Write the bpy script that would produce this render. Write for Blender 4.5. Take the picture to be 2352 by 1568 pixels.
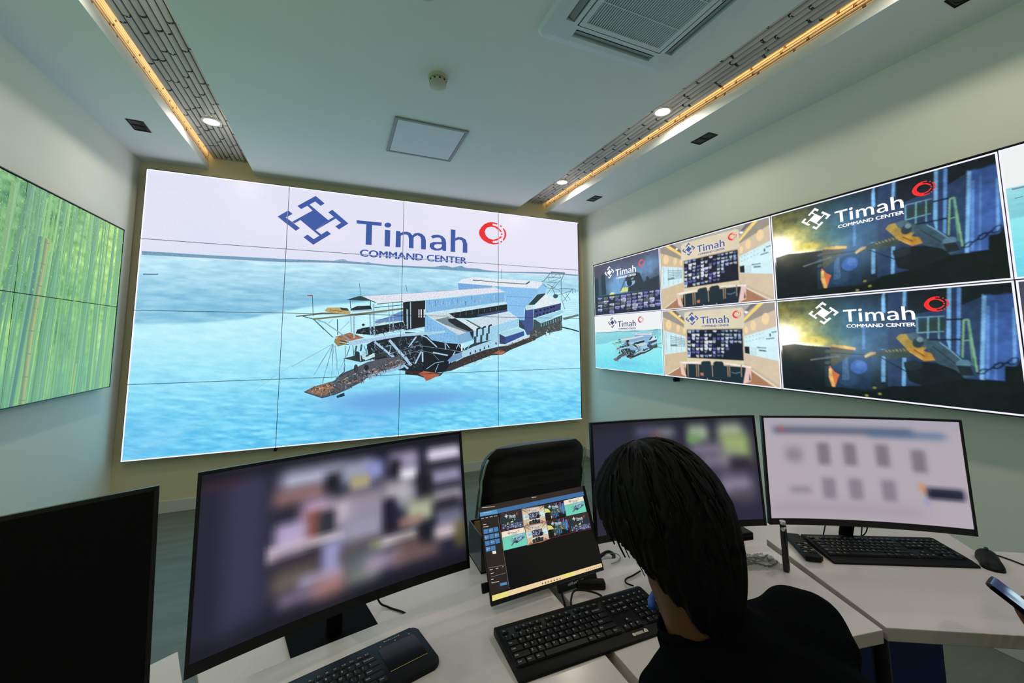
import bpy, bmesh, math, random
import numpy as np
from mathutils import Vector, Matrix, Quaternion
from mathutils.geometry import tessellate_polygon

for o in list(bpy.data.objects): bpy.data.objects.remove(o, do_unlink=True)
S = bpy.context.scene; COL = S.collection
PI = math.pi
def R(d): return math.radians(d)

# ------------------------------------------------------------------ camera, world, exposure, large lights
IMG_W, IMG_H = 2352, 1568
F_PX, PPX, PPY = 931.79, 1170.41, 682.77
CAM = Vector((1.5813, -4.3606, 1.4639))
YAW, PITCH, ROLL = 0.3991, 0.1004, -0.0030
fw = Vector((math.sin(YAW)*math.cos(PITCH), math.cos(YAW)*math.cos(PITCH), math.sin(PITCH)))
r0 = Vector((math.cos(YAW), -math.sin(YAW), 0)); u0 = r0.cross(fw)
rt = r0*math.cos(ROLL) + u0*math.sin(ROLL); up = -r0*math.sin(ROLL) + u0*math.cos(ROLL)
cd = bpy.data.cameras.new('camera'); cam = bpy.data.objects.new('camera', cd); COL.objects.link(cam)
cam.matrix_world = Matrix(((rt.x, up.x, -fw.x, CAM.x), (rt.y, up.y, -fw.y, CAM.y), (rt.z, up.z, -fw.z, CAM.z), (0, 0, 0, 1)))
cd.sensor_fit = 'HORIZONTAL'; cd.sensor_width = 36.0; cd.lens = 36.0*F_PX/IMG_W
cd.shift_x = (IMG_W/2 - PPX)/IMG_W; cd.shift_y = (PPY - IMG_H/2)/IMG_W
cd.clip_start = 0.02; cd.clip_end = 60
S.camera = cam
w = bpy.data.worlds.new('world'); S.world = w; w.use_nodes = True
w.node_tree.nodes['Background'].inputs[0].default_value = (0.5, 0.5, 0.52, 1)
w.node_tree.nodes['Background'].inputs[1].default_value = 0.02
S.view_settings.view_transform = 'Standard'; S.view_settings.look = 'None'
S.cycles.max_bounces = 7; S.cycles.diffuse_bounces = 5; S.cycles.glossy_bounces = 3; S.cycles.transmission_bounces = 4
S.view_settings.gamma = 1.0; S.view_settings.exposure = 0.0; S.view_settings.use_curve_mapping = False
SCREEN_GAIN = 1.06        # radiance of a full-white wall display
LAMP_POWER = 4.9         # watts of each ceiling downlight
LED_GAIN = 11.0           # radiance of the warm cove strips

# room measurements (metres): display wall at y=0, floor z=0
XL, XR, YF, YB, ZC = -0.09, 4.50, 0.10, -6.6, 3.04
COVE = ((0.41, 0.785), (3.545, 3.955)); ZCOVE = 3.165
YC0 = -6.4

# ------------------------------------------------------------------ helpers
def lin(c):
    c = np.asarray(c, float)/255.0
    return np.where(c <= .04045, c/12.92, ((c+.055)/1.055)**2.4)
def tag(o, label, cat, group=None):
    o['label'] = label; o['category'] = cat
    if group: o['group'] = group
    return o
def thing(name, label, cat, loc=(0, 0, 0), rotz=0.0, group=None):
    o = bpy.data.objects.new(name, None); COL.objects.link(o); o.empty_display_size = .05
    o.location = loc; o.rotation_euler = (0, 0, rotz)
    return tag(o, label, cat, group)
def obj(name, bm, mats, parent=None, smooth=False, autos=None):
    me = bpy.data.meshes.new(name)
    if isinstance(bm, bmesh.types.BMesh):
        bm.to_mesh(me); bm.free()
    o = bpy.data.objects.new(name, me); COL.objects.link(o)
    for m in (mats if isinstance(mats, (list, tuple)) else [mats]): me.materials.append(m)
    if smooth:
        for p in me.polygons: p.use_smooth = True
        if autos is not None:
            me.set_sharp_from_angle(angle=R(autos))
    if parent: o.parent = parent
    return o
def struct(name, bm, m, smooth=False):
    o = obj(name, bm, m, None, smooth); o['kind'] = 'structure'; return o
def BM(): return bmesh.new()
def add_box(bm, x0, x1, y0, y1, z0, z1, bev=0.0, mi=0, seg=2, M=None):
    vs = [bm.verts.new(Vector(p)) for p in ((x0,y0,z0),(x1,y0,z0),(x1,y1,z0),(x0,y1,z0),(x0,y0,z1),(x1,y0,z1),(x1,y1,z1),(x0,y1,z1))]
    fs = [bm.faces.new([vs[i] for i in f]) for f in ((3,2,1,0),(4,5,6,7),(0,1,5,4),(1,2,6,5),(2,3,7,6),(3,0,4,7))]
    if bev > 0:
        es = list({e for f in fs for e in f.edges})
        r = bmesh.ops.bevel(bm, geom=es, offset=bev, segments=seg, affect='EDGES', profile=.5)
        fs = list(set([f for f in fs if f.is_valid] + r['faces'])); vs = list({v for f in fs for v in f.verts})
    for f in fs: f.material_index = mi
    if M is not None: bmesh.ops.transform(bm, matrix=M, verts=vs)
    return fs
def add_prism(bm, poly, z0, z1, mi=0, bev=0.0, M=None):
    n = len(poly)
    a = sum(poly[i][0]*poly[(i+1) % n][1]-poly[(i+1) % n][0]*poly[i][1] for i in range(n))
    if a < 0: poly = poly[::-1]
    lo = [bm.verts.new((p[0], p[1], z0)) for p in poly]; hi = [bm.verts.new((p[0], p[1], z1)) for p in poly]
    fs = [bm.faces.new(lo[::-1]), bm.faces.new(hi)]
    for i in range(n): fs.append(bm.faces.new((lo[i], lo[(i+1) % n], hi[(i+1) % n], hi[i])))
    vs = lo+hi
    if bev > 0:
        es = list({e for f in fs for e in f.edges})
        r = bmesh.ops.bevel(bm, geom=es, offset=bev, segments=2, affect='EDGES', profile=.5)
        fs = list(set([f for f in fs if f.is_valid]+r['faces'])); vs = list({v for f in fs for v in f.verts})
    for f in fs: f.material_index = mi
    if M is not None: bmesh.ops.transform(bm, matrix=M, verts=vs)
    return fs
def add_tube(bm, pts, rad, n=8, mi=0, caps=True, closed=False):
    pts = [Vector(p) for p in pts]; m = len(pts); rings = []
    rad = rad if isinstance(rad, (list, tuple)) else [rad]*m
    nrm = None
    for i, p in enumerate(pts):
        if closed: t = (pts[(i+1) % m]-pts[i-1]).normalized()
        else: t = (pts[min(i+1, m-1)]-pts[max(i-1, 0)]).normalized()
        if nrm is None:
            nrm = t.orthogonal().normalized()
        else:
            nrm = (nrm - t*nrm.dot(t))
            nrm = nrm.normalized() if nrm.length > 1e-6 else t.orthogonal().normalized()
        b = t.cross(nrm)
        rings.append([bm.verts.new(p+(nrm*math.cos(2*PI*k/n)+b*math.sin(2*PI*k/n))*rad[i]) for k in range(n)])
    fs = []
    for i in range(m if closed else m-1):
        A, B = rings[i], rings[(i+1) % m]
        for k in range(n): fs.append(bm.faces.new((A[k], A[(k+1) % n], B[(k+1) % n], B[k])))
    if caps and not closed:
        fs.append(bm.faces.new(rings[0][::-1])); fs.append(bm.faces.new(rings[-1]))
    for f in fs: f.material_index = mi
    return fs
def add_lathe(bm, prof, n=32, M=None, mi=0):
    rings = []; fs = []; allv = []
    for r_, z in prof:
        if r_ < 1e-6: v = bm.verts.new((0, 0, z)); rings.append([v]); allv.append(v)
        else:
            ring = [bm.verts.new((r_*math.cos(2*PI*k/n), r_*math.sin(2*PI*k/n), z)) for k in range(n)]
            rings.append(ring); allv += ring
    for A, B in zip(rings, rings[1:]):
        for k in range(n):
            if len(A) == 1 and len(B) == 1: continue
            if len(A) == 1: fs.append(bm.faces.new((A[0], B[(k+1) % n], B[k])))
            elif len(B) == 1: fs.append(bm.faces.new((A[k], A[(k+1) % n], B[0])))
            else: fs.append(bm.faces.new((A[k], A[(k+1) % n], B[(k+1) % n], B[k])))
    for f in fs: f.material_index = mi
    if M is not None: bmesh.ops.transform(bm, matrix=M, verts=allv)
    return fs
def fixn(bm): bmesh.ops.recalc_face_normals(bm, faces=bm.faces[:]); return bm
def smoothline(pts, n=8):
    P = [Vector(p) for p in pts]; out = []
    for i in range(len(P)-1):
        a, b, c, d = P[max(i-1, 0)], P[i], P[i+1], P[min(i+2, len(P)-1)]
        for k in range(n):
            t = k/n
            out.append(.5*((2*b)+(c-a)*t+(2*a-5*b+4*c-d)*t*t+(3*b-a-3*c+d)*t**3))
    out.append(P[-1]); return out
def rrect(w, h, r, n=5, cx=0, cy=0):
    out = []
    for sx, sy, a0 in ((1, 1, 0), (-1, 1, 90), (-1, -1, 180), (1, -1, 270)):
        for k in range(n+1):
            a = R(a0+90*k/n); out.append((cx+sx*(w/2-r)+r*math.cos(a), cy+sy*(h/2-r)+r*math.sin(a)))
    return out

# ------------------------------------------------------------------ materials (all node based)
def mat(name, col, rough=.5, spec=.5, metal=0.0, coat=0.0):
    m = bpy.data.materials.new(name); m.use_nodes = True
    b = m.node_tree.nodes['Principled BSDF']
    b.inputs['Base Color'].default_value = (*[float(x) for x in lin(col)], 1)
    b.inputs['Roughness'].default_value = rough; b.inputs['Specular IOR Level'].default_value = spec
    b.inputs['Metallic'].default_value = metal; b.inputs['Coat Weight'].default_value = coat
    return m
def noisy(m, scale, amount, col2=None, stretch=(1, 1, 1), bump=0.0, detail=4, coords='Object', rough_amt=0.0):
    nt = m.node_tree; b = nt.nodes['Principled BSDF']; L = nt.links
    tc = nt.nodes.new('ShaderNodeTexCoord'); mp = nt.nodes.new('ShaderNodeMapping'); no = nt.nodes.new('ShaderNodeTexNoise')
    mp.inputs['Scale'].default_value = stretch
    no.inputs['Scale'].default_value = scale; no.inputs['Detail'].default_value = detail
    L.new(tc.outputs[coords], mp.inputs[0]); L.new(mp.outputs[0], no.inputs['Vector'])
    c = b.inputs['Base Color'].default_value[:]
    c2 = (*[float(x) for x in lin(col2)], 1) if col2 else tuple(x*.6 for x in c[:3])+(1,)
    mx = nt.nodes.new('ShaderNodeMix'); mx.data_type = 'RGBA'
    mr = nt.nodes.new('ShaderNodeMapRange'); mr.inputs[1].default_value = .3; mr.inputs[2].default_value = .7; mr.inputs[4].default_value = amount
    L.new(no.outputs['Fac'], mr.inputs[0]); L.new(mr.outputs[0], mx.inputs[0])
    mx.inputs[6].default_value = c; mx.inputs[7].default_value = c2
    L.new(mx.outputs[2], b.inputs['Base Color'])
    if bump:
        bp = nt.nodes.new('ShaderNodeBump'); bp.inputs['Strength'].default_value = bump; bp.inputs['Distance'].default_value = .002
        L.new(no.outputs['Fac'], bp.inputs['Height']); L.new(bp.outputs[0], b.inputs['Normal'])
    return m
def emit(name, col, strength):
    m = bpy.data.materials.new(name); m.use_nodes = True; nt = m.node_tree
    b = nt.nodes['Principled BSDF']; b.inputs['Base Color'].default_value = (.02, .02, .02, 1)
    b.inputs['Emission Color'].default_value = (*[float(x) for x in lin(col)], 1); b.inputs['Emission Strength'].default_value = strength
    return m
def screen_mat(name, gain, rough=.35, spec=.3, grain=70.0):
    m = bpy.data.materials.new(name); m.use_nodes = True; nt = m.node_tree; L = nt.links
    b = nt.nodes['Principled BSDF']; b.inputs['Base Color'].default_value = (.008, .008, .009, 1)
    b.inputs['Roughness'].default_value = rough; b.inputs['Specular IOR Level'].default_value = spec
    a = nt.nodes.new('ShaderNodeAttribute'); a.attribute_name = 'glow'
    tc = nt.nodes.new('ShaderNodeTexCoord'); no = nt.nodes.new('ShaderNodeTexNoise'); no.inputs['Scale'].default_value = grain; no.inputs['Detail'].default_value = 5
    L.new(tc.outputs['Object'], no.inputs['Vector'])
    mr = nt.nodes.new('ShaderNodeMapRange'); mr.inputs[1].default_value = .32; mr.inputs[2].default_value = .68; mr.inputs[3].default_value = -1; mr.inputs[4].default_value = 1; L.new(no.outputs['Fac'], mr.inputs[0])
    k = nt.nodes.new('ShaderNodeMath'); k.operation = 'SUBTRACT'; k.inputs[0].default_value = 1; L.new(a.outputs['Alpha'], k.inputs[1])
    f = nt.nodes.new('ShaderNodeMath'); f.operation = 'MULTIPLY_ADD'; L.new(mr.outputs[0], f.inputs[0]); L.new(k.outputs[0], f.inputs[1]); f.inputs[2].default_value = 1
    v = nt.nodes.new('ShaderNodeVectorMath'); v.operation = 'SCALE'; L.new(a.outputs['Color'], v.inputs[0]); L.new(f.outputs[0], v.inputs['Scale'])
    L.new(v.outputs[0], b.inputs['Emission Color']); b.inputs['Emission Strength'].default_value = gain
    return m
M_ceil = noisy(mat('ceiling_paint', (241, 246, 245), .9, .2), 3, .05)
M_wall = noisy(mat('cream_wall_paint', (235, 238, 226), .85, .25), 2.2, .06, (227, 230, 217))
M_front = noisy(mat('front_wall_paint', (226, 216, 180), .85, .25), 2.2, .06, (218, 208, 172))
M_white = mat('white_enamel', (226, 226, 222), .45)
M_base = mat('baseboard_paint', (206, 204, 198), .5)
M_floor = noisy(mat('grey_vinyl_floor', (112, 118, 108), .42, .4), 2.0, .75, (84, 92, 86), (1, 7, 1), .0, 8)
M_black = mat('black_plastic', (11, 11, 13), .5, .22)
M_stand = mat('matt_black_metal', (9, 9, 11), .75, .08)
M_blackg = mat('black_gloss_plastic', (10, 10, 13), .22, .5)
M_bezel = mat('black_bezel', (9, 9, 12), .35, .4)
M_seam = mat('panel_edge', (20, 24, 30), .5)
M_desk = noisy(mat('white_laminate', (228, 219, 221), .2, .5), 4, .05)
M_deskedge = noisy(mat('laminate_edge_band', (196, 186, 182), .45, .4), 4, .05)
M_navy = mat('navy_board', (34, 46, 112), .5)
M_darkmetal = mat('dark_steel', (38, 38, 42), .4, .5, .6)
M_leather = noisy(mat('black_leather', (13, 14, 16), .4, .45), 180, .3, bump=.25)
M_piping = mat('lit_edge_piping', (150, 176, 164), .35)  # pale green tone paints the light caught along the chair edges
M_chrome = mat('chrome', (200, 200, 205), .15, .5, 1.0)
M_tan = mat('tan_cardboard', (178, 150, 104), .8)
M_legend = mat('key_legend', (205, 205, 210), .5)
M_yellow = mat('yellow_line', (196, 176, 70), .5)
M_key = mat('key_cap', (20, 20, 22), .5, .35)
M_key2 = mat('key_cap_grey', (34, 34, 37), .5, .35)
M_label = mat('paper_label', (220, 214, 200), .6)
M_screenoff = mat('dark_display_glass', (4, 4, 7), .25, .15)
M_grey = mat('grey_plastic', (150, 156, 154), .5)
M_acw = mat('ac_plastic', (222, 232, 238), .45, .4)
M_acd = mat('ac_dark_gap', (6, 7, 8), .8)
M_detector = mat('ivory_plastic', (196, 198, 172), .5)
M_skin = noisy(mat('skin', (106, 72, 50), .5, .3), 60, .15, (92, 60, 42), bump=.03)
M_skin.node_tree.nodes['Principled BSDF'].inputs['Subsurface Weight'].default_value = .05
M_hair = noisy(mat('black_hair', (5, 5, 6), .6, .14), 90, .6, (10, 9, 9), (1, 1, .08))
M_shirt = noisy(mat('black_cotton', (8, 9, 13), .95, .04), 300, .25, (11, 12, 17), bump=.1)
M_trouser = noisy(mat('dark_trousers', (20, 22, 30), .9, .2), 200, .25)
M_blue = mat('blue_lanyard', (38, 82, 190), .6)
M_lens = emit('downlight_lens', (255, 246, 228), 14.0)
M_led = emit('warm_led_strip', (255, 220, 165), LED_GAIN)
M_wallscreen = screen_mat('video_wall_picture', SCREEN_GAIN)
M_sidescreen = screen_mat('right_wall_picture', SCREEN_GAIN)
M_leftscreen = screen_mat('left_wall_picture', 1.25)
M_deskscreen = screen_mat('monitor_picture', 1.0, .3, .25)
M_bamboo = noisy(mat('split_bamboo', (226, 220, 212), .5, .4), 14, .6, (168, 160, 160), (1, .14, 1))
M_bambood = mat('bamboo_knot_gap_shade', (52, 48, 52), .7)  # dark knots, plus shade painted on the backing between the canes
M_bamboowd = mat('varnished_knot_gap_shade', (112, 72, 36), .7)  # upright canes: knots and painted gap shade share this dark tone
M_bamboow = noisy(mat('varnished_bamboo', (238, 212, 170), .4, .4), 9, .4, (216, 182, 132), (1, .12, 1))
M_bag = bpy.data.materials.new('clear_plastic_film'); M_bag.use_nodes = True
_b = M_bag.node_tree.nodes['Principled BSDF']; _b.inputs['Transmission Weight'].default_value = .85; _b.inputs['Roughness'].default_value = .12
_b.inputs['IOR'].default_value = 1.15; _b.inputs['Base Color'].default_value = (.9, .9, .88, 1)

# ------------------------------------------------------------------ flat picture artwork for the displays
LOGO=[
((62,88,160),0,[1214,56,1290,117,1259,145,1212,109,1102,194,1070,169]),
((62,88,160),0,[1150,157,1167,143,1227,190,1195,197]),
((62,88,160),0,[1206,188,1326,270,1227,374,1100,295]),
((62,88,160),0,[1167,143,1326,270,1206,188]),
((62,88,160),0,[1313,284,1326,270,1372,235,1390,247,1229,374]),
((62,88,160),0,[1035,318,1195,195,1206,188,1100,295,1053,331]),
((62,88,160),0,[1100,295,1227,374,1274,410,1258,423]),
((62,88,160),0,[1357,168,1499,283,1420,348,1388,322,1435,284,1324,197]),
((62,88,160),0,[925,284,1002,220,1037,246,987,284,1099,369,1068,397]),
((62,88,160),0,[1212,511,1131,449,1163,422,1214,459,1321,371,1355,397]),
((62,88,160),0,[1569,243,1796,242,1795,276,1709,275,1710,470,1656,471,1656,275,1570,275]),
((62,88,160),0,[1827,309,1877,309,1877,472,1828,470]),
((62,88,160),0,[1885,257,1882,268,1874,278,1861,284,1847,285,1834,282,1825,274,1821,264,1824,253,1833,243,1846,237,1860,236,1873,239,1882,247]),
((62,88,160),0,[1931,309,1970,309,1977,330,1978,469,1930,471]),
((62,88,160),0,[1971,331,1997,312,2029,307,2062,314,2084,339,2097,374,2098,469,2053,470,2051,373,2041,341,2013,334,1974,356]),
((62,88,160),0,[2084,339,2105,317,2143,307,2181,316,2209,341,2218,380,2219,470,2172,470,2171,379,2162,346,2132,333,2100,355,2097,374]),
((62,88,160),-1,[2267,330,2292,316,2338,307,2384,316,2416,345,2425,384,2425,469,2394,470,2383,454,2352,471,2312,473,2272,460,2256,434,2260,405,2294,386,2378,380,2375,354,2361,338,2327,337,2285,351],[2300,430,2308,412,2339,404,2381,403,2381,423,2368,442,2334,453,2309,446]),
((62,88,160),0,[2471,238,2520,239,2520,327,2552,309,2593,311,2632,330,2649,376,2649,471,2600,471,2601,374,2590,343,2558,336,2519,353,2520,472,2471,471]),
((226,40,42),0,[2985,118,2950,112,2911,112,2874,122,2836,143,2799,183,2781,215,2776,245,2784,274,2803,303,2831,326,2887,349,2943,355,3004,341,3001,327,2963,337,2930,337,2930,318,2975,311,3014,283,3034,260,3015,257,2988,285,2937,304,2887,295,2852,265,2839,227,2852,193,2874,174,2911,163,2956,166,2997,193,3017,212,3034,209,3007,174,2975,153,2928,146,2928,128,2956,129,2982,134]),
((226,40,42),0,[3039,170,3056,166,3073,188,3083,215,3083,246,3071,277,3052,304,3039,295,3056,267,3063,235,3060,208,3052,190]),
((226,40,42),0,[3031,145,3028,152,3020,155,3013,153,3009,147,3013,140,3020,136,3028,138]),
((226,40,42),0,[3039,232,3037,240,3028,243,3021,241,3017,235,3021,228,3028,225,3037,227]),
((226,40,42),0,[3036,316,3032,323,3025,327,3017,325,3014,318,3017,312,3025,308,3032,310]),
]
SEA=[
((110,160,195),0,[8,659,445,659,1013,650,1391,638,1419,627,1456,617,1480,619,1509,633,1650,636,1688,629,1719,637,1901,644,2276,635,2309,633,2387,615,2433,613,2497,628,2590,601,2643,622,2776,620,2832,630,3001,638,3551,610,3995,614,3994,629,3551,630,3001,647,2740,656,2445,656,2166,657,1901,659,1740,654,1355,657,981,680,446,685,10,690]),
((150,185,215),0,[1391,637,1419,627,1456,616,1480,617,1509,632,1471,633]),
((70,110,135),9,[29,843,123,838]),
((95,130,135),15,[3638,606,3819,605]),
((95,130,135),8,[3638,608,3545,712,3517,725]),
((95,130,135),8,[3810,607,3766,706,3773,909]),
((95,130,135),6,[3587,669,3773,664]),
((95,130,135),6,[3544,723,3714,722]),
((95,130,135),7,[3586,746,3692,786]),
((95,130,135),5,[3693,723,3585,853]),
((95,130,135),8,[3642,769,3698,886]),
((95,130,135),6,[3773,674,3656,800]),
((95,130,135),6,[3742,790,3948,784]),
((95,130,135),6,[3910,788,3790,934]),
((95,130,135),6,[3691,874,3896,809]),
((95,130,135),8,[3769,909,3810,1022]),
((95,130,135),5,[3828,843,3885,918]),
((95,130,135),6,[3728,797,3842,932]),
((95,130,135),5,[3601,677,3615,720,3752,669]),
((95,130,135),5,[3638,608,3659,668,3731,609,3767,665]),
((95,130,135),5,[3579,791,3728,797]),
((95,130,135),7,[3917,788,3917,840]),
((95,130,135),5,[3959,787,3958,825]),
((60,90,100),0,[3723,876,3719,887,3710,896,3697,902,3683,902,3671,898,3661,889,3659,879,3662,867,3671,859,3684,853,3698,852,3711,857,3720,865]),
((150,205,220),3,[3789,959,3982,940]),
((150,205,220),3,[3789,981,3981,961]),
((150,205,220),3,[3789,1003,3981,983]),
((150,205,220),3,[3789,1025,3980,1004]),
((150,205,220),3,[3789,1047,3980,1025]),
((150,205,220),3,[3788,1069,3979,1046]),
((150,205,220),3,[3788,1091,3979,1067]),
((100,125,125),23,[3794,1132,3882,1112,3985,1087]),
((232,238,248),0,[2556,783,2601,741,2727,716,3360,716,3517,730,3532,737,3464,802,3076,800,2936,796]),
((45,85,105),0,[2709,752,2724,739,2824,745,3006,752,3318,753,3366,721,3376,730,3332,761,2999,759,2813,751]),
((112,172,235),0,[2556,787,2936,796,2924,812,2668,840,2565,852]),
((125,196,250),0,[2942,798,3464,802,3453,866,3337,997,3303,1028,3299,1151,3253,1151,3094,1052,3075,957,3076,856,3006,823]),
((135,205,252),0,[3464,802,3531,742,3579,778,3557,850,3452,870]),
((60,90,110),6,[3529,740,3579,780]),
((90,150,210),4,[3088,900,3398,906]),
((90,150,210),3,[3088,995,3330,1006]),
((228,231,246),0,[1632,954,2197,896,2503,862,2949,812,3076,852,2504,930,2011,995,1776,1015]),
((60,90,100),2,[1632,956,2197,896,2949,812]),
((45,75,82),0,[1506,993,1613,956,1637,954,1776,1014,1757,1013,1707,994,1538,995]),
((116,186,238),0,[2229,972,2585,927,3071,859,3071,964,2234,1099]),
((150,200,235),5,[2243,991,2245,1041]),
((85,140,190),5,[2267,974,2269,1013]),
((145,205,245),6,[2298,997,2300,1034]),
((85,140,190),8,[2326,975,2329,1031]),
((85,140,190),6,[2353,970,2355,1004]),
((145,205,245),6,[2388,974,2390,1012]),
((85,140,190),6,[2409,980,2412,1008]),
((145,205,245),8,[2439,981,2441,1034]),
((145,205,245),6,[2470,979,2472,1017]),
((95,150,200),6,[2496,956,2498,1006]),
((150,200,235),11,[2528,972,2530,1006]),
((95,150,200),8,[2555,942,2556,988]),
((145,205,245),8,[2581,966,2583,1004]),
((145,205,245),8,[2615,968,2617,1002]),
((85,140,190),11,[2638,970,2641,1015]),
((145,205,245),8,[2677,966,2679,993]),
((95,150,200),9,[2704,916,2706,951]),
((85,140,190),8,[2739,948,2741,980]),
((150,200,235),11,[2762,959,2764,1006]),
((145,205,245),9,[2799,947,2801,979]),
((145,205,245),9,[2822,907,2824,942]),
((145,205,245),8,[2858,896,2860,921]),
((150,200,235),6,[2885,945,2887,984]),
((95,150,200),6,[2917,937,2919,962]),
((145,205,245),11,[2954,893,2956,935]),
((85,140,190),6,[2972,910,2974,949]),
((192,232,250),0,[2231,1100,3049,963,3094,969,3097,987,2586,1076,2460,1101,2235,1111]),
((30,40,46),0,[2460,1101,3097,987,3098,1058,3073,1068,2764,1129,2674,1141,2528,1142]),
((60,78,130),0,[2770,1108,3097,1045,3105,1064,2922,1105,2758,1132]),
((110,130,150),3,[2517,1138,2519,1093]),
((110,130,150),4,[2580,1127,2583,1083]),
((110,130,150),3,[2645,1115,2647,1073]),
((110,130,150),3,[2710,1104,2713,1063]),
((110,130,150),3,[2776,1092,2779,1053]),
((110,130,150),3,[2843,1080,2846,1043]),
((110,130,150),4,[2910,1068,2913,1032]),
((110,130,150),4,[2979,1056,2982,1022]),
((25,34,42),0,[2038,1284,2221,1290,2296,1363,2429,1390,2588,1404,2630,1456,2534,1592,2433,1677,2312,1684,2046,1655]),
((205,220,230),0,[2234,1109,2460,1098,2736,1260,2565,1312]),
((120,140,152),0,[2325,1161,2460,1130,2736,1260,2658,1288,2507,1238,2416,1206]),
((38,48,54),0,[2454,1152,2532,1144,2736,1260,2687,1281,2541,1227,2466,1178]),
((120,192,242),0,[2229,1113,2565,1312,2555,1400,2429,1388,2296,1361,2221,1287,2224,1132]),
((120,180,226),0,[2565,1312,2726,1266,2727,1363,2588,1401,2555,1400]),
((32,42,48),0,[2685,1282,2728,1266,2729,1367,2699,1316]),
((95,160,215),4,[2249,1170,2253,1262]),
((95,160,215),4,[2283,1189,2287,1275]),
((95,160,215),4,[2318,1208,2320,1288]),
((95,160,215),4,[2353,1227,2355,1301]),
((95,160,215),4,[2387,1247,2390,1314]),
((95,160,215),4,[2422,1267,2425,1327]),
((95,160,215),4,[2457,1286,2460,1341]),
((95,160,215),4,[2492,1306,2495,1354]),
((95,160,215),4,[2528,1326,2531,1367]),
((215,230,242),0,[2567,1151,2621,1150,2825,1252,2736,1272]),
((75,105,120),0,[2621,1147,2674,1162,2837,1247,2816,1254]),
((205,226,242),0,[2686,1162,3086,1069,3232,1132,2886,1235,2837,1247]),
((152,216,246),0,[2727,1275,2886,1236,3232,1134,3228,1225,3005,1288,3005,1421,2625,1535,2624,1462,2729,1430]),
((45,65,70),0,[2624,1475,2642,1442,2729,1398,2926,1365,2887,1392,2729,1430]),
((40,52,58),18,[2765,1327,2765,1257,2777,1247,2793,1243]),
((55,80,90),26,[2747,1327,2744,1401]),
((40,52,58),17,[2830,1312,2830,1240,2842,1230,2859,1227]),
((55,80,90),24,[2812,1312,2809,1386]),
((40,52,58),17,[2895,1294,2895,1222,2908,1212,2925,1208]),
((55,80,90),24,[2877,1294,2874,1369]),
((165,222,240),0,[3005,1291,3228,1236,3292,1269,3076,1334]),
((55,66,112),0,[3007,1298,3076,1334,3073,1410,3010,1404]),
((50,80,160),0,[3076,1334,3292,1270,3301,1317,3073,1410]),
((205,222,236),0,[3010,1409,3073,1417,3299,1329,3360,1310,3354,1329,3092,1428,3023,1439]),
((60,85,150),0,[3310,1028,3412,1025,3402,1262,3356,1312,3329,1314,3302,1257,3243,1152,3302,1151]),
((50,70,90),0,[3236,1138,3302,1221,3302,1257,3236,1227]),
((190,230,236),0,[3317,999,3404,977,3411,1033,3319,1047]),
((226,241,248),0,[3424,990,3557,858,3769,947,3446,1030]),
((42,68,78),0,[3344,989,3460,868,3557,851,3560,861,3424,984]),
((60,76,132),0,[3424,1033,3761,955,3754,1031,3444,1124,3410,1128,3417,1032]),
((25,30,50),0,[3461,1056,3452,1066,3436,1066,3428,1057,3436,1047,3453,1047]),
((25,30,50),0,[3514,1043,3506,1053,3489,1053,3481,1044,3489,1034,3506,1034]),
((25,30,50),0,[3568,1032,3559,1042,3542,1042,3534,1033,3543,1023,3560,1022]),
((25,30,50),0,[3607,1020,3598,1029,3581,1030,3573,1020,3582,1011,3598,1010]),
((25,30,50),0,[3649,1008,3640,1018,3623,1019,3615,1009,3624,1000,3640,999]),
((25,30,50),0,[3684,999,3676,1009,3659,1009,3650,1000,3659,990,3676,989]),
((25,30,50),18,[3457,1090,3457,1108]),
((25,30,50),17,[3492,1080,3491,1098]),
((25,30,50),17,[3541,1069,3540,1087]),
((25,30,50),18,[3582,1059,3582,1077]),
((25,30,50),17,[3624,1049,3624,1066]),
((25,30,50),17,[3674,1038,3673,1055]),
((152,216,241),0,[3430,1136,3768,1035,3804,1054,3498,1184]),
((60,82,88),0,[3410,1141,3430,1141,3498,1184,3774,1092,3764,1187,3428,1270,3402,1264]),
((140,190,200),6,[3511,1185,3510,1222]),
((140,190,200),6,[3541,1176,3540,1214]),
((140,190,200),6,[3570,1166,3569,1205]),
((140,190,200),6,[3599,1157,3598,1195]),
((140,190,200),6,[3628,1147,3628,1187]),
((140,190,200),6,[3658,1138,3658,1178]),
((140,190,200),6,[3688,1128,3687,1169]),
((140,190,200),6,[3718,1118,3717,1160]),
((140,190,200),6,[3748,1108,3747,1151]),
((72,78,78),0,[3365,1275,3429,1238,3766,1161,3771,1256,3579,1293,3441,1354,3360,1377]),
((165,216,241),0,[2493,1592,2625,1535,3005,1421,3005,1352,2923,1368,2729,1430,2624,1484,2510,1511]),
((62,56,56),0,[2433,1677,2477,1613,2625,1540,2856,1466,3010,1433,3092,1428,3366,1341,3435,1280,3434,1366,3136,1470,3041,1520,2923,1524,2591,1634,2494,1669]),
((100,105,100),0,[3092,1428,3366,1341,3435,1280,3435,1310,3104,1433]),
((30,40,55),13,[2695,1488,2695,1513]),
((30,40,55),13,[2748,1468,2748,1493]),
((30,40,55),12,[2799,1456,2799,1481]),
((30,40,55),13,[2846,1434,2847,1459]),
((30,40,55),13,[2892,1419,2892,1443]),
((30,40,55),13,[2975,1389,2975,1414]),
((30,40,55),12,[2522,1548,2522,1573]),
((195,105,72),0,[2948,1502,3010,1472,3081,1491,3030,1520]),
((60,46,42),0,[2046,1647,2220,1669,2389,1686,2422,1677,2389,1709,2258,1735,2167,1700,2047,1686]),
((185,95,58),0,[2172,1685,2225,1662,2322,1681,2389,1698,2280,1746,2248,1756,2221,1711]),
((225,245,252),8,[2856,1572,2942,1543,2905,1580]),
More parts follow.
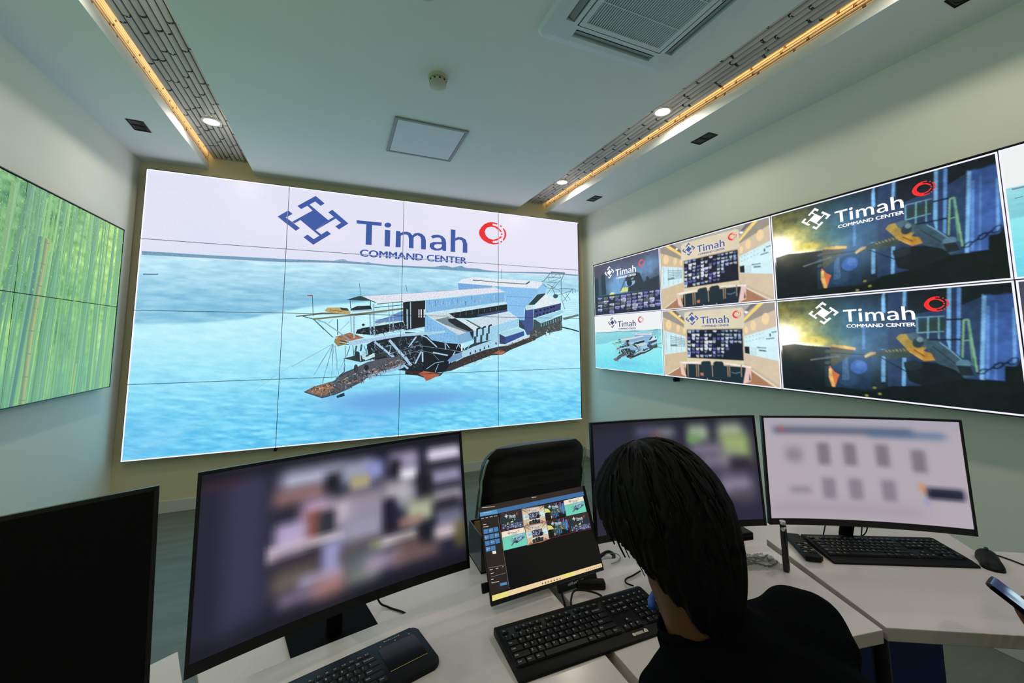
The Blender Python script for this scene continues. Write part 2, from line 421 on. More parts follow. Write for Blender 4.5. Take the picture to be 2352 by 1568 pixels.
((225,245,252),8,[2523,1671,2597,1644,2696,1646]),
((225,245,252),8,[2749,1621,2826,1580]),
((235,248,252),10,[3565,1280,3607,1323,3739,1349]),
((30,45,55),14,[3770,1225,3878,1245,3989,1272]),
((33,44,54),0,[1695,1403,1747,1371,1967,1332,2204,1309,2211,1655,2006,1648,1773,1555,1712,1503]),
((30,38,48),0,[1870,1480,2207,1431,2098,1660,2000,1647,1774,1606]),
((100,145,208),0,[1762,1184,1881,1141,2023,1079,2028,1173,1763,1206]),
((36,42,50),0,[1595,1300,1608,1264,1656,1248,1714,1237,1763,1231,2015,1186,2048,1246,1755,1315]),
((36,37,42),0,[2011,1001,2198,978,2203,1223,2048,1246,2018,1182]),
((36,37,42),0,[2031,996,2226,974,2228,1234,2038,1274]),
((235,242,248),9,[2166,1066,2167,1141]),
((235,242,248),11,[2187,1065,2189,1141]),
((235,242,248),11,[2217,1064,2218,1141]),
((210,175,150),6,[1763,1221,1851,1188,1862,1204]),
((40,50,60),0,[1674,1219,1672,1224,1668,1228,1663,1230,1657,1230,1652,1228,1648,1224,1646,1219,1647,1215,1651,1210,1656,1208,1663,1208,1668,1210,1672,1215]),
((175,112,82),0,[1419,1332,1548,1290,1673,1339,1540,1370]),
((90,60,50),4,[1460,1329,1493,1349]),
((90,60,50),4,[1493,1324,1526,1346]),
((90,60,50),5,[1525,1319,1559,1344]),
((90,60,50),4,[1558,1314,1592,1340]),
((90,60,50),4,[1591,1309,1625,1337]),
((160,136,72),0,[1423,1344,1493,1339,1532,1392,1450,1417,1418,1378]),
((40,55,60),8,[1462,1364,1541,1379]),
((190,220,230),6,[1462,1377,1541,1394]),
((40,55,60),7,[1463,1388,1542,1402]),
((150,190,215),15,[1576,1141,1584,1342]),
((150,190,215),14,[1715,1118,1729,1316]),
((150,190,215),14,[1744,1023,1761,1326]),
((150,190,215),10,[1882,1019,1900,1283]),
((150,190,215),9,[1918,1007,1933,1289]),
((150,190,215),14,[2052,1068,2059,1251]),
((150,190,215),10,[2082,997,2090,1250]),
((62,88,92),7,[1753,1060,2011,1027]),
((62,88,92),7,[1754,1098,2012,1059]),
((62,88,92),7,[1777,1026,2011,995]),
((62,88,92),6,[1538,994,1545,1073]),
((62,88,92),5,[1545,1003,1717,993]),
((62,88,92),7,[1717,998,1718,1050]),
((62,88,92),4,[1566,1136,1874,1098]),
((62,88,92),4,[1762,1174,2014,1128]),
((62,88,92),8,[1436,1169,1445,1315]),
((62,88,92),5,[1549,1141,1559,1289]),
((112,106,78),11,[1104,1150,1311,1122,1541,1116]),
((122,116,86),14,[1241,1173,1590,1126,2012,1065]),
((198,166,94),0,[1349,1071,1451,1067,1461,1083,1546,1101,1542,1122,1415,1120,1356,1110,1328,1101]),
((70,60,50),0,[1451,1067,1517,1071,1536,1096,1470,1092]),
((100,80,50),5,[1368,1090,1471,1103]),
((40,52,58),0,[1545,1077,1602,1049,1718,1041,1734,1082,1546,1097]),
((150,190,215),0,[1546,1091,1733,1076,1730,1091,1565,1103]),
((70,112,118),8,[1156,1149,1241,1172,1405,1334]),
((70,112,118),7,[1255,1186,1330,1266]),
((125,172,190),9,[1277,1182,1332,1200,1463,1294,1545,1360]),
((120,170,185),4,[1463,1274,1539,1187]),
((120,170,185),4,[1364,1210,1399,1170]),
((168,208,238),0,[1540,1370,1756,1338,1967,1306,2204,1282,2204,1314,1967,1330,1757,1371,1547,1413]),
((164,216,238),0,[2038,1296,2262,1284,2428,1267,2429,1290,2262,1311,2039,1323]),
((165,206,236),7,[1756,1325,1945,1289,2203,1238]),
((165,206,236),7,[2038,1280,2223,1234]),
((165,206,236),7,[2117,1263,2224,1284]),
((165,206,236),19,[1763,1376,2073,1635]),
((165,206,236),24,[1896,1361,2103,1605]),
((165,206,236),10,[2073,1430,2139,1330]),
((165,206,236),6,[1868,1418,1913,1413,1900,1485]),
((165,206,236),2,[1890,1492,2173,1411,2172,1416,2430,1453,2607,1484]),
((165,206,236),2,[1951,1524,2184,1461,2303,1490,2370,1561]),
((165,206,236),9,[2073,1429,2149,1327]),
((165,206,236),11,[2192,1316,2246,1338,2346,1430]),
((165,206,236),24,[2043,1522,2096,1603]),
((165,206,236),14,[2138,1589,2195,1472]),
((165,206,236),15,[2207,1477,2210,1574]),
((165,206,236),10,[2429,1393,2436,1454]),
((165,206,236),8,[2440,1398,2475,1444]),
((165,206,236),10,[2471,1597,2532,1477]),
((165,206,236),14,[2309,1484,2459,1516]),
((165,206,236),7,[2544,1451,2566,1405,2589,1445]),
((165,206,236),6,[2636,1507,2694,1397]),
((165,206,236),5,[2246,1644,2332,1587,2420,1573]),
((165,206,236),5,[2333,1678,2365,1599]),
((240,246,250),16,[2603,1420,2602,1475]),
((240,246,250),0,[2616,1414,2612,1422,2604,1425,2595,1421,2590,1414,2594,1406,2603,1403,2612,1406]),
((110,160,205),0,[2510,1515,2601,1484,2608,1539,2493,1586,2454,1569]),
((20,25,30),4,[1825,1597,1835,1584]),
((20,25,30),6,[1834,1604,1841,1601]),
((20,25,30),6,[1924,1503,1903,1493]),
((45,55,70),5,[1730,1465,1749,1460]),
((60,75,90),6,[1771,1462,1776,1456]),
((60,75,90),5,[2020,1469,2040,1466]),
((80,100,120),4,[1816,1568,1817,1553]),
((80,100,120),7,[2037,1430,2050,1437]),
((45,55,70),4,[1848,1478,1831,1478]),
((90,110,125),9,[1959,1466,1977,1463]),
((80,100,120),5,[1807,1440,1807,1426]),
((80,100,120),4,[2134,1498,2126,1506]),
((60,75,90),6,[1851,1452,1839,1443]),
((45,55,70),4,[2041,1484,2023,1484]),
((20,25,30),7,[2167,1435,2147,1441]),
((80,100,120),5,[1893,1571,1913,1559]),
((60,75,90),10,[1975,1484,1953,1486]),
((80,100,120),9,[1738,1541,1731,1547]),
((80,100,120),4,[1949,1544,1934,1552]),
((60,75,90),10,[1874,1537,1864,1529]),
((45,55,70),4,[1885,1534,1863,1534]),
((80,100,120),4,[2126,1571,2109,1580]),
((80,100,120),4,[1917,1421,1917,1419]),
((80,100,120),9,[1788,1434,1785,1422]),
((45,55,70),10,[1919,1548,1913,1542]),
((45,55,70),4,[1820,1448,1801,1451]),
((60,75,90),10,[2042,1522,2035,1517]),
((80,100,120),10,[1765,1600,1782,1600]),
((45,55,70),10,[1945,1468,1946,1458]),
((60,75,90),9,[1849,1466,1840,1474]),
((60,75,90),9,[1902,1530,1898,1534]),
((90,110,125),10,[2089,1547,2079,1552]),
((60,75,90),4,[1882,1582,1881,1577]),
((20,25,30),6,[1987,1585,1981,1579]),
((90,110,125),9,[2141,1502,2147,1495]),
((80,100,120),10,[1913,1502,1930,1494]),
((90,110,125),5,[1753,1555,1767,1556]),
((90,110,125),8,[2099,1596,2087,1606]),
((20,25,30),4,[2006,1451,2020,1454]),
((80,100,120),10,[1834,1568,1850,1562]),
((45,55,70),4,[2077,1558,2085,1562]),
((20,25,30),4,[2179,1580,2184,1583]),
((90,110,125),10,[1760,1502,1741,1502]),
((90,110,125),4,[2117,1528,2134,1515]),
((60,75,90),4,[1785,1568,1795,1568]),
((90,110,125),6,[1862,1466,1841,1473]),
((45,55,70),4,[2140,1519,2123,1527]),
((60,75,90),4,[1789,1552,1790,1539]),
((20,25,30),4,[2144,1463,2167,1450]),
((20,25,30),10,[2077,1434,2085,1426]),
((60,75,90),8,[1829,1507,1839,1494]),
((20,25,30),7,[1784,1557,1770,1546]),
((45,55,70),9,[1781,1497,1789,1489]),
((90,110,125),9,[2092,1485,2095,1489]),
((80,100,120),4,[2118,1545,2108,1547]),
((90,110,125),7,[1933,1430,1940,1428]),
((20,25,30),10,[2080,1501,2081,1505]),
((60,75,90),7,[2097,1527,2092,1513]),
((90,110,125),6,[1890,1592,1900,1593]),
((60,75,90),4,[1786,1545,1784,1554]),
((110,125,140),4,[1941,1270,1956,1268]),
((20,22,28),5,[2038,1249,2045,1244]),
((110,125,140),3,[1661,1310,1677,1308]),
((20,22,28),5,[2013,1255,2038,1255]),
((110,125,140),5,[1927,1278,1934,1282]),
((20,22,28),4,[1830,1265,1843,1265]),
((110,125,140),5,[1949,1266,1969,1259]),
((20,22,28),5,[1973,1234,1995,1225]),
((70,80,90),4,[1998,1239,2012,1238]),
((20,22,28),4,[1807,1268,1827,1269]),
((70,80,90),4,[1689,1266,1708,1266]),
((20,22,28),5,[1746,1258,1774,1259]),
((20,22,28),4,[2022,1211,2036,1200]),
((70,80,90),6,[1620,1269,1640,1259]),
((70,80,90),5,[1960,1238,1971,1241]),
((110,125,140),4,[1986,1255,2003,1260]),
((70,80,90),5,[1920,1281,1937,1272]),
((110,125,140),5,[1894,1273,1923,1270]),
((110,125,140),4,[1639,1288,1667,1282]),
((70,80,90),3,[1942,1240,1948,1242]),
((20,22,28),3,[1746,1268,1761,1260]),
((70,80,90),4,[1909,1267,1935,1267]),
((20,22,28),4,[1984,1261,2008,1255]),
((20,22,28),5,[1891,1234,1919,1237]),
((110,125,140),4,[2030,1245,2047,1238]),
((70,80,90),4,[1954,1255,1983,1251]),
((20,22,28),4,[1902,1280,1921,1274]),
((70,80,90),4,[1804,1298,1827,1294]),
((20,22,28),5,[1627,1284,1635,1280]),
((20,22,28),5,[1980,1255,2000,1252]),
((70,80,90),4,[1847,1286,1871,1291]),
((20,22,28),5,[1871,1260,1899,1251]),
((20,22,28),5,[1689,1261,1697,1251]),
((70,80,90),5,[1721,1305,1735,1306]),
((20,22,28),5,[2010,1248,2031,1252]),
((20,22,28),4,[2020,1238,2049,1236]),
((110,125,140),5,[1898,1268,1926,1265]),
((70,80,90),4,[1988,1254,2018,1255]),
((110,125,140),4,[1855,1289,1871,1281]),
((20,22,28),5,[1685,1303,1702,1303]),
((52,62,64),0,[1499,1524,1579,1506,1870,1480,1890,1502,1651,1563]),
((60,92,98),5,[1509,1409,1517,1520]),
((60,92,98),6,[1551,1415,1527,1504]),
((60,92,98),6,[1575,1409,1588,1505]),
((60,92,98),15,[1608,1410,1596,1475]),
((60,92,98),15,[1651,1400,1644,1461]),
((60,92,98),4,[1504,1524,1516,1598]),
((60,92,98),5,[1709,1390,1675,1548]),
((60,92,98),5,[1670,1410,1723,1548]),
((40,55,62),0,[1640,1496,1638,1512,1632,1524,1623,1530,1612,1530,1602,1523,1595,1511,1592,1495,1594,1480,1600,1468,1610,1462,1620,1462,1630,1469,1637,1481]),
((170,215,225),0,[1693,1502,1691,1517,1687,1530,1678,1537,1670,1537,1662,1529,1656,1516,1655,1502,1656,1486,1661,1474,1668,1467,1677,1467,1685,1474,1690,1487]),
((170,215,225),8,[1640,1491,1648,1552]),
((190,232,238),0,[1674,1527,1765,1478,1771,1514,1689,1548]),
((84,90,102),0,[1192,1802,1272,1759,1351,1739,1427,1718,1507,1652,1599,1615,1703,1563,1849,1530,2000,1513,2028,1587,2003,1618,1721,1686,1675,1734,1568,1784,1441,1836,1338,1863]),
((150,198,238),0,[1716,1686,2029,1597,2029,1624,1953,1653,1721,1710]),
((150,110,80),0,[1209,1803,1277,1773,1338,1742,1419,1734,1412,1799,1373,1840,1311,1837,1253,1815]),
((70,76,86),9,[1563,1709,1579,1707]),
((200,110,60),6,[1364,1773,1369,1766]),
((190,130,80),12,[1296,1805,1320,1810]),
((45,50,58),12,[1720,1656,1725,1653]),
((120,80,55),12,[1272,1771,1277,1766]),
((35,40,46),6,[1555,1727,1572,1723]),
((110,118,130),10,[1726,1647,1752,1653]),
((110,118,130),8,[1870,1625,1886,1613]),
((150,160,172),10,[1647,1656,1661,1660]),
((45,50,58),7,[1875,1599,1891,1603]),
((170,180,190),7,[1520,1700,1541,1693]),
((70,55,50),6,[1292,1776,1300,1776]),
((70,55,50),6,[1238,1794,1255,1785]),
((45,50,58),9,[1607,1713,1625,1703]),
((110,118,130),13,[1538,1700,1549,1703]),
((200,110,60),12,[1382,1762,1399,1751]),
((190,130,80),12,[1335,1775,1346,1768]),
((200,110,60),12,[1281,1763,1291,1761]),
((35,40,46),9,[1502,1727,1524,1718]),
((110,118,130),6,[1513,1732,1535,1725]),
((200,110,60),6,[1367,1785,1386,1781]),
((150,160,172),6,[1585,1677,1592,1673]),
((70,76,86),10,[1416,1772,1429,1775]),
((170,180,190),6,[1592,1696,1600,1691]),
((150,160,172),10,[1720,1656,1729,1659]),
((70,76,86),10,[1795,1615,1805,1603]),
((45,50,58),6,[1435,1754,1447,1757]),
((170,180,190),13,[1987,1603,2005,1593]),
((215,180,150),12,[1254,1762,1264,1752]),
((150,160,172),14,[1675,1645,1687,1635]),
((215,180,150),12,[1282,1785,1287,1789]),
((110,118,130),10,[1785,1619,1792,1614]),
((190,130,80),9,[1287,1810,1302,1809]),
((35,40,46),7,[1510,1730,1517,1729]),
((170,180,190),9,[1998,1609,2011,1609]),
((35,40,46),7,[1662,1666,1677,1663]),
((150,160,172),6,[1455,1723,1479,1714]),
((70,76,86),10,[1820,1634,1846,1627]),
((200,110,60),7,[1334,1785,1353,1780]),
((45,50,58),10,[1944,1606,1958,1598]),
((45,50,58),8,[1704,1669,1718,1666]),
((70,76,86),10,[1460,1724,1482,1727]),
((110,118,130),7,[1765,1658,1773,1654]),
((70,76,86),12,[1941,1618,1957,1617]),
((35,40,46),10,[1770,1652,1782,1654]),
((170,180,190),12,[1432,1760,1442,1753]),
((170,180,190),6,[1716,1655,1730,1646]),
((45,50,58),7,[1811,1620,1838,1610]),
((215,180,150),6,[1309,1786,1326,1778]),
((150,160,172),9,[1580,1684,1595,1672]),
((200,110,60),12,[1395,1781,1419,1777]),
((170,180,190),8,[1999,1585,2007,1589]),
((70,76,86),7,[1774,1622,1793,1625]),
((35,40,46),10,[1506,1731,1520,1730]),
((190,130,80),6,[1378,1782,1388,1776]),
((215,180,150),9,[1292,1775,1315,1778]),
((70,76,86),10,[1484,1713,1500,1714]),
((150,160,172),9,[1589,1673,1611,1664]),
((45,50,58),9,[1475,1755,1483,1752]),
((170,180,190),9,[1775,1651,1801,1647]),
((45,50,58),10,[1959,1590,1977,1582]),
((35,40,46),13,[1779,1642,1803,1639]),
((35,40,46),6,[1457,1739,1467,1730]),
((70,76,86),7,[1634,1668,1646,1658]),
((200,110,60),6,[1234,1788,1248,1784]),
((70,76,86),7,[1838,1626,1858,1615]),
((70,76,86),10,[1629,1677,1639,1673]),
((70,76,86),12,[1479,1760,1490,1751]),
((45,50,58),14,[1691,1678,1713,1667]),
((215,180,150),8,[1370,1755,1388,1748]),
((35,40,46),7,[1599,1692,1622,1691]),
((70,76,86),6,[1771,1646,1784,1641]),
((45,50,58),13,[1622,1667,1637,1659]),
((200,110,60),6,[1387,1769,1396,1769]),
((110,118,130),13,[1846,1637,1858,1641]),
((190,130,80),7,[1389,1795,1411,1786]),
((70,55,50),9,[1293,1780,1308,1780]),
((190,130,80),6,[1376,1777,1384,1776]),
((150,160,172),13,[1929,1624,1945,1625]),
((45,50,58),6,[1602,1700,1616,1688]),
((35,40,46),10,[1806,1634,1814,1625]),
((215,180,150),13,[1378,1788,1384,1778]),
((150,160,172),10,[1962,1602,1976,1596]),
((110,118,130),6,[1489,1719,1506,1708]),
((215,180,150),12,[1375,1764,1387,1767]),
((150,160,172),10,[1680,1645,1704,1646]),
((170,180,190),11,[1760,1655,1777,1646]),
((110,118,130),10,[1665,1661,1689,1662]),
((70,76,86),6,[1819,1640,1844,1643]),
((45,50,58),10,[1752,1654,1762,1645]),
((40,46,54),0,[1721,1614,1720,1626,1714,1635,1705,1641,1696,1640,1687,1634,1680,1624,1677,1612,1679,1601,1685,1591,1694,1586,1703,1586,1712,1591,1719,1602]),
((60,66,76),0,[1628,1621,1626,1638,1622,1652,1614,1659,1606,1659,1598,1651,1592,1637,1590,1620,1592,1602,1596,1589,1603,1581,1612,1581,1620,1590,1625,1603]),
((60,64,70),5,[1192,1802,1338,1863,1441,1838,1568,1787]),
((60,64,70),7,[1444,1698,1591,1625]),
((40,46,52),6,[1471,1680,1511,1642,1510,1598]),
((32,62,78),0,[1454,1851,1517,1825,1523,1855,1460,1871]),
((100,145,160),3,[1407,1394,1089,1586]),
((100,145,160),3,[1407,1394,1298,1591]),
((100,145,160),3,[1405,1394,1369,1594]),
((100,145,160),3,[1409,1394,1410,1595]),
((100,145,160),3,[1426,1409,1450,1630]),
((100,145,160),3,[1471,1630,1505,1548]),
((100,145,160),3,[1511,1528,1509,1608]),
((100,145,160),3,[1410,1393,1352,1651,1338,1738]),
((100,145,160),3,[1415,1398,1408,1697]),
((100,145,160),3,[1429,1408,1466,1675]),
((100,145,160),3,[1406,1393,1264,1667]),
((100,145,160),3,[1410,1393,1376,1555,1333,1728]),
((140,195,215),3,[1089,1573,524,1994,76,2197]),
((60,90,100),5,[1223,962,1238,1147]),
((185,50,62),0,[1179,964,1223,961,1225,972,1188,973]),
((70,100,110),4,[1612,836,1630,949]),
((70,100,110),4,[2033,830,2048,901]),
((80,110,120),4,[3028,613,3028,721]),
]
WELD=[
((44,66,104),0,[2316,-44,3975,4,3996,1273,3760,1687,2156,2023]),
((20,30,38),0,[2622,-18,3196,-7,3160,406,2582,520]),
((22,32,40),0,[3375,0,3975,4,3975,220,3633,230,3345,373]),
((125,185,235),0,[2193,110,2225,22,2255,26,2233,443,2171,439]),
((125,185,235),0,[2109,1193,2175,1193,2124,1859,2058,1873]),
((90,140,200),0,[1811,702,1865,706,1829,1200,1775,1200]),
((125,185,235),0,[2556,-15,2604,-11,2567,329,2516,326]),
((125,185,235),0,[2436,1354,2495,1354,2444,1917,2385,1917]),
((125,185,235),0,[3193,11,3244,11,3138,1244,3102,991]),
((100,150,215),0,[3320,44,3371,48,3258,1302,3218,1244]),
((62,98,168),0,[3629,201,3996,209,3996,1273,3760,1687,3487,1690]),
((125,185,235),51,[3644,216,3567,991,3498,1690]),
((95,145,215),43,[3673,399,3564,1676]),
((85,130,195),29,[3775,348,3658,1679]),
((110,165,225),38,[3967,465,3898,1390]),
((30,45,60),15,[3633,212,3985,220]),
((44,68,62),0,[2760,629,3113,604,3095,823,2742,849]),
((125,185,195),14,[2720,563,3116,556]),
((125,185,195),18,[2695,863,3080,838]),
((125,185,195),21,[2884,560,2847,980]),
((125,185,195),18,[3033,560,3000,980]),
((125,185,195),20,[2720,560,2702,878]),
((14,24,26),29,[3131,622,3345,622,3265,1350]),
((14,24,26),29,[2829,995,3393,991]),
((125,178,138),26,[3356,637,3415,633,3451,1570]),
((125,178,138),25,[3356,637,3287,1321]),
((100,150,120),16,[3411,640,3407,1449]),
((120,170,150),18,[3324,1010,3400,1002]),
((15,24,26),0,[65,1145,382,1105,647,1134,1167,1174,1142,1588,1018,1613,989,2074,1389,2067,1884,2093,2218,1943,2698,1880,3182,1698,3760,1687,3782,1441,4091,1423,4025,2235,36,2217]),
((30,60,90),0,[1142,1588,1589,1376,1927,1361,1873,2045,1389,2056,1175,2071]),
((62,105,190),0,[1840,1577,1822,1643,1775,1698,1713,1730,1640,1734,1582,1712,1538,1661,1527,1595,1549,1529,1596,1474,1662,1441,1735,1438,1793,1463,1833,1515]),
((85,130,210),0,[1804,1548,1793,1584,1767,1613,1731,1632,1695,1635,1662,1621,1640,1591,1633,1555,1644,1518,1669,1489,1705,1471,1742,1471,1775,1485,1796,1511]),
((45,75,110),0,[1695,1866,1669,1924,1611,1979,1527,2012,1436,2023,1353,2005,1298,1961,1280,1906,1305,1844,1371,1789,1455,1756,1549,1749,1625,1771,1680,1811]),
((80,120,160),16,[1415,1313,1356,1899]),
((80,120,160),16,[1433,1328,1389,1895]),
((80,120,160),15,[1451,1346,1418,1891]),
((80,120,160),16,[1465,1361,1447,1888]),
((80,120,160),15,[1484,1379,1476,1888]),
((238,122,62),0,[1116,1591,1200,1720,1302,1785,1251,1895,1193,2071,1127,2060,1080,1855]),
((248,205,115),0,[1098,1657,1145,1654,1175,1917,1196,2056,1138,2067,1084,1840]),
((80,78,48),0,[1160,1160,1600,1204,1593,1306,1211,1584,1142,1588]),
((214,174,84),0,[1160,1109,1415,1123,1655,1171,1651,1229,1411,1196,1164,1149]),
((60,80,80),0,[1160,1270,1153,1284,1135,1299,1113,1306,1084,1310,1058,1302,1044,1288,1040,1273,1047,1255,1065,1240,1091,1233,1116,1233,1142,1237,1156,1251]),
((60,80,80),0,[1153,1394,1145,1412,1127,1427,1102,1434,1076,1438,1051,1430,1033,1416,1029,1401,1036,1383,1055,1368,1080,1361,1109,1357,1131,1365,1145,1379]),
((60,80,80),0,[1142,1522,1135,1540,1116,1555,1091,1562,1065,1566,1040,1559,1025,1544,1022,1529,1029,1511,1047,1496,1069,1489,1098,1485,1124,1493,1138,1507]),
((92,112,104),33,[709,1482,1335,1368]),
((20,30,32),22,[1171,1295,1807,1321,2073,1354,2476,1628]),
((62,80,74),0,[1804,1335,1876,1273,2149,1200,2404,1171,2498,1163,2615,1328,2207,1398,2138,1339,1938,1365,1815,1387]),
((212,182,118),0,[1800,1343,1905,1262,2015,1251,1996,1302,1902,1339,1815,1387]),
((180,165,80),14,[2175,1222,2211,1255]),
((180,165,80),16,[2233,1211,2265,1248]),
((180,165,80),14,[2291,1204,2324,1244]),
((180,165,80),16,[2345,1193,2378,1237]),
((180,165,80),14,[2404,1185,2436,1229]),
((180,165,80),14,[2458,1174,2491,1222]),
((180,165,80),14,[2513,1167,2542,1218]),
((60,86,102),0,[2804,995,3007,1028,3265,1350,3375,1452,3415,1632,3291,1687,3073,1676,2927,1416,2804,1160]),
((120,165,190),18,[3007,1043,3135,1182,3276,1365]),
((35,50,60),18,[2905,1123,3076,1310,3204,1445]),
((90,130,150),0,[3389,1427,3375,1460,3345,1489,3305,1504,3262,1507,3225,1496,3200,1471,3193,1438,3204,1401,3233,1376,3276,1357,3320,1357,3356,1368,3382,1394]),
((30,42,48),0,[3200,1460,3375,1463,3415,1632,3240,1643]),
((20,29,34),0,[2447,1438,2782,1423,2927,1430,3193,1555,3291,1701,2698,1884,2498,1807,2465,1591]),
((34,46,54),0,[2727,1489,2713,1533,2669,1570,2611,1591,2549,1595,2491,1580,2455,1548,2444,1504,2462,1460,2505,1423,2564,1401,2629,1398,2684,1412,2716,1445]),
((178,150,62),0,[2371,962,2425,893,2545,878,2735,929,2807,980,2804,1160,2720,1262,2498,1149]),
((74,100,116),0,[2531,878,2691,849,2749,929,2840,995,2793,1160,2673,1065,2564,980]),
((45,60,70),0,[2785,1061,2775,1101,2749,1138,2713,1156,2673,1156,2636,1138,2615,1105,2611,1061,2622,1017,2651,980,2687,962,2727,962,2760,980,2782,1017]),
((120,155,165),0,[2778,995,2775,1013,2756,1032,2738,1043,2716,1043,2695,1032,2684,1013,2680,995,2687,973,2702,955,2724,944,2745,944,2764,955,2778,973]),
((200,148,54),0,[2498,1149,2629,1163,2869,1255,2920,1383,2760,1409,2651,1328]),
((240,200,90),16,[2556,1229,2738,1372]),
((70,60,40),18,[2625,1193,2778,1321]),
((12,18,22),19,[3945,1321,3938,1346,3916,1376,3887,1401,3858,1409,3836,1405,3825,1383,3833,1357,3855,1328,3884,1302,3913,1295,3935,1299,3945,1321]),
((12,18,22),26,[3767,1405,3764,1430,3742,1456,3713,1478,3687,1489,3662,1485,3655,1471,3662,1445,3680,1420,3709,1398,3738,1387,3760,1390,3767,1405]),
((12,18,22),22,[3578,1518,3571,1540,3553,1562,3527,1584,3498,1591,3480,1591,3469,1577,3476,1555,3495,1533,3520,1511,3549,1504,3567,1504,3578,1518]),
((12,18,22),23,[3436,1588,3469,1570]),
((12,18,22),23,[3575,1526,3662,1463]),
((12,18,22),28,[3767,1416,3833,1365]),
((180,180,90),0,[1818,2180,1804,2199,1771,2206,1749,2199,1749,2177,1775,2162,1804,2162]),
((180,180,90),0,[1964,2001,1949,2020,1920,2027,1898,2020,1898,1998,1924,1983,1953,1987]),
((180,180,90),0,[2047,2118,2033,2137,2004,2144,1982,2137,1982,2118,2007,2100,2036,2104]),
]
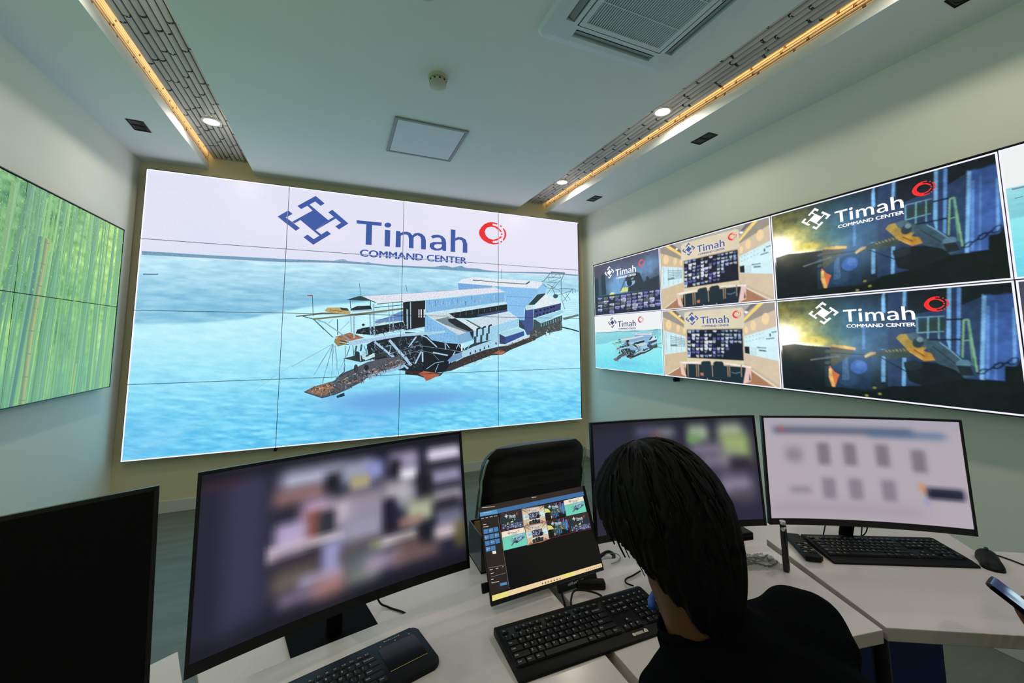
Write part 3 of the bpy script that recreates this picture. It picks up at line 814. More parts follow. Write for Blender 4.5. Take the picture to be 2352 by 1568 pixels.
ROOM=[
((196,180,152),0,[-44,-55,4036,-18,4127,2272,-98,2309]),
((150,143,134),0,[-47,4,4022,-7,4051,198,3073,549,953,618,44,234]),
((168,168,160),0,[560,7,3575,0,3080,443,935,509]),
((242,204,116),0,[262,26,425,18,1309,640,1135,622]),
((112,106,100),0,[436,22,589,18,1015,348,1051,476]),
((242,212,116),0,[3545,4,3705,4,3076,501,3036,454]),
((112,106,106),0,[3324,7,3545,7,3087,304,3095,230]),
((250,250,250),0,[844,230,840,241,822,252,800,256,775,256,753,249,738,238,731,223,738,212,756,201,778,198,804,201,825,209,840,220]),
((250,250,250),0,[3215,245,3207,260,3193,271,3171,274,3145,274,3124,267,3109,252,3102,238,3109,223,3127,212,3149,209,3175,209,3196,220,3211,230]),
((204,184,150),0,[44,227,1004,633,1033,1650,62,2228]),
((208,190,164),0,[4051,198,4116,2246,3018,1635,3029,699,3073,549]),
((236,206,156),0,[411,505,393,578,356,637,305,666,247,666,200,633,167,571,160,498,175,424,215,366,265,333,324,337,371,370,404,432]),
((236,206,156),0,[778,626,767,680,742,724,705,750,669,750,636,724,615,677,607,622,622,567,647,523,684,498,720,501,753,527,775,571]),
((236,206,156),0,[1000,721,993,768,975,805,953,827,927,827,905,805,895,768,891,721,898,673,916,637,942,615,964,615,985,637,1000,677]),
((238,210,162),0,[3800,457,3785,523,3753,578,3709,607,3662,607,3622,574,3596,516,3593,446,3607,377,3640,322,3684,293,3731,296,3771,329,3796,388]),
((238,210,162),0,[3425,618,3415,677,3389,721,3353,746,3320,746,3287,721,3269,673,3265,615,3276,556,3302,509,3338,483,3371,483,3404,512,3422,560]),
((238,210,162),0,[3182,732,3175,779,3156,816,3131,834,3109,834,3087,816,3073,776,3069,732,3080,684,3098,648,3120,626,3145,629,3167,648,3182,688]),
((202,231,236),0,[65,695,996,900,1004,1387,58,1518]),
((206,236,241),0,[3047,915,4007,651,4018,1555,3051,1387]),
((15,22,22),0,[3047,1189,3196,1185,3189,1401,3051,1376]),
((90,120,135),20,[338,896,978,991]),
((90,120,135),20,[335,962,975,1039]),
((90,120,135),20,[331,1024,971,1083]),
((90,120,135),21,[327,1087,967,1130]),
((90,120,135),20,[324,1152,967,1178]),
((90,120,135),20,[320,1215,964,1222]),
((120,150,160),14,[145,743,131,1463]),
((120,150,160),12,[371,790,356,1434]),
((120,150,160),13,[585,834,578,1405]),
((120,150,160),12,[800,874,793,1379]),
((70,90,110),26,[335,1196,615,1193]),
((60,75,90),36,[3458,1284,3662,1302]),
((60,75,90),30,[3415,1215,3662,1218]),
((60,75,90),26,[3676,984,3905,959]),
((40,50,60),38,[3796,838,3793,918]),
((60,75,90),26,[3836,812,3996,787]),
((110,140,150),15,[3095,944,3145,937]),
((110,140,150),13,[3196,922,3244,915]),
((110,140,150),13,[3295,896,3342,889]),
((110,140,150),13,[3393,874,3440,867]),
((110,140,150),13,[3487,852,3535,845]),
((110,140,150),13,[3582,830,3625,823]),
((110,140,150),15,[3087,1068,3138,1057]),
((110,140,150),13,[3189,1043,3236,1035]),
((110,140,150),13,[3287,1017,3335,1010]),
((110,140,150),15,[3382,995,3433,988]),
((110,140,150),13,[3480,970,3527,962]),
((110,140,150),13,[3575,948,3618,940]),
((130,160,165),9,[3225,1233,3400,1229]),
((130,160,165),9,[3222,1273,3396,1277]),
((130,160,165),10,[3218,1317,3393,1321]),
((130,160,165),10,[3215,1357,3389,1365]),
((130,160,165),9,[3215,1401,3385,1409]),
((16,18,36),0,[1062,688,3015,699,2996,1584,1044,1588]),
((170,185,190),0,[1084,710,1236,706,1211,798,1098,779]),
((120,135,190),0,[1255,695,1371,695,1324,787,1265,768]),
((120,135,190),0,[1418,699,1553,699,1516,776,1433,750]),
((90,105,130),0,[1738,717,1836,713,1796,801,1749,768]),
((210,215,225),0,[2040,724,2182,724,2142,783,2055,765]),
((90,105,130),0,[2331,721,2469,721,2425,776,2345,761]),
((150,165,215),0,[2473,724,2560,724,2542,776,2484,768]),
((170,185,190),0,[2611,728,2709,728,2680,776,2622,765]),
((170,185,190),0,[2745,728,2873,728,2836,772,2756,761]),
((90,105,130),0,[2876,743,2975,743,2931,805,2887,783]),
((210,215,225),0,[1247,823,1404,823,1367,915,1258,907]),
((210,215,225),0,[1411,823,1545,823,1531,896,1425,867]),
((210,215,225),0,[1731,830,1858,827,1818,893,1742,885]),
((170,185,190),0,[1884,830,1993,827,1949,911,1895,900]),
((90,105,130),0,[2182,830,2320,827,2265,874,2193,871]),
((170,185,190),0,[2327,823,2444,823,2396,882,2338,867]),
((170,185,190),0,[2465,838,2585,838,2578,889,2476,874]),
((120,135,190),0,[2604,830,2687,830,2665,893,2615,893]),
((170,185,190),0,[2738,834,2840,834,2807,926,2749,900]),
((150,165,215),0,[2869,841,2953,838,2945,929,2880,915]),
((95,90,170),0,[1073,926,1178,922,1156,991,1087,977]),
((190,200,235),0,[1240,929,1364,929,1345,1021,1255,999]),
((170,185,190),0,[1404,933,1531,933,1513,995,1418,995]),
((95,90,170),0,[1567,929,1713,929,1665,984,1582,977]),
((210,215,225),0,[1724,937,1855,933,1811,1024,1735,1002]),
((90,105,130),0,[2029,940,2127,937,2120,1032,2036,1028]),
((95,90,170),0,[2175,940,2273,937,2247,1010,2185,1002]),
((150,165,215),0,[2320,940,2415,937,2389,1017,2327,1017]),
((190,200,235),0,[2458,929,2589,929,2542,1002,2469,988]),
((170,185,190),0,[2596,929,2716,929,2669,980,2611,970]),
((120,135,190),0,[2731,933,2818,929,2800,977,2745,970]),
((120,135,190),0,[2865,929,2975,926,2938,988,2876,984]),
((190,200,235),0,[1065,1043,1185,1035,1164,1109,1080,1098]),
((150,165,215),0,[1400,1043,1513,1039,1476,1101,1411,1087]),
((90,105,130),0,[1560,1043,1687,1039,1640,1109,1571,1098]),
((210,215,225),0,[1716,1043,1865,1039,1847,1138,1727,1123]),
((210,215,225),0,[1869,1039,2015,1035,1989,1101,1884,1098]),
((170,185,190),0,[2022,1035,2124,1032,2095,1101,2033,1101]),
((90,105,130),0,[2313,1039,2447,1035,2393,1094,2324,1094]),
((170,185,190),0,[2455,1028,2545,1024,2524,1120,2465,1098]),
((150,165,215),0,[2593,1028,2713,1024,2687,1109,2604,1087]),
((170,185,190),0,[2724,1043,2829,1039,2825,1083,2738,1072]),
((170,185,190),0,[2858,1039,2967,1035,2956,1101,2869,1076]),
((170,185,190),0,[1058,1160,1204,1152,1175,1218,1073,1207]),
((210,215,225),0,[1225,1145,1364,1141,1335,1233,1240,1222]),
((95,90,170),0,[1393,1152,1502,1145,1473,1233,1404,1222]),
((90,105,130),0,[1553,1156,1676,1152,1644,1237,1564,1226]),
((210,215,225),0,[1709,1152,1829,1149,1818,1244,1720,1233]),
((120,135,190),0,[1865,1152,2000,1149,1949,1211,1876,1204]),
((170,185,190),0,[2305,1134,2418,1130,2382,1196,2316,1193]),
((190,200,235),0,[2447,1145,2531,1138,2527,1218,2458,1211]),
((190,200,235),0,[1051,1273,1167,1266,1149,1365,1065,1335]),
((90,105,130),0,[1218,1270,1331,1262,1316,1365,1233,1328]),
((210,215,225),0,[1385,1270,1524,1262,1465,1343,1396,1332]),
((210,215,225),0,[1545,1259,1651,1255,1633,1350,1560,1332]),
((210,215,225),0,[1705,1251,1851,1244,1796,1328,1716,1317]),
((210,215,225),0,[1858,1255,1978,1251,1927,1346,1869,1321]),
((95,90,170),0,[2007,1255,2149,1251,2109,1313,2022,1310]),
((170,185,190),0,[2156,1240,2276,1237,2225,1321,2167,1317]),
((210,215,225),0,[2298,1244,2404,1240,2364,1310,2309,1299]),
((90,105,130),0,[2440,1251,2567,1244,2545,1310,2451,1291]),
((120,135,190),0,[1044,1390,1189,1383,1164,1485,1058,1463]),
((95,90,170),0,[1215,1383,1371,1376,1327,1441,1229,1423]),
((95,90,170),0,[1378,1372,1524,1365,1484,1452,1393,1423]),
((120,135,190),0,[1698,1357,1796,1354,1760,1409,1713,1390]),
((150,165,215),0,[2000,1357,2091,1350,2084,1438,2015,1416]),
((95,90,170),0,[2149,1346,2273,1339,2236,1398,2160,1398]),
((210,215,225),0,[2295,1343,2393,1339,2378,1398,2305,1376]),
((190,200,235),0,[1036,1489,1160,1482,1138,1573,1051,1559]),
((170,185,190),0,[1371,1489,1487,1482,1480,1566,1385,1537]),
((170,185,190),0,[1531,1482,1665,1474,1629,1555,1545,1537]),
((120,135,190),0,[1691,1478,1825,1471,1811,1533,1705,1518]),
((210,215,225),0,[1844,1471,1971,1463,1916,1515,1858,1500]),
((95,90,170),0,[1996,1463,2087,1456,2065,1526,2007,1511]),
((90,105,130),0,[2142,1456,2276,1449,2222,1500,2156,1489]),
((90,105,130),0,[2287,1449,2375,1441,2353,1507,2298,1504]),
((214,202,168),0,[1007,1595,2996,1588,3015,1698,1015,1723]),
((217,206,180),0,[978,154,1029,110,1120,99,2985,99,3065,121,3095,190,3076,622,3033,659,1040,670,985,651,953,596]),
((165,118,86),0,[62,2232,691,1917,3215,1859,3865,2276,2324,2385]),
((20,36,46),0,[902,2232,975,1774,3076,1763,2960,2228,2145,2254]),
((236,226,220),0,[702,1727,1545,1694,1520,1749,836,1796]),
((236,226,220),0,[2349,1668,3211,1734,3204,1782,2404,1723]),
((226,192,176),0,[702,1752,804,1767,960,2221,749,2133]),
((226,192,182),0,[3058,1767,3207,1782,3182,2133,2942,2232]),
((60,40,40),0,[3145,1910,3175,2100,3116,2137]),
((25,42,52),0,[1567,1690,1651,1661,1855,1650,1913,1672,1916,2137,1469,2177]),
((22,38,46),0,[2004,1687,2087,1646,2276,1639,2342,1672,2418,2111,1960,2166]),
((150,130,100),33,[1371,1789,1364,2166]),
((150,130,100),36,[1444,1782,1440,2159]),
((150,130,100),33,[1956,1752,1949,2115]),
((150,130,100),30,[2484,1723,2476,2071]),
((150,130,100),30,[2545,1720,2538,2067]),
((150,130,100),30,[2913,1698,2905,2034]),
((150,130,100),36,[1029,1807,1025,2195]),
((235,225,215),26,[87,2217,665,1928]),
((235,225,215),23,[3215,1837,3869,2217]),
((190,110,70),0,[1502,2034,1629,2027,1622,2111,1520,2118]),
((110,140,160),16,[2604,1935,2709,1957,2880,1913]),
((190,200,205),18,[1760,2180,1767,2232]),
((190,200,205),17,[2225,2188,2233,2228]),
]
NITE=[
((40,52,62),0,[2113,849,2287,761,2778,706,2960,750,3145,1116,3273,1098,3291,959,3367,929,3451,1035,3473,1072,3989,966,3993,1511,2898,1441,2251,1409,2291,1244,2465,1193,2156,1116]),
((142,188,228),0,[2113,980,2698,1017,2651,1123,2458,1193,2160,1152]),
((30,40,50),0,[2520,1087,2498,1138,2451,1178,2385,1193,2313,1185,2247,1152,2204,1101,2189,1043,2207,988,2255,948,2324,933,2396,944,2462,977,2505,1028]),
((150,190,220),0,[2444,929,2611,860,2582,929,2498,944]),
((205,218,132),0,[1767,1376,1924,1204,2265,1222,2247,1390]),
((222,222,102),0,[1058,1405,1189,1328,1407,1332,1411,1416]),
((30,40,50),34,[1800,1335,2109,918]),
((30,50,60),0,[7,637,327,596,327,1383,44,1460]),
((34,56,66),0,[538,461,807,501,865,1376,535,1383]),
((28,36,58),0,[11,1456,964,1405,4007,1504,4015,2243,33,2254]),
((165,165,235),0,[255,1478,600,1489,425,1577,287,1555]),
((40,45,70),38,[305,1533,531,1544]),
((110,120,110),0,[669,1482,975,1493,924,1606,698,1588]),
((40,45,70),36,[716,1548,909,1551]),
((190,200,215),0,[1069,1485,1436,1504,1276,1624,1095,1573]),
((40,45,70),38,[1113,1559,1360,1570]),
((110,120,110),0,[1451,1489,1764,1504,1615,1621,1476,1606]),
((40,45,70),36,[1491,1562,1698,1566]),
((150,150,220),0,[1815,1493,2149,1511,2091,1635,1840,1606]),
((40,45,70),33,[1855,1562,2080,1573]),
((150,150,220),0,[2167,1496,2422,1507,2342,1595,2193,1562]),
((40,45,70),34,[2207,1548,2371,1555]),
((190,200,215),0,[2502,1500,2800,1515,2658,1584,2527,1559]),
((40,45,70),31,[2542,1544,2738,1559]),
((205,210,240),0,[2829,1504,3062,1511,3051,1610,2851,1555]),
((40,45,70),31,[2865,1559,3011,1562]),
((120,125,190),0,[3142,1507,3378,1515,3255,1621,3160,1573]),
((40,45,70),31,[3175,1570,3327,1573]),
((190,200,215),0,[3440,1511,3658,1518,3604,1595,3462,1562]),
((40,45,70),26,[3476,1555,3611,1562]),
((165,165,235),0,[3731,1515,3949,1522,3898,1624,3749,1580]),
((40,45,70),29,[3764,1570,3905,1577]),
((110,120,110),0,[247,1639,651,1654,585,1745,280,1730]),
((40,45,70),38,[298,1690,571,1705]),
((205,210,240),0,[662,1639,1029,1650,865,1756,691,1741]),
((40,45,70),38,[709,1701,953,1712]),
((120,125,190),0,[1444,1635,1767,1646,1738,1734,1469,1705]),
((40,45,70),36,[1487,1683,1702,1694]),
((205,210,240),0,[1807,1635,2127,1646,2098,1771,1833,1738]),
((40,45,70),36,[1847,1701,2062,1709]),
((110,120,110),0,[2160,1635,2444,1643,2400,1771,2182,1727]),
((40,45,70),31,[2200,1705,2382,1709]),
((150,150,220),0,[2498,1635,2738,1639,2665,1720,2520,1694]),
((40,45,70),33,[2535,1679,2687,1687]),
((205,210,240),0,[2822,1632,3098,1643,2960,1716,2844,1709]),
((40,45,70),31,[2858,1679,3044,1687]),
((150,150,220),0,[3135,1632,3393,1643,3331,1745,3156,1694]),
((40,45,70),31,[3167,1690,3338,1698]),
((110,120,110),0,[3433,1632,3655,1639,3582,1741,3455,1738]),
((40,45,70),29,[3469,1690,3607,1694]),
((120,125,190),0,[3724,1632,3975,1639,3851,1712,3742,1712]),
((40,45,70),28,[3756,1676,3924,1683]),
((205,210,240),0,[240,1800,575,1804,505,1902,273,1851]),
((40,45,70),38,[291,1855,509,1859]),
((110,120,110),0,[658,1793,971,1800,815,1899,687,1895]),
((40,45,70),39,[705,1851,905,1855]),
((205,210,240),0,[1055,1789,1382,1796,1335,1895,1084,1855]),
((40,45,70),36,[1098,1844,1313,1848]),
((110,120,110),0,[1436,1782,1745,1789,1705,1880,1462,1848]),
((40,45,70),33,[1480,1833,1680,1840]),
((110,120,110),0,[1800,1778,2076,1782,2055,1899,1825,1870]),
((40,45,70),34,[1844,1840,2018,1844]),
((150,150,220),0,[2153,1771,2407,1774,2375,1884,2175,1873]),
((40,45,70),33,[2193,1829,2353,1833]),
((150,150,220),0,[2491,1767,2793,1774,2662,1888,2513,1859]),
((40,45,70),31,[2527,1829,2731,1837]),
((190,200,215),0,[2815,1763,3076,1767,3018,1851,2836,1818]),
((40,45,70),31,[2851,1807,3022,1815]),
((110,120,110),0,[3127,1756,3396,1767,3378,1870,3149,1840]),
((40,45,70),31,[3160,1811,3342,1818]),
((205,210,240),0,[3429,1752,3680,1760,3658,1877,3447,1848]),
((40,45,70),29,[3462,1815,3625,1818]),
((205,210,240),0,[236,1961,564,1961,513,2060,265,2034]),
((40,45,70),41,[284,2012,498,2016]),
((110,120,110),0,[651,1950,1007,1954,833,2038,680,2009]),
((40,45,70),38,[698,1998,935,2005]),
((110,120,110),0,[1047,1939,1364,1943,1298,2074,1073,2067]),
((40,45,70),38,[1091,2009,1298,2009]),
((165,165,235),0,[1429,1928,1753,1932,1655,2045,1455,2023]),
((40,45,70),33,[1473,1990,1687,1994]),
((205,210,240),0,[1796,1917,2058,1921,1931,2034,1822,2001]),
((40,45,70),33,[1836,1983,2004,1983]),
((205,210,240),0,[2145,1910,2440,1913,2338,1990,2171,1983]),
((40,45,70),33,[2185,1954,2378,1961]),
((190,200,215),0,[2484,1899,2800,1906,2789,2016,2505,2001]),
((40,45,70),33,[2520,1957,2735,1961]),
((150,150,220),0,[2807,1891,3065,1895,2960,1979,2833,1946]),
((40,45,70),31,[2844,1939,3011,1943]),
((205,210,240),0,[3120,1884,3353,1884,3273,2001,3142,1990]),
((40,45,70),28,[3156,1946,3302,1946]),
((165,165,235),0,[3422,1873,3673,1880,3553,1965,3444,1924]),
((40,45,70),28,[3455,1924,3622,1928]),
((120,125,190),0,[3713,1866,3964,1873,3953,1950,3731,1906]),
((40,45,70),29,[3745,1906,3913,1913]),
((150,150,220),0,[1040,2089,1349,2089,1342,2191,1069,2180]),
((40,45,70),33,[1087,2144,1287,2144]),
((110,120,110),0,[2138,2045,2415,2045,2320,2137,2164,2122]),
((40,45,70),33,[2178,2096,2360,2096]),
((205,210,240),0,[2476,2034,2785,2038,2673,2133,2502,2107]),
((40,45,70),31,[2516,2085,2724,2089]),
((150,150,220),0,[2800,2020,3076,2023,2978,2118,2825,2074]),
((40,45,70),33,[2836,2071,3018,2074]),
((150,150,220),0,[3113,2009,3360,2009,3320,2085,3135,2074]),
((40,45,70),31,[3149,2049,3309,2052]),
((190,200,215),0,[3415,1998,3673,1998,3662,2093,3436,2071]),
((40,45,70),28,[3447,2045,3618,2049]),
((165,165,235),0,[3705,1983,3956,1987,3895,2078,3724,2049]),
((40,45,70),26,[3738,2034,3905,2038]),
]
PORT=[
((48,40,34),0,[9,-8,3914,-29,3890,144,-3,145]),
((64,112,160),0,[-1,135,3890,144,3885,262,573,248,573,217,-1,237]),
((84,150,200),0,[-1,135,570,143,587,250,6,228]),
((42,36,33),0,[8,249,585,260,616,1998,20,2020]),
((120,110,105),10,[581,281,616,1998]),
((72,124,176),0,[50,551,199,554,197,660,51,658]),
((72,124,176),0,[216,553,366,557,363,663,216,661]),
((190,210,225),7,[263,569,265,650]),
((190,210,225),7,[229,604,363,605]),
((72,124,176),0,[383,556,535,559,532,666,383,664]),
((72,124,176),0,[51,690,199,694,197,798,52,796]),
((190,210,225),7,[98,706,100,785]),
((190,210,225),7,[64,740,196,741]),
((72,124,176),0,[216,693,365,697,362,802,216,800]),
((72,124,176),0,[382,696,533,700,530,806,382,804]),
((190,210,225),7,[430,712,431,792]),
((190,210,225),7,[395,746,530,748]),
((72,124,176),0,[52,828,199,832,197,935,52,933]),
((72,124,176),0,[216,831,364,836,361,940,216,937]),
((190,210,225),7,[262,847,264,926]),
((190,210,225),7,[229,881,361,883]),
((72,124,176),0,[381,835,531,840,528,944,380,941]),
((72,124,176),0,[52,964,199,969,196,1071,53,1067]),
((190,210,225),7,[99,980,101,1057]),
((190,210,225),7,[66,1012,196,1015]),
((72,124,176),0,[215,968,363,973,360,1076,215,1072]),
((235,230,215),0,[245,1088,354,1094,363,1163,247,1153]),
((130,125,120),9,[61,1431,585,1463]),
((130,125,120),9,[103,1638,576,1640]),
((70,140,190),0,[348,1825,575,1840,572,1894,348,1881]),
((200,195,185),14,[101,27,522,61]),
((200,195,185),13,[92,1480,185,1485]),
((200,195,185),13,[279,1488,360,1491]),
((200,195,185),14,[483,1491,537,1494]),
((200,195,185),13,[103,1565,210,1568]),
((200,195,185),13,[93,1691,172,1696]),
((200,195,185),13,[93,1764,330,1779]),
((200,195,185),14,[30,283,113,287]),
((200,195,185),14,[169,286,252,289]),
((200,195,185),14,[309,288,407,294]),
((200,195,185),15,[450,291,549,296]),
((200,195,185),14,[63,491,229,499]),
((200,195,185),14,[120,165,387,170]),
((200,195,185),16,[1854,31,2027,35]),
((200,195,185),14,[73,438,170,439]),
((236,208,160),0,[58,2028,3960,2069,3959,2162,49,2142]),
((230,220,130),0,[58,2028,576,2033,566,2141,49,2142]),
((230,222,120),0,[2478,2054,2851,2058,2853,2150,2480,2149]),
((70,80,170),42,[1710,2093,1713,2128]),
((90,90,60),42,[1813,2095,1815,2130]),
((80,110,70),43,[1915,2097,1918,2132]),
((170,70,50),43,[2019,2099,2021,2134]),
((90,90,90),43,[2123,2101,2125,2136]),
((140,110,60),43,[2228,2103,2230,2138]),
((170,120,50),44,[2334,2105,2336,2140]),
((110,90,60),23,[3334,2101,3334,2129]),
((110,90,60),23,[3412,2102,3412,2131]),
((110,90,60),23,[3490,2103,3490,2132]),
((110,90,60),23,[3569,2105,3569,2133]),
((110,90,60),23,[3648,2106,3648,2134]),
((110,90,60),23,[3727,2107,3727,2135]),
((110,90,60),24,[3807,2108,3807,2137]),
((110,90,60),24,[3888,2109,3887,2138]),
]
THUMBS=[('NITE',[656,268,1424,278,1380,725,626,678]),('NITE',[3052,714,3879,735,3864,1169,3050,1138]),('ROOM',[1431,273,2237,290,2213,707,1418,690]),('ROOM',[1444,705,2216,718,2215,1150,1432,1153]),('WELD',[2251,287,3014,297,3016,723,2210,695]),('WELD',[2240,722,3014,730,3029,1152,2212,1139]),('SEA',[3025,283,3827,276,3837,706,3008,696]),('SEA',[620,707,1411,720,1421,1151,609,1141])]
GREEBLE=[[1709,1390,2203,1319,2210,1640,1773,1555],[1609,1268,2042,1191,2042,1245,1741,1313],[2039,1327,2418,1398,2422,1666,2046,1647],[1221,1795,2001,1524,2023,1581,1377,1841],[2455,1666,2856,1479,3400,1316,3399,1370],[3374,1280,3765,1130,3763,1242,3374,1365]]

_tc = {}
def text_tris(s, bold=0.0):
    k = (s, bold)
    if k not in _tc:
        c = bpy.data.curves.new('lettering', 'FONT'); c.body = s; c.resolution_u = 3; c.offset = bold
        o = bpy.data.objects.new('lettering', c); me = o.to_mesh(); me.calc_loop_triangles()
        V = np.array([v.co[:2] for v in me.vertices]); T = np.array([t.vertices for t in me.loop_triangles])
        _tc[k] = V[T]; o.to_mesh_clear(); bpy.data.objects.remove(o); bpy.data.curves.remove(c)
    return _tc[k]
def text_in(s, x0, y0, x1, y1, bold=0.0):
    """triangles of a text fitted in the box (y grows downwards)"""
    T = text_tris(s, bold).copy(); mn = T.reshape(-1, 2).min(0); mx = T.reshape(-1, 2).max(0)
    T[..., 0] = x0+(T[..., 0]-mn[0])/(mx[0]-mn[0])*(x1-x0); T[..., 1] = y1-(T[..., 1]-mn[1])/(mx[1]-mn[1])*(y1-y0)
    return T
def art_tris(art, recol=None, sx=1, ox=0, sy=1, oy=0):
    """list of (triangles Nx3x2 in u,v 0..1, linear colour)"""
    out = []
    for it in art:
        col = lin(recol.get(it[0], it[0]) if recol else it[0])
        loops = [np.array(it[2], float).reshape(-1, 2)]
        if it[1] <= 0:
            if it[1] == -1: loops.append(np.array(it[3], float).reshape(-1, 2))
            P = np.concatenate(loops)
            tr = tessellate_polygon([[Vector((a, b, 0)) for a, b in l] for l in loops])
            T = P[np.array(tr)] if tr else np.zeros((0, 3, 2))
        else:
            P = loops[0]; w = it[1]/2.0; T = []
            for a, b in zip(P, P[1:]):
                d = b-a; n = np.hypot(*d)
                if n < 1e-6: continue
                d = d/n; q = np.array((-d[1], d[0]))*w; e = d*w*.5 if len(P) > 2 else d*0
                A, B, Cq, D = a-e+q, b+e+q, b+e-q, a-e-q
                T += [(A, B, Cq), (A, Cq, D)]
            T = np.array(T) if T else np.zeros((0, 3, 2))
        T = T/np.array((4000.0, 2250.0)); T[..., 0] = T[..., 0]*sx+ox; T[..., 1] = T[..., 1]*sy+oy
        out.append((T, col))
    return out
def logo(mark, ring=None, sx=1, ox=0, sy=1, oy=0, text=None):
    o = art_tris(LOGO, {(62, 88, 160): mark, (226, 40, 42): ring or (226, 40, 42)}, sx, ox, sy, oy)
    T = text_in('COMMAND CENTER', 1611, 520, 2641, 582)
    T = np.concatenate([T+np.array((d, 0.0)) for d in (-4.0, -1.5, 1.5, 4.0)]+[T+np.array((0.0, d)) for d in (-1.5, 1.5)])/np.array((4000.0, 2250.0))
    T[..., 0] = T[..., 0]*sx+ox; T[..., 1] = T[..., 1]*sy+oy
    return [(a, c, 1.0) for a, c in o]+[(T, lin(text or mark), 1.0)]
def quadmap(items, q):
    q = np.array(q, float).reshape(4, 2)/np.array((4000.0, 2250.0)); out = []
    for it in items:
        T, c = it[:2]; u, v = T[..., :1], T[..., 1:]
        out.append((q[0]*(1-u)*(1-v)+q[1]*u*(1-v)+q[2]*u*v+q[3]*(1-u)*v, c))
    return out
def vnoise(u, v, fx, fy, seed=0):
    rs = np.random.RandomState(seed); G = rs.rand(67, 71)
    x, y = u*fx+seed*3.7, v*fy+seed*1.3; xi, yi = np.floor(x).astype(int), np.floor(y).astype(int)
    a, b = x-xi, y-yi; a = a*a*(3-2*a); b = b*b*(3-2*b)
    g = lambda i, j: G[i % 67, j % 71]
    return (g(xi, yi)*(1-a)+g(xi+1, yi)*a)*(1-b)+(g(xi, yi+1)*(1-a)+g(xi+1, yi+1)*a)*b
def fbm(u, v, fx, fy, seed=0, o=4):
    s = 0; t = 0; k = 1.0
    for i in range(o): s = s+k*vnoise(u, v, fx*2**i, fy*2**i, seed+i); t += k; k *= .55
    return s/t
def mixc(a, b, t): return np.asarray(a, float)*(1-t[..., None])+np.asarray(b, float)*t[..., None]
def gs(u, v, cu, cv, su, sv): return np.exp(-((u-cu)/su)**2-((v-cv)/sv)**2)
def sst(x, a, b): t = np.clip((x-a)/(b-a), 0, 1); return t*t*(3-2*t)
def bg_sea(u, v, pale=False):
    hz = .3065-.027*u+.004*np.sin(u*9)
    n = fbm(u, v, 30, 90, 3, 3)-.5; n2 = fbm(u+.3*v, v-.25*u, 36, 90, 9, 3)-.5
    sky = mixc((214, 219, 238), (226, 223, 240), np.clip(.5+(fbm(u, v, 3, 4, 5)-.5)*2+.35*(u-.5), 0, 1))
    up = mixc((180, 222, 238), (134, 192, 220), sst(v, hz, hz+.17)); up = up+n[..., None]*np.array((62, 46, 32))
    sb = np.interp(u, (0, .1, .18, .29, .38, .6, 1), (.545, .538, .524, .478, .455, .42, .36))+.012*(fbm(u, v, 6, 6, 2)-.5)
    lo = mixc((186, 236, 246), (112, 205, 240), sst(v, .5, .98)); lo = lo+n2[..., None]*np.array((74, 54, 30))*(.35+.9*sst(v, .6, .95))[..., None]
    lo = mixc(lo, (104, 164, 222), np.clip((.55+.5*n2)*(gs(u, v, .5, .845, .16, .035)+.6*gs(u, v, .46, .88, .1, .05)+.45*gs(u, v, .62, .86, .14, .03)+.35*gs(u, v, .4, .95, .12, .05)+.3*gs(u, v, .03, .95, .1, .1))*1.4, 0, .9))
    lo = mixc(lo, (206, 246, 252), .3*gs(u, v, .93, .72, .2, .14))
    if pale: up, lo, sky = mixc(up, (120, 205, 205), np.full(u.shape, .55)), mixc(lo, (110, 222, 222), np.full(u.shape, .55)), mixc(sky, (236, 240, 232), np.full(u.shape, .7))
    c = mixc(up, lo, sst(v, sb-.006, sb+.006)); return mixc(sky, c, sst(v, hz-.002, hz+.003))
def bg_weld(u, v):
    n = fbm(u, v, 7, 5, 21, 4); n2 = fbm(u+.2*n, v, 9, 7, 33, 4)
    c = mixc((30, 46, 54), (24, 30, 40), sst(u, .3, .9))
    c = mixc(c, (58, 116, 172), np.clip(gs(u, v, .43, .42, .2, .26)*1.0*(.6+.6*n), 0, 1))
    c = mixc(c, (52, 100, 104), np.clip(.8*gs(u, v, .3, .38, .16, .22), 0, 1))
    c = mixc(c, (132, 128, 62), np.clip(gs(u, v, .08, .14, .16, .2)*(1.5*n2), 0, 1))
    c = mixc(c, (198, 182, 78), np.clip(1.3*gs(u, v, .1, .36, .14, .18)*(.3+n2)+.9*gs(u, v, .24, .48, .12, .06)*(.4+n2), 0, 1))
    c = mixc(c, (60, 60, 34), np.clip(sst(n2, .52, .66)*.8*gs(u, v, .13, .25, .13, .14), 0, 1))
    c = mixc(c, (250, 250, 240), np.clip(1.9*gs(u, v, .03, .41, .085, .13)+1.2*gs(u, v, .12, .52, .14, .035), 0, 1))
    return c
def bg_nite(u, v):
    n = fbm(u, v, 6, 5, 44, 4)
    c = mixc((70, 70, 88), (48, 62, 74), sst(v, .2, .6))
    c = mixc(c, (112, 160, 206), np.clip(gs(u, v, .4, .5, .22, .3)*(.5+n)+.9*gs(u, v, .86, .3, .2, .22)*(.3+1.2*n), 0, 1)); return c
def bg_flat(col):
    return lambda u, v: np.broadcast_to(np.array(col, float), u.shape+(3,)).copy()
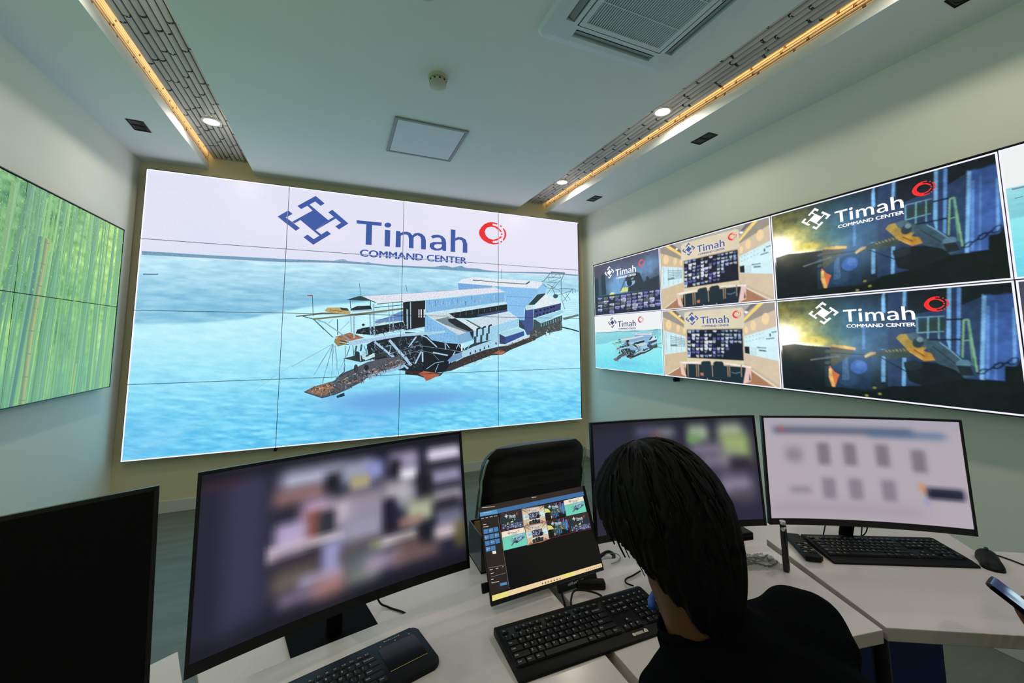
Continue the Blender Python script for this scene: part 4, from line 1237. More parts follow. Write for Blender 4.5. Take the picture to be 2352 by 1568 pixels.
def bg_bamboo(u, v):
    n = fbm(u, v, 60, 40, 51, 4); m = fbm(u, v, 9, 7, 55, 3); s = fbm(u-.05*v, v*.1, 150, 2, 57, 3)
    c = mixc((84, 138, 96), (146, 196, 104), np.clip(.4+1.3*(m-.5)+.3*sst(u, .8, 1), 0, 1))
    c = mixc(c, (168, 205, 110), np.clip(.9*gs(u, v, .99, .25, .06, .3)+.8*gs(u, v, .985, .9, .035, .3)+.5*gs(u, v, .86, .3, .06, .12), 0, 1))
    c = c+(n-.5)[..., None]*np.array((120, 110, 80))*np.clip(1.2-v, .25, 1)[..., None]+(s-.5)[..., None]*np.array((70, 70, 40))*sst(v, .2, .7)[..., None]
    return mixc(c, (88, 150, 150), .55*sst(v, .62, 1.05))
class Art:
    """builds the lit picture of one flat display: local x right, z up, facing -y"""
    def __init__(s): s.v = []; s.t = []; s.c = []; s.a = []; s.n = 0
    def tri(s, P, col, alpha=1.0): # P: Nx3x3
        k = len(P)
        if not k: return
        s.v.append(P.reshape(-1, 3)); s.t.append(np.arange(s.n, s.n+3*k).reshape(-1, 3)); s.n += 3*k; s.a.append(np.full((3*k, 1), alpha))
        col = np.asarray(col, float); s.c.append(np.broadcast_to(col, (k, 3, 3)).reshape(-1, 3) if col.ndim == 1 else col.reshape(-1, 3))
    def build(s, name, m, parent):
        V = np.concatenate(s.v); T = np.concatenate(s.t); Cc = np.concatenate(s.c)
        me = bpy.data.meshes.new(name); me.vertices.add(len(V)); me.vertices.foreach_set('co', V.ravel())
        me.loops.add(len(T)*3); me.loops.foreach_set('vertex_index', T.ravel().astype(np.int32))
        me.polygons.add(len(T)); me.polygons.foreach_set('loop_start', np.arange(0, len(T)*3, 3, dtype=np.int32))
        me.update(calc_edges=True)
        a = me.color_attributes.new('glow', 'FLOAT_COLOR', 'CORNER')
        a.data.foreach_set('color', np.concatenate([Cc, np.concatenate(s.a)], 1).astype(np.float32).ravel())
        me.materials.append(m); o = bpy.data.objects.new(name, me); COL.objects.link(o); o.parent = parent
        return o
def raster(items, bg, nx, ny, ss=2, blur=1, noise=.25, seed=60, shade=None):
    """paints the items into a colour field and returns it as a background function: a soft photographic picture"""
    X, Y = nx*ss, ny*ss; U, V = np.meshgrid((np.arange(X)+.5)/X, (np.arange(Y)+.5)/Y)
    I = lin(np.clip(bg(U, V), 0, 255))
    for it in items:
        T, c = it[:2]
        for t in T:
            x0, y0 = np.floor(np.clip(t.min(0), 0, 1)*(X, Y)).astype(int); x1, y1 = np.ceil(np.clip(t.max(0), 0, 1)*(X, Y)).astype(int)
            if x1 <= x0 or y1 <= y0: continue
            u, v = U[y0:y1, x0:x1], V[y0:y1, x0:x1]; e = []
            for i in range(3):
                a, b = t[i], t[(i+1) % 3]; e.append((b[0]-a[0])*(v-a[1])-(b[1]-a[1])*(u-a[0]))
            inside = ((e[0] >= 0) & (e[1] >= 0) & (e[2] >= 0)) | ((e[0] <= 0) & (e[1] <= 0) & (e[2] <= 0))
            I[y0:y1, x0:x1][inside] = c
    n = fbm(U, V, 46, 26, seed, 4)*.6+fbm(U, V, 9, 7, seed+5, 3)*.4
    I = I*(1+noise*4*(n-.5))[..., None]
    if shade is not None: I = shade(U, V, I)
    k = np.array((1, 2, 3, 2, 1), float) if blur == 1 else np.ones(5+2*blur); k = k/k.sum(); h = len(k)//2
    for ax in (0, 1):
        Pd = np.pad(I, [(h, h) if a == ax else (0, 0) for a in range(3)], mode='edge')
        I = sum(kk*np.take(Pd, range(i, i+I.shape[ax]), axis=ax) for i, kk in enumerate(k))
    I = np.clip(I, 0, 1.0)
    def fn(u, v):
        x = np.clip(u*X-.5, 0, X-1.001); y = np.clip(v*Y-.5, 0, Y-1.001); xi, yi = x.astype(int), y.astype(int); fx, fy = (x-xi)[..., None], (y-yi)[..., None]
        L_ = (I[yi, xi]*(1-fx)+I[yi, xi+1]*fx)*(1-fy)+(I[yi+1, xi]*(1-fx)+I[yi+1, xi+1]*fx)*fy
        return np.where(L_ <= .0031308, L_*12.92, 1.055*np.maximum(L_, 1e-6)**(1/2.4)-.055)*255.0
    return fn
def clip_rect(T, rect):
    u0, v0, u1, v1 = rect; out = []
    for t in T:
        P = [tuple(p) for p in t]
        for ax, lim, sg in ((0, u0, 1), (0, u1, -1), (1, v0, 1), (1, v1, -1)):
            Q = []
            for i in range(len(P)):
                a, b = P[i-1], P[i]; da, db = sg*(a[ax]-lim), sg*(b[ax]-lim)
                if (da >= 0) != (db >= 0):
                    k = da/(da-db); Q.append((a[0]+(b[0]-a[0])*k, a[1]+(b[1]-a[1])*k))
                if db >= 0: Q.append(b)
            P = Q
            if not P: break
        for i in range(1, len(P)-1): out.append((P[0], P[i], P[i+1]))
    return np.array(out) if out else np.zeros((0, 3, 2))
def picture(name, parent, m, W, H, bg, items, rect=(0, 0, 1, 1), res=(80, 45), border=0.0, bcol=(236, 238, 248), sides='lrtb', warp=None, step=1.2e-5, y0=0.0, grain=(1.0, 1.0)):
    """lit picture of size W x H centred on x, bottom at z=0; rect is the part of the whole picture shown"""
    u0, v0, u1, v1 = rect; A = Art()
    def place(T, k):
        x = (T[..., 0]-u0)/(u1-u0)-.5; z = 1-(T[..., 1]-v0)/(v1-v0)
        P = np.stack([x*W, np.full(x.shape, y0-k*step), z*H], -1)
        return warp(P) if warp else P
    nx, ny = res; U, V = np.meshgrid(np.linspace(u0, u1, nx+1), np.linspace(v0, v1, ny+1))
    col = lin(np.clip(bg(U, V), 0, 255)); G = np.stack([U, V], -1)
    q = lambda X: np.stack([np.stack([X[:-1, :-1], X[1:, :-1], X[1:, 1:]], 2), np.stack([X[:-1, :-1], X[1:, 1:], X[:-1, 1:]], 2)], 2).reshape(-1, 3, X.shape[-1])
    A.tri(place(q(G), 0), q(col), grain[0])
    k = 1
    for it in items:
        T, c = it[:2]
        if not len(T): continue
        mn = T.min(1); mx = T.max(1)
        hit = (mx[:, 0] > u0) & (mn[:, 0] < u1) & (mx[:, 1] > v0) & (mn[:, 1] < v1); T = T[hit]
        if len(T):
            mn = T.min(1); mx = T.max(1)
            ins = (mn[:, 0] >= u0) & (mx[:, 0] <= u1) & (mn[:, 1] >= v0) & (mx[:, 1] <= v1)
            T = np.concatenate([T[ins], clip_rect(T[~ins], rect)]) if (~ins).any() else T
            d = (T[:, 1]-T[:, 0]); e = (T[:, 2]-T[:, 0]); cr = d[:, 0]*e[:, 1]-d[:, 1]*e[:, 0]
            T[cr > 0] = T[cr > 0][:, ::-1]
            A.tri(place(T, k), c, it[2] if len(it) > 2 else grain[1])
        k += 1
    if border:
        bu, bv = border/W*(u1-u0), border/H*(v1-v0)
        for sd, (a, b, c_, d_) in dict(l=(u0, v0, u0+bu, v1), r=(u1-bu, v0, u1, v1), t=(u0, v0, u1, v0+bv), b=(u0, v1-bv, u1, v1)).items():
            if sd in sides: A.tri(place(np.array([((a, b), (a, d_), (c_, d_)), ((a, b), (c_, d_), (c_, b))]), k+1), lin(bcol))
    return A.build(name, m, parent)

# ------------------------------------------------------------------ room shell
b = BM(); add_box(b, XL-.1, XR+.1, YB-.1, YF+.1, -.06, 0); struct('floor', b, M_floor)
b = BM(); add_box(b, XL-.1, XR+.1, YF, YF+.1, 0, 3.27); struct('wall_front', b, M_front)
b = BM(); add_box(b, XL-.1, XL, YB, YF, 0, 3.06); struct('wall_left', b, M_wall)
b = BM(); add_box(b, XR, XR+.1, YB, YF, 0, 3.06); struct('wall_right', b, M_wall)
b = BM(); add_box(b, XL-.1, XR+.1, YB-.1, YB, 0, 3.27); struct('wall_back', b, M_wall)
b = BM()
(l0, l1), (q0, q1) = COVE; ZL = 3.108
add_box(b, XL-.1, l0, YB, YF, ZC, ZL); add_box(b, XL-.1, l0-.012, YB, YF, ZL, 3.22)
add_box(b, l1, q0, YB, YF, ZC, 3.22)
add_box(b, q1, XR+.1, YB, YF, ZC, ZL); add_box(b, q1+.012, XR+.1, YB, YF, ZL, 3.22)
add_box(b, XL-.1, XR+.1, YB, YF, 3.221, 3.26)
add_box(b, l0-.012, l1, YB, YC0, ZC, 3.22); add_box(b, q0, q1+.012, YB, YC0, ZC, 3.22)
struct('ceiling', b, M_ceil)
for nm, bx in (('baseboard_front', (XL, XR, YF-.014, YF, 0, .10)), ('baseboard_left', (XL, XL+.014, YB, YF-.014, 0, .10)), ('baseboard_right', (XR-.014, XR, YB, YF-.014, 0, .10)), ('baseboard_back', (XL+.014, XR-.014, YB, YB+.014, 0, .10))):
    b = BM(); add_box(b, *bx, bev=.003); struct(nm, b, M_base)

# ------------------------------------------------------------------ bamboo lined coves with warm strips
def bamboo_rods(b, n, a0, a1, r, at, seed, wd=.42):
    """half round split canes along y with knots; at(s, h) -> x,z of a point s across, h out of the surface"""
    rnd = random.Random(seed); p = (a1-a0)/n
    for i in range(n):
        s0 = a0+(i+.5)*p; ys = [YC0]; y = YC0+rnd.uniform(.05, .3)
        knots = []
        while y < YF-.03:
            knots.append(y); y += rnd.uniform(.2, .38)
        yy = [YC0]
        for k in knots: yy += [k-.012, k-.004, k, k+.004, k+.012]
        yy.append(YF-.001)
        prev = None
        for y in yy:
            kn = min([abs(y-k) for k in knots]+[1]); sc = 1.0 + (.16 if kn < .003 else (.05 if kn < .006 else 0))
            ring = []
            for k in range(7):
                a = PI*k/6; x, z = at(s0+math.cos(a)*p*wd, math.sin(a)*r*sc); ring.append(b.verts.new((x, y, z)))
            if prev:
                for k in range(6):
                    f = b.faces.new((prev[k], prev[k+1], ring[k+1], ring[k])); f.material_index = 1 if kn < .0045 and rnd.random() < .8 else 0
            prev = ring
for k, ((x0, x1), sgn, side) in enumerate(((COVE[0], 1, 'left'), (COVE[1], -1, 'right'))):
    xo, xi = (x0, x1) if sgn > 0 else (x1, x0)       # outer and inner edge of the recess
    b = BM(); e = xo+sgn*.026
    bamboo_rods(b, 9, min(e, xi), max(e, xi), .011, lambda s, h: (s, ZCOVE-h), 3+k)
    add_box(b, min(e, xi), max(e, xi), YC0, YF-.001, ZCOVE, ZCOVE+.006, mi=1); fixn(b)
    o = struct('trim_%d' % (1+2*k), b, (M_bamboo, M_bambood), True)
    b = BM(); bamboo_rods(b, 5, ZL+.002, 3.205, .005, lambda s, h: (xo-sgn*(.010-h), s), 13+k, .41); xa, xb = sorted((xo-sgn*.0115, xo-sgn*.0095)); add_box(b, xa, xb, YC0, YF-.001, ZL+.002, 3.205, mi=1); fixn(b)
    o = struct('trim_%d' % (2+2*k), b, (M_bamboow, M_bamboowd), True)
    b = BM(); ex = e-sgn*.001; add_box(b, ex-.001, ex+.001, YC0+.02, YF-.03, ZCOVE+.008, ZCOVE+.017)
    o = obj('led_strip', b, M_led); tag(o, 'warm orange strip light along the bamboo lined ceiling recess beside the %s wall' % side, 'strip light', 'cove strip lights')

# ------------------------------------------------------------------ downlights in the bamboo
def downlight(x, y, label):
    t = thing('downlight', label, 'ceiling light', (x, y, ZCOVE-.0135), 0, 'round downlights in the bamboo recesses')
    b = BM(); add_lathe(b, [(.050, .006), (.064, .006), (.067, -.002), (.064, -.008), (.054, -.0085), (.051, -.005), (.050, .006)], 36); fixn(b)
    obj('trim_ring', b, M_white, t, True)
    b = BM(); add_lathe(b, [(0, -.0035), (.0515, -.003)], 36); fixn(b); obj('lens', b, M_lens, t, True)
    ld = bpy.data.lights.new('downlight_lamp', 'AREA'); ld.shape = 'DISK'; ld.size = .095; ld.energy = LAMP_POWER; ld.color = (1.0, .88, .72); ld.spread = R(165)
    lo = bpy.data.objects.new('downlight_lamp', ld); COL.objects.link(lo); lo.location = (0, 0, -.0090); lo.parent = t
DL = [(.614, -.69, 'round lit downlight in the left bamboo recess near the display wall'), (3.766, -.659, 'round lit downlight at the far end of the right bamboo recess'), (3.762, -2.15, 'round lit downlight halfway along the right bamboo recess')]
for x, y, lb in DL: downlight(x, y, lb)
for y in (-2.18, -3.66, -5.15): downlight(.614, y, 'round lit downlight in the left bamboo recess out of the frame')
for y in (-3.66, -5.15): downlight(3.762, y, 'round lit downlight in the right bamboo recess out of the frame')

# ------------------------------------------------------------------ unlit twin fittings, access panel, detectors, air conditioner
def twin(x, y, label, rz=0):
    t = thing('recessed_fitting', label, 'ceiling fitting', (x, y, ZC), rz, 'black twin recessed fittings')
    b = BM()
    for a in ((-.05, .05, -.088, -.082), (-.05, .05, .082, .088), (-.05, -.044, -.082, .082), (.044, .05, -.082, .082), (-.044, .044, -.004, .004)): add_box(b, a[0], a[1], a[2], a[3], -.004, .0)
    obj('frame', b, M_black, t)
    for s in (-1, 1):
        b = BM(); add_box(b, -.044, .044, s*.043-.039, s*.043+.039, -.0015, -.0005); add_lathe(b, [(.030, -.003), (.034, -.0032), (.034, -.0016)], 20, Matrix.Translation((0, s*.043, 0))); fixn(b)
        obj('lamp_cup', b, M_blackg, t)
twin(.165, -.655, 'small black twin fitting in the ceiling beside the left wall', R(3))
twin(4.21, -.615, 'small black twin fitting in the right ceiling strip nearest the display wall')
twin(4.21, -2.12, 'small black twin fitting in the right ceiling strip, second from the display wall')
twin(4.21, -3.62, 'small black twin fitting cut by the top edge above the right wall')
t = thing('access_panel', 'white square ceiling panel with a grey frame in the middle of the ceiling', 'ceiling panel', (2.174, -1.235, ZC))
b = BM()
for a in ((-.275, .275, -.285, -.262), (-.275, .275, .262, .285), (-.275, -.252, -.262, .262), (.252, .275, -.262, .262)): add_box(b, a[0], a[1], a[2], a[3], -.012, .0, .002)
obj('frame', b, M_grey, t)
b = BM(); add_box(b, -.25, .25, -.26, .26, -.009, -.001, .002); obj('panel', b, M_acw, t)
t = thing('smoke_detector', 'round ivory smoke detector on the ceiling between the air conditioner and the white panel', 'smoke detector', (2.085, -2.06, ZC))
b = BM(); add_lathe(b, [(0, 0), (.058, 0), (.060, -.010), (.056, -.018), (0, -.018)], 32); fixn(b); obj('base', b, M_detector, t, True, 40)
b = BM(); add_lathe(b, [(.046, -.018), (.050, -.022), (.050, -.036), (.046, -.040), (.046, -.046), (.052, -.048), (.050, -.056), (.030, -.062), (0, -.063)], 32); fixn(b); hd = obj('sensor_head', b, M_detector, t, True, 40)
b = BM()
for k in range(10):
    a = 2*PI*k/10; add_box(b, -.006, .006, .048, .0512, -.034, -.026, M=Matrix.Rotation(a, 4, 'Z'))
obj('vent_slot', b, M_acd, hd)
t = thing('round_ceiling_fitting', 'small round white ceiling fitting cut off by the top edge of the picture', 'ceiling fitting', (1.895, -2.665, ZC))  # small round fitting, exact kind unknown
b = BM(); add_lathe(b, [(0, 0), (.055, 0), (.056, -.012), (.048, -.024), (.02, -.028), (0, -.028)], 28); fixn(b); obj('housing', b, M_detector, t, True)
# cassette air conditioner
acx, acy, acw = 2.885, -3.03, .84
t = thing('air_conditioner', 'square white ceiling cassette air conditioner with a dark slatted grille', 'air conditioner', (acx, acy, ZC))
h = acw/2; za = -.030
b = BM()
slots = [(-.25, .25, h-.135, h-.085), (-.25, .25, -h+.085, -h+.135), (-h+.085, -h+.135, -.25, .25), (h-.135, h-.085, -.25, .25)]
prof = [(h, 0), (h, -.008), (h-.012, -.022), (h-.055, za)]
prev = None
for hh, z in prof:
    ring = [b.verts.new((p[0], p[1], z)) for p in rrect(2*hh, 2*hh, max(.02, .05-(h-hh)*.2), 4)]
    if prev:
        for i in range(len(ring)): b.faces.new((prev[i], prev[(i+1) % len(ring)], ring[(i+1) % len(ring)], ring[i]))
    prev = ring
# flat face with four outlet slots and a centre opening, cut on a grid
gx = sorted({-h+.055, -h+.085, -h+.135, -.25, .25, h-.135, h-.085, h-.055, -.245, .245})
gi = .262
gx = sorted(set(gx) | {-gi, gi})
for i in range(len(gx)-1):
    for j in range(len(gx)-1):
        cx, cy = (gx[i]+gx[i+1])/2, (gx[j]+gx[j+1])/2
        if abs(cx) < gi and abs(cy) < gi: continue
        if any(s[0] < cx < s[1] and s[2] < cy < s[3] for s in slots): continue
        if abs(cx) > h-.055 or abs(cy) > h-.055: continue
        b.faces.new([b.verts.new((x, y, za)) for x, y in ((gx[i], gx[j]), (gx[i], gx[j+1]), (gx[i+1], gx[j+1]), (gx[i+1], gx[j]))])
bmesh.ops.remove_doubles(b, verts=b.verts[:], dist=1e-5)
for s in slots: # slot side walls
    for (xa, ya), (xb, yb) in (((s[0], s[2]), (s[1], s[2])), ((s[1], s[2]), (s[1], s[3])), ((s[1], s[3]), (s[0], s[3])), ((s[0], s[3]), (s[0], s[2]))):
        b.faces.new([b.verts.new(p) for p in ((xa, ya, za), (xb, yb, za), (xb, yb, -.002), (xa, ya, -.002))])
fixn(b); obj('fascia', b, M_acw, t)
for s in slots:
    lx = s[1]-s[0] > s[3]-s[2]; b = BM(); cx, cy = (s[0]+s[1])/2, (s[2]+s[3])/2
    if lx: add_box(b, s[0]+.006, s[1]-.006, -.017, .017, -.0015, .0015, .001, M=Matrix.Translation((0, cy, -.021)) @ Matrix.Rotation(R(22 if cy > 0 else -22), 4, 'X'))
    else: add_box(b, -.017, .017, s[2]+.006, s[3]-.006, -.0015, .0015, .001, M=Matrix.Translation((cx, 0, -.021)) @ Matrix.Rotation(R(-22 if cx > 0 else 22), 4, 'Y'))
    obj('louver', b, M_grey, t)
b = BM(); add_box(b, -h+.06, h-.06, -h+.06, h-.06, -.0019, -.0005); obj('dark_interior', b, M_acd, t)
b = BM(); G0 = .256
for a in ((-G0, G0, -G0, -.228), (-G0, G0, .228, G0), (-G0, -.228, -.228, .228), (.228, G0, -.228, .228)): add_box(b, a[0], a[1], a[2], a[3], za-.003, za+.006, .002)
gr = obj('grille', b, M_acw, t)
b = BM()
for k in range(36):
    x = -.228+.456*(k+.5)/36; add_box(b, x-.0019, x+.0019, -.229, .229, za-.001, za+.014)
for k in range(2):
    y = -.09+.18*k; add_box(b, -.229, .229, y-.002, y+.002, za-.002, za+.0)
obj('slats', b, M_acw, gr)
b = BM()
for k in range(5): add_box(b, .275, .279, -.2+k*.018, -.192+k*.018, za-.001, za+.001)
for k in range(3): add_box(b, .285, .287, -.2+k*.018, -.197+k*.018, za-.001, za+.001)
obj('indicator_marks', b, M_darkmetal, t)

# ------------------------------------------------------------------ video walls
PW, PH = 4.3732/4, .615
def display_wall(label, loc, rz, cols, rows, pw, depth, draw, bez=.006, low='black frame'):
    t = thing('video_wall', label, 'video wall', loc, rz, None)
    W, H = pw*cols, PH*rows
    for r in range(rows):
        for c in range(cols):
            b = BM(); add_box(b, -pw/2+.0006, pw/2-.0006, .004, depth, .0006, PH-.0006)
            add_box(b, -.25, .25, depth, depth+.008, .15, .45)
            p = obj('display_panel', b, M_seam, t); p.location = (-W/2+pw*(c+.5), 0, H-PH*(r+1))
            draw(p, c, r)
    b = BM()
    for a in ((-W/2-bez, W/2+bez, -bez, 0), (-W/2-bez, W/2+bez, H, H+bez), (-W/2-bez, -W/2, 0, H), (W/2, W/2+bez, 0, H)): add_box(b, a[0], a[1], -.004, depth-.004, a[2], a[3])
    obj('outer_frame', b, M_bezel, t)
    return t
def greebles():
    rg = random.Random(31); out = []
    pal = (((70, 86, 102), (18, 22, 28), (104, 128, 146), (44, 56, 70), (140, 168, 190)), ((60, 70, 80), (20, 22, 26), (110, 125, 140)), ((60, 78, 96), (14, 18, 24), (96, 124, 150), (40, 56, 76)), ((160, 166, 174), (46, 50, 58), (116, 120, 130), (72, 78, 88), (176, 130, 96), (60, 50, 48)), ((90, 84, 80), (38, 34, 34), (112, 88, 72), (70, 66, 66)), ((104, 116, 114), (40, 48, 50), (150, 170, 172), (70, 80, 80)))
    for q, cols, n in zip(GREEBLE, pal, (330, 90, 200, 330, 130, 110)):
        q = np.array(q, float).reshape(4, 2)
        for k in range(n):
            a, b = rg.random(), rg.random(); p = q[0]*(1-a)*(1-b)+q[1]*a*(1-b)+q[2]*a*b+q[3]*(1-a)*b
            an = rg.choice((rg.uniform(-.5, .1), rg.uniform(1.2, 1.9), rg.uniform(.5, 1.1))); l_ = rg.uniform(5, 34)
            out.append((rg.choice(cols), rg.choice((3, 4, 5, 7)), [p[0], p[1], p[0]+math.cos(an)*l_, p[1]+math.sin(an)*l_]))
    return out
_gi = [i for i, it in enumerate(SEA) if it[0] == (165, 206, 236)][0]
SEA_ITEMS = art_tris(SEA[:_gi]+greebles()[:420]+SEA[_gi:]+greebles()[620:]); MAIN_LOGO = logo((62, 88, 160))
def tone(items, k, g):
    return [(it[0], (it[1]*(1-k)+float(np.dot(it[1], (.25, .6, .15)))*k)*g)+tuple(it[2:]) for it in items]
SEA_ITEMS = tone(SEA_ITEMS, .16, .9)
SEA_FULL = SEA_ITEMS+MAIN_LOGO
def draw_main(p, c, r):
    sd = ('l' if c == 0 else '')+('b' if r == 3 else '')+('t' if r == 0 else '')
    picture('picture', p, M_wallscreen, PW-.0045, PH-.0045, bg_sea, SEA_FULL, (c/4, r/4, (c+1)/4, (r+1)/4), (150, 84), .009, (250, 251, 255), sd, grain=(.975, .82))
display_wall('large video wall of four by four panels showing a tin dredger at sea and a blue logo', (4.3732/2, 0, .48), 0, 4, 4, PW, .085, draw_main)
# right wall: windows
PALE = tone(art_tris(SEA, None, .97, .02, .97, .03), .3, .8)+logo((52, 58, 104), (206, 50, 70), .9924, .0098, 1.003, .0115)
WELD_ALL = art_tris(WELD)+logo((250, 250, 252), (250, 44, 44), 1.1326, -.0758, 1.1819, .0198)
ROOM_ALL = art_tris(ROOM)+logo((62, 88, 160), (235, 60, 60), .9226, .0412, .9346, .0313)
NITE_ALL = art_tris(NITE)+logo((250, 250, 252), (235, 84, 84), 1.145, -.0694, 1.1866, .0541)
def warm(U, V, I):
    glow = (.9*gs(U, V, .06, .4, .12, .16)+.16*gs(U, V, .3, .45, .25, .2))[..., None]; edge = np.clip(1.15-1.5*np.abs(V-.45)**2-.35*sst(U, .8, 1.1), .5, 1.2)[..., None]
    haze = (.10*gs(U, V, .42, .62, .13, .16)+.05*gs(U, V, .45, .3, .2, .2))[..., None]*np.array((.35, .7, 1.25))
    return I*edge*(1+.25*np.sin(U*5+V*3))[..., None]*.92+haze+glow*np.array((1.0, .92, .62))*(.05+.4*fbm(U, V, 9, 8, 71, 4))[..., None]
W_LOGO, R_LOGO, N_LOGO = WELD_ALL[-24:], ROOM_ALL[-24:], NITE_ALL[-24:]
RW = raster(art_tris(WELD), bg_weld, 320, 180, 2, 1, .34, 60, warm)
RR = raster(art_tris(ROOM), bg_flat((196, 180, 152)), 250, 141, 2, 1, .06, 64)
RN = raster(art_tris(NITE), bg_nite, 210, 118, 2, 1, .16, 68)
PICS = {'SEA': (lambda u, v: bg_sea(u, v, True), PALE, (140, 80)), 'WELD': (RW, W_LOGO, (320, 180)), 'ROOM': (RR, R_LOGO, (250, 141)), 'NITE': (RN, N_LOGO, (210, 118))}
RIGHT = (('NITE', 'ROOM', 'WELD', 'SEA'), ('SEA', 'ROOM', 'WELD', 'NITE'))
PIC_LABEL = {'SEA': 'picture of a dredger on pale turquoise sea', 'WELD': 'picture of a smelter worker by a furnace fire', 'ROOM': 'picture of a control room with a white logo sign', 'NITE': 'dark picture of a worker above camera thumbnails'}
def draw_right(p, c, r):
    n = RIGHT[r][c]; bg, it, rs_ = PICS[n]
    o = picture('picture', p, M_sidescreen, 1.1-.005, PH-.005, bg, it, (0, 0, 1, 1), rs_, .008, (238, 238, 248)); o['label'] = PIC_LABEL[n]
display_wall('video wall on the right wall, two rows of windows with worker and control room pictures', (4.42, -.265-2.2, 1.11), -PI/2, 4, 2, 1.1, .065, draw_right)
# left wall: bamboo grove
rb = random.Random(7); cane = []
def canes(u, v, w, col): # u list, v list in fractions of the whole picture
    c = tuple(max(0, min(255, x*.62+y*.38)) for x, y in zip(col, (110, 158, 104)))
    pts = []
    for a, d in zip(u, v): pts += [a*4000, d*2250]
    cane.append((c, w, pts))
def LV(y, z): return (y+.23+4.4)/4.4, (2.335-z)/1.23
for k in range(330):
    x = rb.random(); d = rb.random(); lean = rb.uniform(-.004, .016)+.012*(x < .9)
    t_ = rb.random(); base = [(84, 130, 104), (100, 150, 110), (118, 168, 108), (136, 184, 110), (94, 142, 116), (84, 134, 122)][int(t_*6)]
    w = 4+rb.random()**3*30; v0 = rb.uniform(-.1, .5) if w < 14 else -.02
    canes((x+lean, x+lean*.45, x), (v0, .55, 1.02), w, base)
    if w > 9: canes((x+lean+.0011, x+lean*.45+.0011, x+.0011), (v0, .55, 1.02), w*.28, [q+26 for q in base])
    for j in range(int(w/7)):
        vv = rb.uniform(max(v0, 0), 1); uu = x+lean*(1-vv); canes((uu-w/8500, uu+w/8500), (vv, vv+.002), 5, [q-24 for q in base])
for k in range(26):
    x = .975+rb.random()*.03; canes((x, x-.004), (rb.uniform(-.05, .6), 1.02), 3, (120, 178, 110))
for pts, w, col in (([(-1.425, 2.3), (-1.44, 1.955), (-1.47, 1.5), (-1.49, 1.1)], 40, (112, 150, 104)), ([(-1.302, 2.335), (-1.353, 1.999), (-1.40, 1.7), (-1.45, 1.1)], 36, (76, 116, 104)), ([(-1.185, 2.06), (-1.2, 1.75), (-1.224, 1.5), (-1.263, 1.09)], 30, (58, 98, 108)), ([(-1.003, 2.149), (-1.036, 1.846), (-1.069, 1.6), (-1.1, 1.1)], 24, (72, 122, 92)), ([(-.888, 2.294), (-.904, 1.713), (-.93, 1.1)], 18, (90, 140, 98)), ([(-.517, 2.297), (-.637, 1.814)], 6, (72, 120, 70)), ([(-.314, 1.57), (-.367, 1.124)], 5, (84, 134, 80)), ([(-1.05, 2.0), (-1.08, 1.65)], 10, (64, 110, 84))):
    P = [LV(*q) for q in pts]; canes([q[0] for q in P], [q[1] for q in P], w, col); canes([q[0]+w/11000 for q in P], [q[1] for q in P], w*.3, [q+24 for q in col])
P = [LV(*q) for q in [(-1.122, 2.06), (-1.132, 1.9), (-1.15, 1.748), (-1.172, 1.482), (-1.180, 1.1)]]
canes([q[0] for q in P], [q[1] for q in P], 44, (128, 132, 104)); canes([q[0]+.0028 for q in P], [q[1] for q in P], 16, (172, 164, 104)); canes([q[0]-.003 for q in P], [q[1] for q in P], 10, (96, 108, 96))
for vv in np.linspace(.24, .98, 8):
    uu = float(np.interp(vv, [q[1] for q in P], [q[0] for q in P])); canes((uu-.0055, uu+.0055), (vv, vv+.004), 8, (92, 96, 80))
P = [LV(-.697, 1.305), LV(-.713, 1.09)]; canes([q[0] for q in P], [q[1] for q in P], 14, (170, 176, 100))
for k in range(1400):
    u = .6+.4*rb.random(); v = rb.random()**1.7*.62; a = rb.uniform(-1, 1); s = rb.uniform(.0008, .0022)
    canes((u, u+s*math.cos(a)), (v, v+s*3.2*abs(math.sin(a))+.002), rb.choice((4, 6, 8)), rb.choice(((150, 190, 112), (120, 168, 96), (138, 184, 104), (100, 148, 88), (158, 194, 122))))
CANES = art_tris(cane)
def draw_left(p, c, r):
    picture('picture', p, M_leftscreen, 1.1-.005, PH-.005, bg_bamboo, CANES, (c/4, r/2, (c+1)/4, (r+1)/2), (130, 72), step=2.5e-6)
display_wall('video wall on the left wall showing a green bamboo grove', (-.03, -.23-2.2, 1.105), PI/2, 4, 2, 1.1, .045, draw_left)
# small brackets under the walls
for x, y, z, rz, lb in ((1.09, .04, .47, 0, 'tiny black bracket under the bottom edge of the large video wall'), (4.46, -1.47, 1.095, PI/2, 'tiny black bracket under the bottom edge of the right video wall')):
    b = BM(); add_box(b, -.012, .012, -.03, .045 if rz == 0 else .03, -.03, .004, .003); o = obj('bracket', b, M_black); o.location = (x, y, z); o.rotation_euler.z = rz; tag(o, lb, 'bracket')

